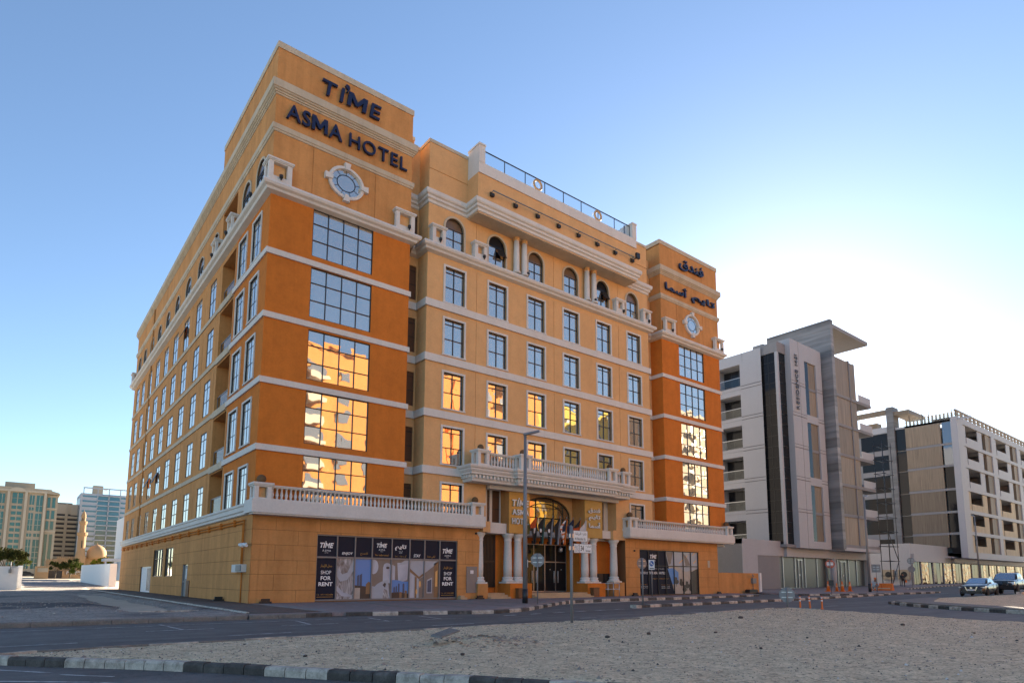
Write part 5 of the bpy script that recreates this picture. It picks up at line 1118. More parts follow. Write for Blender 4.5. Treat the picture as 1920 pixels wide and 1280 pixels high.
# thin striped kerb between road and lay-by, then the pavement of the white block
rpv = [(44.5, -5.6), (47.5, -7.8), (51, -9.6), (56, -10.7), (60.5, -11.1), (61.9, -10.6), (61.6, -9.4), (70, -4.5), (85, -2.0), (100, -.5), (150, 2), (150, 5.1), (99.7, 5.1), (85.5, 5.7), (47.7, 5.7), (47.5, .5), (45, -2)]
rm = sheet('pavement', round_path(rpv, .8, 4, True), .0, M['pave'], 2.0, skirt=.14)
kerb(rm, round_path([(44.4, -5.6), (47.4, -7.9), (51, -9.72), (56, -10.82), (60.5, -11.22), (62.0, -10.65), (61.8, -9.3)], .8, 5), .9, 'bw', wd=.16); kerb(rm, [(61.8, -9.3), (70, -4.6), (85, -2.1), (100, -.6)], 1.0, 'bw', wd=.16)
mk = MB(); mk.box(15.2, 15.6, -12.3, -11.9, ZR-.02, 0); mk = mk.build('kerb_end', M['kerb_w'], rm)
kerb(rm, round_path([(15.6, -12.1), (22, -11.7), (29, -11.2), (37, -10.5), (44, -10.4), (51.5, -10.4)], 2, 5), 1.0, 'bw', wd=.3)
# island on the right
ri = [(31.3, -18.3), (33.0, -17.2), (37, -16.5), (41, -16.6), (46.7, -17.6), (58, -18.4), (90, -21), (90, -60), (22, -60), (22.5, -32), (25.0, -25.6), (26.2, -23.6), (28.3, -21.0), (30, -19.5)]
def ri_h(x, y): return .05*noise.noise((x*.4, y*.4, 2))+.03*noise.noise((x*1.5, y*1.5, 2))+.02
rs = sheet('sand_island', round_path(ri, .8, 4, True), 0, M['sand'], .9, ri_h, skirt=.15)
kerb(rs, round_path([(33.0, -17.1), (31.2, -18.2), (29.95, -19.4), (28.2, -20.95), (26.1, -23.55), (24.9, -25.6), (22.4, -32), (22, -44)], .8, 4)[::1], .85, 'bw', h=.16, wd=.17)
mb = MB(); P = [(31.6, -18.2), (33.2, -17.4), (37, -16.8), (41, -16.5), (42, -17.0), (36, -18.6), (33, -19.6), (29.6, -22.8), (27.5, -26), (26.0, -27.2), (25.3, -25.6), (26.5, -23.6), (28.6, -21), (30.2, -19.5)]
mb.prism(P, lambda x, y: (x, y, -.05), lambda x, y: (x, y, .06+gz(x, y)))
mb.build('paved_edge', M['kerb_g'], rs)
# ---- painted markings
def stripe(pts, wd, mat='paint', z=ZR+.005):
    mb = MB()
    for a, b in zip(pts, pts[1:]):
        a, b = Vector(a), Vector(b); d = (b-a).normalized(); n = Vector((-d.y, d.x))*wd/2
        mb.face([(p.x, p.y, z+gz(p.x, p.y)) for p in (a-n, b-n, b+n, a+n)])
    return mb.build('road_marking', M[mat], bpy.data.objects['road'])
for x in (-14.1, -9.9, -5.2, .7, 7.0, 13.2, 19.5, 26): stripe([(x, -16.6), (x+1.6, -16.55)], .11)
stripe([(-14, -11.95), (0, -11.95)], .1); stripe([(-5.85, -11.4), (-5.7, -14.0)], .1); stripe([(-6.6, -14.0), (-4.9, -14.0)], .1)
for x in (-1.8, .9, 3.0): stripe([(x-.05, -11.9), (x-.3, -14.0)], .1); stripe([(x-1.2, -14.0), (x+.6, -14.0)], .1)
for k in range(7): stripe([(5.8+k*1.5, -13.6+k*.2), (6.5+k*1.5, -13.5+k*.2)], .2)
stripe([(-9.9, -18.7), (-4, -18.85), (4, -18.5), (12, -17.9), (17, -17.3)], .1); stripe([(28, -12.1), (40, -11.3), (60, -12.0)], .1)
stripe([(-10.5, -22.4), (-8.9, -23.7), (-6.0, -28), (-2, -34)], .13, 'paint_y'); stripe([(-10.6, -21.3), (-8.6, -23.0), (-6.2, -26.4)], .08); stripe([(-9.9, -20.4), (-9.0, -21.6)], .07); stripe([(-8.9, -21.9), (-8.3, -22.6)], .06)
stripe([(30, -17.8), (22, -17.2)], .1) if 0 else None
# ================================================================== BACKGROUND ON THE LEFT
M['tan'] = stucco('tan_render', (.38, .325, .245), .08, .8, .05, .05); M['tanl'] = stucco('tan_trim', (.47, .41, .32), .06, .8, .05, .05); M['teal'] = mirror_glass('teal_glass', (.04, .13, .13), .15, .1, .01)
M['beige'] = stucco('beige_render', (.56, .48, .36), .06, .8, .05, .05); M['bluew'] = stucco('white_panel', (.36, .4, .46), .06, .7, .04, .05); M['mosq'] = stucco('mosque_render', (.40, .25, .13), .06, .8, .04, .05)
M['bwin'] = mirror_glass('blue_window', (.08, .17, .22), .5, .1, .01)
A = empty('apartment_tower', label='tall tan apartment tower with green windows at the far left edge', cat='apartment tower')
T = front(230); g0 = 1.6
def ap(mb, name, mat, par): return mb.build(name, mat, par)
mb = MB(T); mb.box(-30, -1.4, -22, 0, g0, 29.8); mb.box(-1.4, 1.95, -20, -.6, g0, 28.9); ap(mb, 'wall', M['tan'], A)
mb = MB(T); mb.prism([(-30, 29.8), (2.4, 29.0), (2.1, 29.6), (-1.5, 30.6), (-30, 30.9)], lambda u, z: (u, .6, z), lambda u, z: (u, -22, z)); mb.box(-12.6, -4.6, -14, -4, 30.6, 32.8); mb.box(-3.4, .2, -12, -5, 30.2, 31.2); ap(mb, 'roof', M['tan'], A)
mb = MB(T)
for u in (-14.2, -11.3, -6.75, -1.6): mb.box(u-.35, u+.35, 0, .8, g0, 29.4)
mb.box(-15, -1.2, 0, .7, 29.2, 29.9); mb.prism(arc_pts(-11.3, -6.75, 29.2, 30.6), lambda u, z: (u, .5, z), lambda u, z: (u, .85, z)); ap(mb, 'pilaster', M['tanl'], A)
for k in range(13):
    z = 5+k*1.85
    for a, b in ((-10.3, -9.1), (-8.8, -7.6)):
        q = MB(T); q.box(a, b, -.1, .06, z, z+(1.05 if k < 11 else 1.7)); q.build('window', M['teal'], A)
for a, b in ((-13.6, -12.2), (-5.7, -4.5), (-3.9, -2.2)):
    for z0, z1 in ([(4, 13.6), (14.6, 15.6), (16.6, 22.4), (23.3, 24.3), (25.2, 28.3)] if a < -4 else [(4, 13.6), (14.6, 15.6), (16.6, 22.3), (23.0, 28.4)]):
        q = MB(T); q.box(a, b, -.1, .1, z0, z1); w = q.build('window', M['teal'], A); q = MB(T)
        q.box((a+b)/2-.06, (a+b)/2+.06, .1, .14, z0, z1)
        for j in range(1, int((z1-z0)/1.8)): q.box(a, b, .1, .14, z0+j*1.8, z0+j*1.8+.12)
        q.build('bar', M['tanl'], w)
for a, b in ((-.9, -.1), (.4, 1.25)):
    for z0, z1 in ((5, 15.6), (17.2, 20.0), (20.8, 23.6), (24.6, 28.0)):
        q = MB(T); q.box(a, b, -.7, -.5, z0, z1); q.build('window', M['teal'], A)
mb = MB(T)
for z in (16.4, 20.3, 24.1): mb.box(-1.4, 2.0, -.6, -.3, z, z+.35)
ap(mb, 'string_course', M['tanl'], A)
mb = MB(T); mb.box(-8.6, -4.6, -.1, .1, 1.7, 3.2); ap(mb, 'garage_opening', M['frame'], A)
B = empty('apartment_block', label='pale beige balconied block seen between the tan tower and the blue white tower', cat='apartment block'); T = front(260)
mb = MB(T); mb.box(2.2, 9.8, -15, 0, 1.8, 28.8); mb.box(5.9, 6.5, 0, .5, 1.8, 29.2); mb.box(7.5, 9.8, -.2, .5, 24.8, 28.9); ap(mb, 'wall', M['beige'], B)
for k in range(13):
    z = 4+k*1.7; q = MB(T); q.box(2.4, 5.8, .0, .06, z, z+.75); q.box(6.7, 9.6, .0, .06, z, z+.75); q.build('balcony_opening', M['frame'], B); q = MB(T); q.box(2.4, 5.8, .0, .6, z-.75, z-.05); q.box(6.7, 9.6, 0, .6, z-.75, z-.05); q.build('balcony_front', M['beige'], B)
mb = MB(T); mb.box(3, 8, -8, -2, 28.8, 29.6); ap(mb, 'roof_block', M['tan'], B)
Cc = empty('office_tower', label='blue white tower with rows of dark glass bands just left of the hotel', cat='tower block'); T = front(250)
mb = MB(T); mb.box(9.6, 26, -18, 0, 1.8, 32.6); ap(mb, 'wall', M['bluew'], Cc)
for k in range(15):
    z = 4+k*1.87
    for a, b, e_, mt in ((10.2, 14.7, .1, 'bluew'), (15.1, 18.4, .3, 'bwin'), (18.8, 22.0, .3, 'bwin'), (22.5, 26, .1, 'bluew')):
        q = MB(T); q.box(a, b, 0, .08, z+1.0, z+1.6); q.build('window', M['bwin'], Cc)
    q = MB(T); q.box(15, 22.1, 0, .05, z+.15, z+1.0); q.build('window', M['bwin'], Cc); q = MB(T); q.box(14.8, 22.2, .05, .9, z+1.55, z+1.9); q.build('balcony_front', M['bluew'], Cc)
mb = MB(T)
for u in (10.4, 14.9, 18.5, 22.2): mb.box(u-.15, u+.15, -.4, .0, 32.6, 34.6)
mb.box(10.2, 26, -.5, .1, 34.5, 34.9); mb.box(18.3, 18.6, 0, .9, 3, 32); ap(mb, 'roof_frame', M['bluew'], Cc); mb = MB(T); mb.box(13.6, 16.8, -8, -4, 32.6, 36.2); mb.box(17.2, 18.3, -6, -4, 34.9, 35.4); ap(mb, 'roof_block', M['tan'], Cc)
for k in range(7):
    q = MB(left(9.6)); q.box(252+k*2, 253+k*2, 0, .05, 5, 31); q.build('window', M['bwin'], Cc)
# mosque
Q = empty('mosque', label='sand coloured mosque with an onion dome and a slim minaret beyond the white walls', cat='mosque')
mb = MB(); mb.box(.3, 12, 172, 192, 1, 6.3); mb.box(-2, .4, 171, 180, 1, 5.7)
for k in range(30): mb.box(.4+k*.39, .6+k*.39, 171.9, 172.1, 6.3, 6.75)
for k in range(7): mb.box(-1.9+k*.35, -1.7+k*.35, 170.9, 171.1, 5.7, 6.05)
ap(mb, 'wall', M['mosq'], Q)
mb = MB(); mb.lathe([(2.25, 6.3), (2.3, 7.0), (2.35, 7.5), (2.2, 8.4), (1.75, 9.2), (1.1, 9.75), (.4, 10.05), (.06, 10.2), (.03, 10.7), (0, 10.8)], (9.05, 172.4, 0), 24); ap(mb, 'dome', M['mosq'], Q)
mb = MB(); mb.lathe([(1.2, 1), (1.2, 6.8), (.95, 8.3), (.95, 12.1), (1.2, 12.6), (1.25, 13.2), (.72, 13.25), (.72, 15.2), (.9, 15.6), (.95, 16.2), (.55, 16.25), (.5, 17.0), (.58, 17.3), (.5, 18.1), (.25, 18.7), (.05, 19.0), (0, 19.6)], (5.3, 171, 0), 12, smooth=False); mn = ap(mb, 'minaret', M['mosq'], Q)
mb = MB(); mb.box(5.2, 5.4, 169.98, 170.1, 9, 11); mb.box(4.9, 5.0, 170.4, 170.5, 16.4, 17); mb.box(5.3, 5.4, 170.3, 170.4, 16.4, 17); mb.box(5.15, 5.45, 169.75, 169.85, 4.5, 5.1); mb.build('opening', M['frame'], mn)
mb = MB(); mb.box(-1.5, 1.4, 165, 165.1, 1.0, 2.9); tag(mb.build('iron_gate', M['black']), 'dark iron gate in front of the mosque', 'gate')
mb = MB(); mb.box(1.4, 5.2, 165, 165.3, 1.0, 2.0); gw2 = mb.build('low_wall', M['mosq'], label='low sand coloured wall with a railing beside the dark mosque gate', cat='wall'); mb = MB(); mb.box(2.3, 5.2, 165.1, 165.2, 2.6, 2.75); [mb.box(2.3+k*.95, 2.4+k*.95, 165.1, 165.2, 2.0, 2.6) for k in range(4)]; mb.build('railing', M['white'], gw2); mb = MB(); mb.box(1.35, 1.8, 164.9, 165.4, 1, 2.8); mb.build('gate_post', M['mosq'], gw2)
mb = MB(); mb.box(-4.4, -1.7, 160, 164, .9, 3.9); mb.box(-4.4, -1.7, 159.9, 160, .9, 2.0); o = mb.build('gatehouse', M['mosq'], label='small sand coloured gatehouse left of the dark iron gate', cat='gatehouse'); mb = MB(); mb.box(-3.9, -1.8, 159.85, 159.9, 2.5, 3.5); mb.build('opening', M['tan'], o)
# boundary walls
mb = MB(); mb.prism([(.82, 64), (1.6, 64), (1.6, 64.25), (1.1, 64.25), (1.25, 107), (.95, 107)], lambda x, y: (x, y, gz(x, y)-.1), lambda x, y: (x, y, gz(x, y)+2.95)); tag(mb.build('boundary_wall', M['white']), 'long white painted boundary wall right beside the far end of the hotel', 'wall')
mb = MB(); mb.box(-24, -8.75, 52, 52.3, -.1, 2.4); mb.box(-8.74, -8.35, 52.6, 70, .1, 2.5); wl = mb.build('boundary_wall', M['white'], label='white painted boundary wall at the left edge, below a bushy tree', cat='wall'); mb = MB(); mb.box(-9.55, -9.3, 51.7, 52, 1.7, 2.1); mb.tube((-9.4, 51.8, 2.1), (-9.4, 51.9, 2.9), .04); mb.box(-9.4, -8.9, 51.95, 52.0, 2.25, 2.3); mb.build('wall_lamp', M['steel'], wl)
mb = MB(); mb.box(4.6, 5.5, 140, 140.4, .8, 3.0); tag(mb.build('gate_pier', M['rgrey']), 'grey gate pier at the far end of the right white wall', 'pier')
mb = MB(); mb.box(5.6, 9.5, 118, 124, 4.6, 5.1)
for x in (5.8, 7.4, 9.2): mb.box(x-.15, x+.15, 118.2, 118.5, .6, 4.6)
tag(mb.build('car_park_shade', M['bluew']), 'pale flat roofed shade structure behind the right white wall', 'shade')
mb = MB(); mb.box(9.6, 13, 128, 140, .7, 14.5); o = mb.build('white_villa', M['white'], label='narrow white building squeezed between the blue white tower and the hotel', cat='building'); mb = MB(); mb.box(9.9, 10.5, 127.9, 128, 3, 11); mb.box(10.9, 11.5, 127.9, 128, 3, 11); mb.build('window', M['tan'], o)
# ================================================================== TREES
def leafmat(name, c): 
    m, n, b = new_mat(name); oi = N(n, 'NewGeometry').outputs['Position']
    n.links.new(mixc(n, noise_n(n, oi, 2.2, 3), sc(c, .45), sc(c, 1.5)), b.inputs['Base Color']); b.inputs['Roughness'].default_value = .95; b.inputs['Specular IOR Level'].default_value = .05; return m
M['leaf'] = leafmat('foliage_green', (.08, .10, .022)); M['leafd'] = leafmat('foliage_dark', (.045, .052, .016)); M['leafy'] = leafmat('foliage_yellow', (.22, .2, .02)); M['bark'] = plain('bark', (.1, .075, .05), .9)
def tree(x, y, h, rad, leaf, label, name='tree', trunk=.35, n=420, seed=1, size=.35, low=0):
    random.seed(seed); e = empty(name, (x, y, gz(x, y)), label=label, cat='tree' if name == 'tree' else 'bush')
    mb = MB(); top = h*trunk; mb.tube((0, 0, 0), (rad*.1, 0, top), h*.03, h*.02, 7); tips = []
    for k in range(7):
        a = k*2*pi/7+random.uniform(-.3, .3); t = (rad*.75*cos(a), rad*.75*sin(a), top+(h-top)*random.uniform(.3, .85)); mb.tube((rad*.1, 0, top*random.uniform(.7, 1)), t, h*.014, h*.005, 5); tips.append(t)
    mb.build('trunk', M['bark'], e)
    mb = MB(); tips.append((0, 0, h*.8))
    for k in range(n):
        t = random.choice(tips); v = Vector((random.gauss(0, 1), random.gauss(0, 1), random.gauss(0, .8))); v *= rad*.3/max(.6, v.length)*random.uniform(.3, 1.15)
        c = Vector(t)+v; c.z = max(low, c.z); s_ = size*random.uniform(.5, 1.2); a = Vector((random.gauss(0, 1), random.gauss(0, 1), random.gauss(0, 1))).normalized(); b = a.orthogonal().normalized()
        d = a.cross(b); mb.face((c+b*s_, c+d*s_*.5, c-b*s_, c-d*s_*.5)); mb.face((c+a*s_*.8, c+b*s_*.4, c-a*s_*.8))
    mb.build('crown', M[leaf], e); return e
tree(-9.8, 60, 4.8, 1.9, 'leafd', 'bushy dark tree behind the white wall at the left edge', seed=3, n=1800, size=.2)
tree(-8.6, 66, 3.7, 1.2, 'leaf', 'smaller light green tree right beside the bushy tree at the left edge', seed=5, n=260, size=.25)
tree(-.8, 150, 4.4, 1.3, 'leafd', 'small dark clipped tree before the dark mosque gate', seed=7, n=300)
tree(2.1, 152, 5.0, 2.0, 'leafd', 'dark tree in the middle before the mosque wall', seed=9, n=700, size=.3)
tree(4.1, 150, 4.0, 2.2, 'leaf', 'green and brown bush before the low mosque wall', name='bush', trunk=.15, seed=11, n=800, size=.28)
tree(6.3, 132, 5.3, 1.9, 'leafy', 'yellow flowering tree behind the right white wall', seed=13, n=420)
tree(8.3, 134, 4.7, 1.2, 'leaf', 'green tree right of the yellow flowering tree', seed=15, n=200)
# parked cars far left
def far_car(x, y, col, label):
    e = empty('parked_car', (x, y, gz(x, y)), label=label, cat='car', group='cars parked before the tan tower')
    mb = MB(); mb.prism([(-2.2, .35), (2.2, .35), (2.25, .8), (1.3, .95), (.7, 1.4), (-1.0, 1.42), (-1.7, .95), (-2.25, .85)], lambda u, z: (u, -.85, z), lambda u, z: (u, .85, z)); mb.build('body', M[col], e)
    for u in (-1.4, 1.4): q = MB(); q.tube((u, -.9, .33), (u, .9, .33), .33, n=12); q.build('wheel', M['black'], e)
    q = MB(); q.prism([(-.9, 1.0), (1.0, 1.0), (.6, 1.36), (-.8, 1.36)], lambda u, z: (u, -.86, z), lambda u, z: (u, .86, z)); q.build('window', M['glass_dark'], e)
far_car(-5.2, 200, 'black', 'dark car parked before the tan tower'); far_car(-9.0, 204, 'white', 'pale car parked before the tan tower')
# ================================================================== STREET FURNITURE
FACE = lambda x, y: atan2(CAMP.y-y, CAMP.x-x)+pi/2          # turn a sign towards the street where the photographer stands
def street_lamp(x, y, h, rz, r, label, arm=.75):
    z = gz(x, y); e = empty('street_lamp', (x, y, z), rz, label, 'street lamp', 'street lamps')
    mb = MB(); mb.tube((0, 0, .0), (0, 0, h), r, r*.55, 12); mb.build('pole', M['steel'], e); mb = MB(); mb.tube((0, 0, 0), (0, 0, .75), r*1.1, r*1.08, 12); mb.build('base', M['black'], e)
    mb = MB(); mb.prism([(-.1, -.1), (arm*.5, -.16), (arm, -.1), (arm+.05, 0), (arm, .1), (arm*.5, .16), (-.1, .1)], lambda u, v: (u, v, h-.02+u*.25), lambda u, v: (u, v*.7, h+.1+u*.25)); mb.build('lamp_head', M['steel'], e)
    mb = MB(); mb.box(r*.7, r*1.0+.01, -.05, .05, 1.9, 2.3); mb.build('sticker', M['white'], e)
    return e
street_lamp(12.1, -7.3, 9.15, -.55, .14, 'tall grey street lamp in front of the hotel entrance', .75)
street_lamp(54.7, -7.2, 9.0, .1, .13, 'street lamp beside the scaffold, before the brown stone front', 1.0)
street_lamp(110, -.9, 10.6, .5, .15, 'thin street lamp before the right block with white balconies', 1.6)
# street name sign
e = empty('street_name_sign', (3.65, -19.7, 0), label='tall post with Arabic and English street name plates on the sand edge', cat='street sign')
mb = MB(); mb.tube((0, 0, 0), (0, 0, 2.86), .045, n=12); mb.sphere((0, 0, 2.86), .045, 10, 4); mb.build('post', M['steel'], e)
sa = -radians(8)
def plate(z0, z1, u0, u1, lines):
    F = lambda u, w, z: (u*cos(sa)-(-w)*sin(sa)*0+w*sin(sa), u*sin(sa)-w*cos(sa), z)
    mb = MB(F); mb.box(u0, u1, -.012, .012, z0, z1); p = mb.build('name_plate', M['white'], e); mb = MB(F); t = .012
    mb.box(u0-t, u1+t, -.014, .008, z0-t, z0); mb.box(u0-t, u1+t, -.014, .008, z1, z1+t); mb.box(u0-t, u0, -.014, .014, z0, z1); mb.box(u1, u1+t, -.014, .014, z0, z1); mb.build('plate_frame', M['steel'], p)
    mb = MB(F); mb.box(-.06, u0, -.03, .03, (z0+z1)/2-.06, (z0+z1)/2+.06); mb.build('clamp', M['alu'], p)
    for s, a, b, c, d, kw in lines: text(s, F, a, b, c, d, .014, M['black'], p, **{**dict(name='lettering'), **kw})
plate(2.43, 2.74, .08, .6, [(arab('شارع البرشاء'), .12, .56, 2.58, 2.7, dict(bold=.01)), ('Al Barsha St.', .12, .54, 2.46, 2.54, dict(bold=.01))])
plate(2.08, 2.34, .1, .76, [(arab('البرشا'), .13, .27, 2.26, 2.32, {}), ('Al Barsha', .13, .27, 2.21, 2.25, {}), ('373', .14, .26, 2.1, 2.18, {}), ('34', .34, .46, 2.13, 2.3, dict(bold=.015)), (arab('شارع'), .53, .73, 2.22, 2.32, dict(bold=.01)), ('Street', .53, .72, 2.11, 2.18, dict(bold=.01))])
bpy.data.objects
mb = MB(lambda u, w, z: (u*cos(sa)+w*sin(sa), u*sin(sa)-w*cos(sa), z)); mb.box(.295, .305, .013, .016, 2.08, 2.34); mb.build('plate_line', M['black'], e)
def sign(x, y, h, shape, r, label, front_mat=None, zc=None, rz=None, pr=.035):
    z = gz(x, y); rz = FACE(x, y) if rz is None else rz
    e = empty('road_sign', (x, y, z), rz, label, 'road sign', 'road signs'); mb = MB(); mb.tube((0, 0, 0), (0, 0, h-.02), pr, n=10); mb.build('post', M['steel'], e)
    zc = h-r if zc is None else zc; n = {'oct': 8, 'round': 24, 'square': 4}[shape]; k0 = pi/n if shape != 'round' else 0
    rr = r/cos(pi/n) if shape != 'round' else r
    P = [(rr*cos(k0+2*pi*k/n), zc+rr*sin(k0+2*pi*k/n)) for k in range(n)]
    mb = MB(); mb.prism(P, lambda u, z_: (u, .04, z_), lambda u, z_: (u, .052, z_)); pl = mb.build('sign_plate', M['steel'] if not front_mat else M[front_mat], e)
    mb = MB(); [mb.box(-r*.7, r*.7, .022, .04, zc+q-.02, zc+q+.02) for q in (-.12, .12)]; mb.build('bracket', M['alu'], e); return e, zc
sign(12.2, -8.2, 2.62, 'oct', .35, 'back of an octagonal stop sign in front of the entrance doors')
sign(19.3, -18.0, .93, 'oct', .34, 'low octagonal sign seen from behind near the orange bollards')
sign(16.2, -11.9, 2.4, 'round', .29, 'dark round road sign seen edge on before the right shop window', rz=FACE(16.2, -11.9)+.55, pr=.04)
e2 = empty('road_sign', (27.5, -3.3, 0), FACE(27.5, -3.3), 'white plate with a blue round no parking symbol before the right shop window', 'road sign', 'road signs')
mb = MB(); mb.tube((0, 0, 0), (0, 0, 2.6), .035, n=8); mb.build('post', M['steel'], e2); mb = MB(); mb.box(-.21, .21, -.055, -.035, 2.0, 2.72); pl = mb.build('sign_plate', M['white'], e2)
M['sblue'] = plain('sign_blue', (.03, .09, .3), .4); M['sred'] = plain('sign_red', (.42, .06, .015), .45); M['orange'] = plain('plastic_orange', (.62, .14, .015), .5, var=.2)
mb = MB(); mb.face([(.16*cos(k*pi/12), -.057, 2.44+.2*sin(k*pi/12)) for k in range(24)]); mb.build('symbol', M['sblue'], pl); mb = MB(); mb.face([(-.1, -.059, 2.56), (-.13, -.059, 2.53), (.1, -.059, 2.32), (.13, -.059, 2.35)]); mb.face([(-.07, -.0592, 2.36), (-.04, -.0592, 2.36), (.0, -.0592, 2.52), (-.03, -.0592, 2.52)]); mb.build('symbol', M['white'], pl); mb = MB(); mb.box(-.15, .15, -.058, -.0555, 2.06, 2.12); mb.build('lettering', M['black'], pl)
e3, zc = sign(44.6, -8.3, 2.9, 'round', .36, 'red no entry sign with a white bar before the glazed shop', 'sred')
mb = MB(); mb.box(-.24, .24, .02, .036, zc-.06, zc+.06); mb.build('symbol', M['white'], e3); mb = MB(); mb.face([(.355*cos(k*pi/12), .036, zc+.355*sin(k*pi/12)) for k in range(24)]); mb.build('symbol', M['sred'], e3); mb = MB(); mb.box(-.25, .25, .012, .03, zc-.065, zc+.065); mb.build('symbol', M['white'], e3)
mb = MB(); mb.box(-.2, .2, -.06, .06, .75, 1.2); mb.build('control_box', M['black'], e3)
sign(55.6, -7.5, 2.6, 'square', .38, 'grey square sign back beside the scaffold and worker')
sign(74.7, -3.8, 3.6, 'round', .4, 'two grey round sign backs on one post right of the walking man')
q = [o for o in bpy.data.objects if o.get('label', '').startswith('two grey')][0]
mb = MB(); mb.prism([(.38*cos(k*pi/12), 2.2+.38*sin(k*pi/12)) for k in range(24)], lambda u, z_: (u, .04, z_), lambda u, z_: (u, .052, z_)); mb.build('sign_plate', M['steel'], q)
# orange lane bollards
def bollard(x, y, lean, label):
    e = empty('lane_bollard', (x, y, ZR), 0, label, 'bollard', 'orange lane bollards'); e.rotation_euler = (0, lean, 0); e.scale = (.8, .8, .78)
    mb = MB(); mb.lathe([(.1, 0), (.1, .03), (.055, .05), (.05, .78), (.03, .82), (0, .83)], n=12); mb.build('post', M['orange'], e)
    for z in (.5, .68): q = MB(); q.tube((0, 0, z), (0, 0, z+.08), .057, n=12, caps=False); q.build('reflective_band', M['white'], e)
bollard(21.45, -17.5, 0, 'leftmost of the three orange lane bollards'); bollard(21.95, -17.75, -.1, 'leaning middle one of the three orange lane bollards'); bollard(22.25, -18.2, 0, 'rightmost of the three orange lane bollards')
def cone(x, y, s, label):
    e = empty('traffic_cone', (x, y, gz(x, y)), 0, label, 'traffic cone', 'traffic cones by the glazed shop'); mb = MB(); mb.box(-.24*s, .24*s, -.24*s, .24*s, 0, .05); mb.lathe([(.19*s, .05), (.05*s, 1.0*s), (.0, 1.02*s)], n=12); mb.build('cone', M['orange'], e); q = MB(); q.tube((0, 0, .55*s), (0, 0, .7*s), .118*s, .095*s, 12, False); q.build('reflective_band', M['trimb'], e)
for x, y, s_, l in ((53.6, -3.8, 1.0, 'leftmost orange traffic cone before the glazed shop'), (54.3, -4.3, .8, 'smaller second orange traffic cone from the left, before the glazed shop'), (53.7, -5.1, 1.0, 'third orange traffic cone from the left, before the glazed shop'), (55.3, -5.1, .95, 'rightmost orange traffic cone before the glazed shop')): cone(x, y, s_, l)
# orange water filled barrier
mb = MB(rotz(61.0, -5.8, gz(61)-.02, radians(77), .62))
for k in range(2): mb.prism([(-.3, 0), (.3, 0), (.3, .2), (.14, .6), (.1, 1.2), (-.1, 1.2), (-.14, .6), (-.3, .2)], lambda v, z, k=k: (-1.9+k*1.95, v, z), lambda v, z, k=k: (-.05+k*1.95, v, z))
e = empty('road_barrier', (0, 0, 0), label='orange plastic road barrier beside the crouching worker', cat='barrier'); mb.build('barrier_block', M['orange'], e); mb = MB(rotz(61.0, -5.8, gz(61), radians(77), .62)); mb.box(-1.6, 1.6, .3, .32, .25, .4); mb.build('panel', M['trimb'], e)
# air conditioners and a lamp on the white side wall
for y, l in ((8.2, 'left'), (5.95, 'right')):
    e = empty('air_conditioner', (99.3, y, .95), label='%s of two outdoor air conditioner units on the white side wall' % l, cat='air conditioner', group='air conditioners on the side wall'); mb = MB(); mb.box(-.3, .3, -.8, .8, .5, 2.0); mb.build('housing', M['tan'], e); mb = MB(); mb.tube((-.31, -.1, 1.25), (-.34, -.1, 1.25), .45, n=18); mb.build('fan_grille', M['black'], e)
mb = MB(); mb.box(99.3, 99.6, 11.2, 11.9, 4.2, 5.2); mb.box(99.25, 99.3, 11.25, 11.85, 4.2, 4.6); tag(mb.build('wall_lamp', M['steel']), 'grey lamp box on the white side wall above the walking man', 'wall lamp')
mb = MB()
for k in range(8): mb.box(99.35, 99.58, 5.1+k*1.25, 6.3+k*1.25, .7, 1.15)
# ================================================================== VEHICLES
def car_paint(name, c):
    m, n, b = new_mat(name); b.inputs['Base Color'].default_value = (*c, 1); b.inputs['Metallic'].default_value = .2; b.inputs['Roughness'].default_value = .28; b.inputs['Coat Weight'].default_value = .5; b.inputs['Coat Roughness'].default_value = .05; return m
M['car_grey'] = car_paint('car_paint_charcoal', (.022, .024, .028)); M['car_blue'] = car_paint('car_paint_dark_blue', (.006, .009, .016)); M['chrome'] = plain('chrome', (.6, .6, .62), .12, 1); M['lamp'] = plain('headlamp_glass', (.65, .68, .7), .1, .3); M['tyre'] = plain('tyre', (.015, .015, .016), .85); M['carglass'] = mirror_glass('car_glass', (.3, .36, .42), .75, .03, .0)
def loft(mb, rings, smooth=True):
    R = [[mb.P(p) for p in r] for r in rings]; n = len(R[0])
    for A, B in zip(R, R[1:]):
        for k in range(n): mb.idx((A[k], A[(k+1) % n], B[(k+1) % n], B[k]), smooth)
    mb.idx(R[0][::-1]); mb.idx(R[-1])
def section(x, hw, z0, zb, crown=.03):
    h = zb-z0; half = [(hw*.86, z0), (hw*.97, z0+h*.18), (hw, z0+h*.5), (hw*.985, z0+h*.82), (hw*.9, zb), (hw*.45, zb+crown)]
    return [(x, y, z) for y, z in half]+[(x, -y, z) for y, z in reversed(half)]
def wheel(e, x, y, r, w, side):
    mb = MB(); mb.lathe([(r*.62, -w/2), (r*.93, -w/2), (r, -w*.3), (r, w*.3), (r*.93, w/2), (r*.62, w/2)], n=20)
    R = Matrix.Rotation(pi/2, 4, 'X')
    for i, v in enumerate(mb.v): q = R @ Vector(v); mb.v[i] = (q.x+x, q.y+y, q.z+r)
    o = mb.build('wheel', M['tyre'], e); mb = MB(); yy = y+side*w*.42
    for k in range(5):
        a = k*2*pi/5; mb.face([(x+r*t*cos(a+d), yy, r+r*t*sin(a+d)) for t, d in ((.12, -.6), (.62, -.22), (.62, .22), (.12, .6))])
    mb.lathe([(r*.2, 0)], n=3) if 0 else None; mb.build('rim', M['alu'], o)
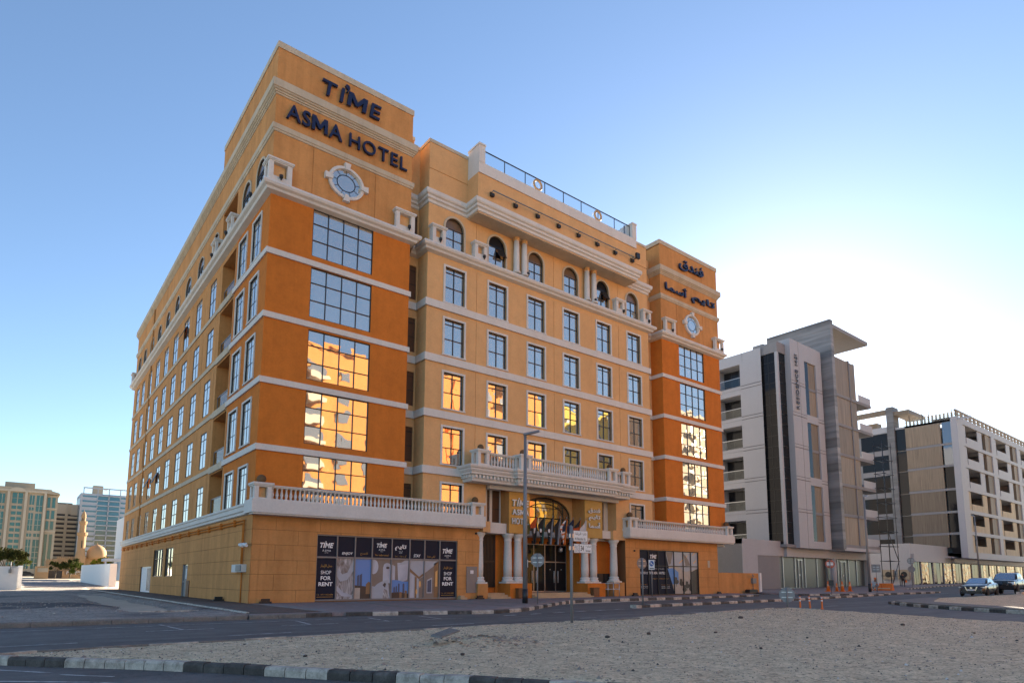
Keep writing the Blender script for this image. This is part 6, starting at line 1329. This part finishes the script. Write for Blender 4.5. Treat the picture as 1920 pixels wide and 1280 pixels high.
def sedan(x, y, z, rz, s=1):
    e = empty('parked_car', (x, y, z), rz, 'charcoal grey saloon car parked at the edge of the sand, nearest the camera', 'car', 'cars parked by the sand at the right'); e.scale = (s,)*3
    # local -X is the front
    S = [(-2.3, .62, .3, .55), (-2.22, .8, .22, .68), (-2.0, .87, .18, .8), (-1.4, .9, .18, .92), (-.95, .9, .18, .97), (.3, .9, .18, 1.0), (1.3, .9, .18, 1.02), (1.9, .88, .2, 1.04), (2.2, .82, .25, 1.0), (2.3, .7, .35, .9)]
    mb = MB(); loft(mb, [section(*q) for q in S]); body = mb.build('body', M['car_grey'], e)
    G = [(-1.05, .72, .74, .95, .97), (-.25, .74, .6, .96, 1.38), (.25, .74, .57, .98, 1.45), (.9, .74, .56, 1.0, 1.42), (1.35, .73, .6, 1.0, 1.3), (2.0, .68, .68, 1.0, 1.06)]
    mb = MB(); loft(mb, [[(x_, b_, z0), (x_, t_, z1-.03), (x_, t_*.7, z1), (x_, -t_*.7, z1), (x_, -t_, z1-.03), (x_, -b_, z0)] for x_, b_, t_, z0, z1 in G]); mb.build('cabin', M['car_grey'], e)
    mb = MB(); mb.face([(-1.06, .66, 1.0), (-1.06, -.66, 1.0), (-.27, -.53, 1.4), (-.27, .53, 1.4)]); mb.build('windscreen', M['carglass'], e)
    for sg in (1, -1):
        for a, b in (((-.68, -.66, -.1), (.28, .3)), ((.34, .36, .0), (1.3, 1.02))):
            pass
        Y0, Y1 = .76*sg, .61*sg
        for pts in ([(-.72, 1.0), (-.2, 1.3), (.2, 1.36), (.2, 1.0)], [(.28, 1.0), (.28, 1.36), (.85, 1.34), (1.2, 1.2), (1.25, 1.0)]):
            mb = MB(); mb.face([(u, Y0+(Y1-Y0)*(z_-1.0)/.4+.005*sg, z_) for u, z_ in pts]); mb.build('side_window', M['carglass'], e)
        mb = MB(); mb.box(-.75, -.55, .9*sg-.09, .9*sg+.09, .98, 1.1); mb.build('mirror', M['car_grey'], e)
        mb = MB(); mb.prism([(.5*sg, .68), (.86*sg, .74), (.86*sg, .64), (.55*sg, .6)], lambda v, z_: (-2.25+abs(v)*.06, v, z_), lambda v, z_: (-2.0+abs(v)*.05, v, z_)); mb.build('headlight', M['lamp'], e)
        mb = MB(); mb.box(-2.27, -2.15, .62*sg-.07, .62*sg+.07, .33, .39); mb.build('fog_lamp', M['lamp'], e)
        for xw in (-1.42, 1.35):
            mb = MB(); mb.tube((xw, .86*sg, .33), (xw, .905*sg, .33), .385, n=20); mb.build('wheel_arch', M['tyre'], e); wheel(e, xw, .83*sg, .32, .2, sg)
        for xx in (.24, 1.2):
            mb = MB(); mb.box(xx-.01, xx+.01, .895*sg-.008, .895*sg+.008, .35, .96); mb.build('door_gap', M['black'], e)
        mb = MB(); mb.box(-.02, .14, .9*sg-.02, .9*sg+.02, .84, .87); mb.build('door_handle', M['chrome'], e)
    mb = MB(); mb.prism([(-.4, .72), (.4, .72), (.28, .42), (-.28, .42)], lambda v, z_: (-2.31, v, z_), lambda v, z_: (-2.1, v, z_)); g = mb.build('grille', M['black'], e)
    mb = MB(); [mb.prism([(.43*sg, .74), (.36*sg, .74), (.24*sg, .42), (.3*sg, .42)], lambda v, z_: (-2.325, v, z_), lambda v, z_: (-2.2, v, z_)) for sg in (1, -1)]; mb.build('chrome_trim', M['chrome'], g)
    mb = MB(); mb.tube((-2.33, 0, .64), (-2.3, 0, .64), .075, n=14); mb.build('emblem', M['chrome'], g); mb = MB(); mb.box(-2.335, -2.3, -.26, .26, .43, .54); mb.build('number_plate', M['white'], e)
    mb = MB(); mb.box(-2.3, -2.1, -.7, .7, .2, .3); mb.build('lower_grille', M['black'], e)
def pickup(x, y, z, rz, s=1):
    e = empty('pickup_truck', (x, y, z), rz, 'dark pickup truck with a chrome grille parked behind the saloon car', 'pickup truck', 'cars parked by the sand at the right'); e.scale = (s,)*3
    S = [(-2.75, .85, .5, .95), (-2.68, .96, .42, 1.12), (-2.3, 1.0, .4, 1.2), (-1.3, 1.0, .4, 1.26), (-.9, 1.0, .4, 1.28), (1.1, 1.0, .42, 1.28), (2.7, 1.0, .45, 1.28), (2.78, .95, .5, 1.25)]
    mb = MB(); loft(mb, [section(*q) for q in S]); mb.build('body', M['car_blue'], e)
    G = [(-1.2, .86, .84, 1.22, 1.24), (-.45, .86, .7, 1.24, 1.8), (.1, .86, .7, 1.24, 1.87), (1.0, .86, .7, 1.24, 1.86), (1.25, .86, .74, 1.24, 1.7), (1.32, .86, .84, 1.24, 1.26)]
    mb = MB(); loft(mb, [[(x_, b_, z0), (x_, t_, z1-.04), (x_, t_*.75, z1), (x_, -t_*.75, z1), (x_, -t_, z1-.04), (x_, -b_, z0)] for x_, b_, t_, z0, z1 in G]); mb.build('cabin', M['car_blue'], e)
    mb = MB(); mb.face([(-1.2, .76, 1.3), (-1.2, -.76, 1.3), (-.47, -.62, 1.8), (-.47, .62, 1.8)]); mb.build('windscreen', M['carglass'], e)
    for sg in (1, -1):
        Y0, Y1 = .875*sg, .73*sg
        for pts in ([(-.85, 1.3), (-.35, 1.72), (.2, 1.76), (.2, 1.3)], [(.3, 1.3), (.3, 1.76), (.98, 1.74), (1.1, 1.3)]):
            mb = MB(); mb.face([(u, Y0+(Y1-Y0)*(z_-1.26)/.55+.006*sg, z_) for u, z_ in pts]); mb.build('side_window', M['carglass'], e)
        mb = MB(); mb.box(-.95, -.75, 1.03*sg-.12, 1.03*sg+.12, 1.28, 1.52); mb.build('mirror', M['chrome'], e)
        mb = MB(); mb.box(-2.74, -2.5, .78*sg-.2, .78*sg+.2, .85, 1.08); mb.build('headlight', M['lamp'], e); mb = MB(); mb.box(-2.74, -2.6, .7*sg-.1, .7*sg+.1, .52, .6); mb.build('fog_lamp', M['lamp'], e)
        for xw in (-1.75, 1.75):
            mb = MB(); mb.tube((xw, .97*sg, .45), (xw, 1.01*sg, .45), .5, n=20); mb.build('wheel_arch', M['tyre'], e); wheel(e, xw, .93*sg, .41, .27, sg)
        for xx in (.25, 1.15):
            mb = MB(); mb.box(xx-.012, xx+.012, .995*sg-.008, .995*sg+.008, .6, 1.25); mb.build('door_gap', M['black'], e)
        mb = MB(); mb.box(-.05, .15, 1.0*sg-.02, 1.0*sg+.02, 1.08, 1.12); mb.build('door_handle', M['chrome'], e)
    mb = MB(); mb.box(-2.78, -2.6, -.58, .58, .78, 1.12); g = mb.build('grille', M['chrome'], e)
    for a, b in ((-.5, -.2), (.2, .5)): q = MB(); q.box(-2.79, -2.7, a, b, .82, 1.05); q.build('grille_opening', M['black'], g)
    mb = MB(); mb.box(-2.86, -2.6, -.98, .98, .5, .74); mb.build('bumper', M['tyre'], e); mb = MB(); mb.box(-2.8, -2.75, -.26, .26, .6, .72); mb.build('number_plate', M['white'], e)
    mb = MB(); [mb.tube((-.2+.0, sg*.62, 1.9), (1.0, sg*.62, 1.9), .025, n=6) for sg in (1, -1)]; mb.build('roof_rail', M['black'], e)
sedan(51.6, -16.75, gz(51)-.06, radians(2), .98); pickup(58.4, -17.0, gz(58)-.08, radians(2), .98)
for x, y, l in ((53.3, -19.0, 'left'), (57.0, -19.2, 'right')):
    mb = MB(); mb.prism([(-.5, 0), (.5, 0), (.42, .22), (-.4, .24)], lambda u, z_: (u, -.2, z_), lambda u, z_: (u, .2, z_)); o = tag(mb.build('concrete_block', M['kerb_w']), '%s pale concrete block on the sand before the pickup truck' % l, 'concrete block', 'concrete blocks on the sand'); o.location = (x, y, gz(x)+.02)
# ================================================================== PEOPLE
def skin_body(name, V, E_, R, mats, parent=None, levels=2):
    me = bpy.data.meshes.new(name); me.from_pydata(V, E_, []); o = bpy.data.objects.new(name, me); COL.objects.link(o)
    o.modifiers.new('skin', 'SKIN'); d = me.skin_vertices[0].data if me.skin_vertices else None
    if d is None:
        bm = bmesh.new(); bm.from_mesh(me); lay = bm.verts.layers.skin.verify(); bm.to_mesh(me); bm.free(); d = me.skin_vertices[0].data
    for i, r in enumerate(R): d[i].radius = (r, r) if not isinstance(r, tuple) else r
    d[0].use_root = True
    s = o.modifiers.new('sub', 'SUBSURF'); s.levels = levels; s.render_levels = levels
    dg = bpy.context.evaluated_depsgraph_get(); m2 = bpy.data.meshes.new_from_object(o.evaluated_get(dg)); bpy.data.objects.remove(o)
    for m in mats: m2.materials.append(m)
    m2.polygons.foreach_set('use_smooth', [True]*len(m2.polygons)); m2.name = name
    return m2
M['skin'] = plain('skin', (.2, .1, .06), .6); M['hair'] = plain('hair_black', (.012, .01, .01), .7); M['shirt_dark'] = plain('dark_shirt', (.03, .035, .04), .85); M['trousers'] = plain('dark_trousers', (.02, .02, .025), .85); M['workwear'] = plain('pale_blue_workwear', (.32, .42, .5), .85, var=.3)
def figure(x, y, z, rz, J, label, top, low, s=1.0, hat=None):
    """J: joint positions of the pose; one continuous skinned body with clothes as material zones"""
    e = empty('person', (x, y, z), rz, label, 'person'); e.scale = (s,)*3
    names = ['pelvis', 'waist', 'chest', 'neck', 'head', 'crown', 'shL', 'elL', 'wrL', 'haL', 'shR', 'elR', 'wrR', 'haR', 'hipL', 'knL', 'anL', 'toL', 'hipR', 'knR', 'anR', 'toR']
    E_ = [(0, 1), (1, 2), (2, 3), (3, 4), (4, 5), (2, 6), (6, 7), (7, 8), (8, 9), (2, 10), (10, 11), (11, 12), (12, 13), (0, 14), (14, 15), (15, 16), (16, 17), (0, 18), (18, 19), (19, 20), (20, 21)]
    R = [(.15, .12), (.14, .11), (.17, .12), .055, .095, .07, .065, .048, .036, .035, .065, .048, .036, .035, .095, .062, .045, .04, .095, .062, .045, .04]
    me = skin_body('body', [J[n] for n in names], E_, R, [M[top], M[low], M['skin'], M['tyre']], e)
    P = {n: Vector(J[n]) for n in names}
    for p in me.polygons:
        c = Vector(p.center); n = min(names, key=lambda k: (P[k]-c).length)
        p.material_index = 2 if n in ('head', 'crown', 'haL', 'haR', 'neck') else 3 if n in ('toL', 'toR') else 1 if n in ('hipL', 'hipR', 'knL', 'knR', 'anL', 'anR', 'pelvis') else 0
    link('body', me, e)
    h = P['head']; f = (P['toL']-P['anL']); f.z = 0; f.normalize(); c = h+Vector((0, 0, .05))
    mb = MB(); mb.sphere((c.x-f.x*.02, c.y-f.y*.02, c.z+.03), .108, 12, 8); mb.build('hair' if not hat else 'helmet', M[hat or 'hair'], e)
    mb = MB(); sd = Vector((-f.y, f.x, 0))
    for sg in (1, -1): q = h+f*.1+sd*.035*sg+Vector((0, 0, .0)); mb.sphere(tuple(q), .014, 6, 4)
    mb.build('eye', M['hair'], e); mb = MB(); q = h+f*.115+Vector((0, 0, -.03)); mb.sphere(tuple(q), .02, 6, 4); mb.build('nose', M['skin'], e)
    for side in ('L', 'R'):                                     # fingers and thumb of each hand
        w = P['ha'+side]; d = (w-P['wr'+side]).normalized(); a = d.orthogonal().normalized(); mb = MB()
        for k in range(4):
            b0 = w+a*(k-1.5)*.019; b1 = b0+d*(.07-.006*abs(k-1.3)); b2 = b1+(d*.7+d.cross(a)*.6).normalized()*.035; mb.tube(tuple(b0), tuple(b1), .01, .009, 6); mb.tube(tuple(b1), tuple(b2), .009, .007, 6)
        t = w+a*.03-d*.03; mb.tube(tuple(t), tuple(t+(a*.7+d*.7)*.05), .012, .009, 6); mb.build('fingers', M['skin'], e)
    return e
# walking man, facing -Y/+X side (seen from behind left)
walk = dict(pelvis=(0, 0, .93), waist=(.0, 0, 1.08), chest=(.03, 0, 1.32), neck=(.04, 0, 1.48), head=(.06, 0, 1.6), crown=(.06, 0, 1.68), shL=(.02, .19, 1.4), elL=(-.1, .24, 1.13), wrL=(.02, .24, .9), haL=(.05, .24, .83), shR=(.02, -.19, 1.4), elR=(.08, -.24, 1.13), wrR=(.22, -.22, .95), haR=(.26, -.22, .9), hipL=(.02, .1, .88), knL=(.18, .1, .5), anL=(.16, .1, .08), toL=(.32, .11, .04), hipR=(-.02, -.1, .88), knR=(-.06, -.1, .5), anR=(-.3, -.1, .13), toR=(-.2, -.11, .04))
WX_, WY_, WR_ = 80.2, -.8, radians(-150)
figure(WX_, WY_, gz(WX_)+.01, WR_, walk, 'man in dark clothes walking along the pavement before the white side wall', 'shirt_dark', 'trousers', 1.02)
TT = rotz(WX_, WY_, gz(WX_), WR_, 1.02)
mb = MB(TT); loft(mb, [[(-.1-.17*t, .13, z_), (-.1-.17*t, -.13, z_), (-.1, -.15, z_), (-.1, .15, z_)] for z_, t in ((1.05, .7), (1.15, 1), (1.35, 1), (1.45, .6))]); o = tag(mb.build('backpack', M['black']), 'black backpack worn by the walking man', 'backpack')
mb = MB(TT); mb.box(-.02, .42, .2, .36, .56, .84); mb.tube((.1, .28, .84), (.05, .24, .9), .012); tag(mb.build('bag', M['orange']), 'orange bag hanging at the side of the walking man', 'bag')
crouch = dict(pelvis=(-.05, 0, .36), waist=(.02, 0, .5), chest=(.16, 0, .72), neck=(.24, 0, .86), head=(.3, 0, .96), crown=(.31, 0, 1.04), shL=(.16, .18, .78), elL=(.34, .22, .58), wrL=(.5, .16, .46), haL=(.56, .14, .42), shR=(.16, -.18, .78), elR=(.34, -.22, .58), wrR=(.5, -.16, .46), haR=(.56, -.14, .42), hipL=(-.02, .1, .34), knL=(.36, .15, .48), anL=(.12, .14, .09), toL=(.28, .15, .04), hipR=(-.02, -.1, .34), knR=(.36, -.15, .48), anR=(.1, -.14, .09), toR=(.26, -.15, .04))
figure(59.2, -5.75, gz(59.2)+.02, radians(-130), crouch, 'worker in pale clothes with an orange cap crouching at the orange barrier', 'workwear', 'workwear', 1.15, 'orange')
# ================================================================== FLAGS OVER THE ENTRANCE
FC = {k: plain('flag_'+k, c, .85) for k, c in dict(red=(.42, .07, .012), white=(.55, .57, .6), black=(.012, .013, .015), green=(.03, .09, .08), grey=(.2, .21, .24), navy=(.012, .018, .05), orange=(.5, .13, .02)).items()}
def flag(x, cols, label, kind=None, y=-.5, top=5.6, h=1.75):
    e = empty('flag', (x, y, 3.8), label=label, cat='flag', group='row of flags above the entrance')
    mb = MB(); mb.tube((.12, .55, .0), (-.05, -.12, 1.85), .022, n=8); mb.sphere((-.05, -.13, 1.88), .04, 8, 5); mb.build('pole', M['steel'], e); mb = MB(); mb.box(.04, .2, .45, .6, -.08, .12); mb.build('bracket', M['black'], e)
    # cloth hangs from the slanting pole in folds: rows t down the pole, columns s away from it
    n, m = 12, 16; mats = list(dict.fromkeys(cols)); mb = MB(); ph = random.uniform(0, 6)
    def P(s, t):
        a = Vector((-.05+.1*t, -.12+.45*t, 1.8-1.85*t)); wdt = .06+.56*(t/.33 if t < .33 else 1-(t-.33)/.67*.93)
        return (a.x-s*wdt, a.y-.06*sin(s*6+ph+t*4)*s-.05*s, a.z-.06*s-.02*sin(s*5+ph))
    for j in range(m):
        for i in range(n):
            s0, s1, t0, t1 = i/n, (i+1)/n, j/m, (j+1)/m; sm, tm = (s0+s1)/2, (t0+t1)/2
            if kind == 'h3': c = cols[min(2, int(tm*3))]
            elif kind == 'uae': c = cols[0] if tm < .45 else (cols[1] if sm < .35 and tm < .6 else cols[2])
            elif kind == 'stripes': c = cols[0] if (tm < .48 and sm < .62) else cols[1 if j % 3 else 2]
            else: c = cols[0] if not (len(cols) > 1 and sm < .1) else cols[1]
            mb.mi = mats.index(c); mb.face((P(s0, t0), P(s1, t0), P(s1, t1), P(s0, t1)), True)
    cl = mb.build('cloth', [FC[c] for c in mats], e)
    mb = MB()
    q = [P(.05, .15), P(.05, .95), P(.0, 1.0), P(.0, .1)]
    for k in range(8): mb.tube((.0+.014*k, -.1+.05*k, 1.72-.225*k), (.014*(k+1), -.1+.05*(k+1), 1.72-.225*(k+1)), .03+.006*k, .03+.006*(k+1), 7, False)
    mb.build('cloth_fold', FC[cols[-1]], e)
    if kind == 'emblem':
        mb = MB(); p = Vector(P(.5, .5)); mb.face([(p.x+.1*cos(k*pi/6), p.y-.05, p.z+.14*sin(k*pi/6)) for k in range(12)]); mb.build('emblem', FC['white'], cl)
        mb = MB(); p = Vector(P(.6, .7)); mb.face([(p.x-.12, p.y-.04, p.z+.03), (p.x+.1, p.y-.04, p.z-.05), (p.x+.1, p.y-.04, p.z-.02), (p.x-.12, p.y-.04, p.z+.06)]); mb.build('emblem', FC['white'], cl)
random.seed(2)
flag(18.75, ['red', 'white', 'black'], 'red white and black flag, leftmost in the row over the entrance', 'uae'); flag(19.43, ['black', 'green'], 'black flag with a pale emblem, second from left over the entrance', 'emblem'); flag(20.2, ['black', 'grey'], 'black flag with a pale emblem and grey fold, third from left over the entrance', 'emblem')
flag(20.9, ['black', 'grey'], 'plain black flag with a grey fold, fourth from left over the entrance'); flag(21.55, ['navy', 'white', 'orange'], 'flag with a dark blue corner and pale stripes over the entrance', 'stripes'); flag(22.2, ['navy', 'navy'], 'plain dark blue flag right of the striped flag')
flag(22.9, ['black', 'red', 'orange'], 'black red and orange flag partly behind the street name plate', 'h3'); flag(23.5, ['white', 'white'], 'plain white flag, rightmost over the entrance')
# ================================================================== ACROSS THE STREET (seen mirrored in the hotel glass)
def opposite(x0, x1, y0, y1, h, mat, label, seed):
    random.seed(seed); e = empty('apartment_block', (0, 0, 0), label=label, cat='apartment block')
    F = lambda u, w, z: (u, y1+w, z); mb = MB(); mb.box(x0, x1, y0, y1, -.2, h); mb.box(x0-.3, x1+.3, y0-.3, y1+.3, h, h+.7); mb.build('wall', M[mat], e)
    n = int((x1-x0)/5.2)
    for k in range(n):
        u = x0+2+k*(x1-x0-3)/n
        for z in [1+3.5*i for i in range(int(h/3.5))]:
            q = MB(F)
            if k % 3 == 2:
                q.box(u, u+3, .02, .06, z, z+2.5); q.build('balcony_door', M['opp_skywin'], e); q = MB(F); q.box(u-.2, u+3.2, .05, 1.1, z-.15, z+.95); q.build('balcony_front', M['beige'], e)
            else: q.box(u+.3, u+2.1, .02, .08, z+.6, z+2.4); q.build('window', M['opp_skywin'], e)
M['opp'] = stucco('sunlit_orange_render', (.58, .24, .058)); M['opp2'] = stucco('sunlit_yellow_render', (.5, .38, .07)); M['opp_skywin'] = plain('opposite_window_sky_tint', (.12, .135, .16), .3)  # window colour is matt grey-blue with the sky's reflection painted in
opposite(12, 52, -82, -62, 38, 'opp', 'tall orange apartment block across the street, mirrored in the hotel windows', 1); opposite(55, 77, -84, -66, 42, 'opp', 'second orange apartment block across the street, mirrored in the middle windows', 2); opposite(106, 150, -80, -58, 41, 'tan', 'tan apartment block across the street, mirrored in the right tower windows', 5); opposite(80, 104, -90, -70, 40, 'opp2', 'yellow apartment block across the street, mirrored in the right windows', 3)
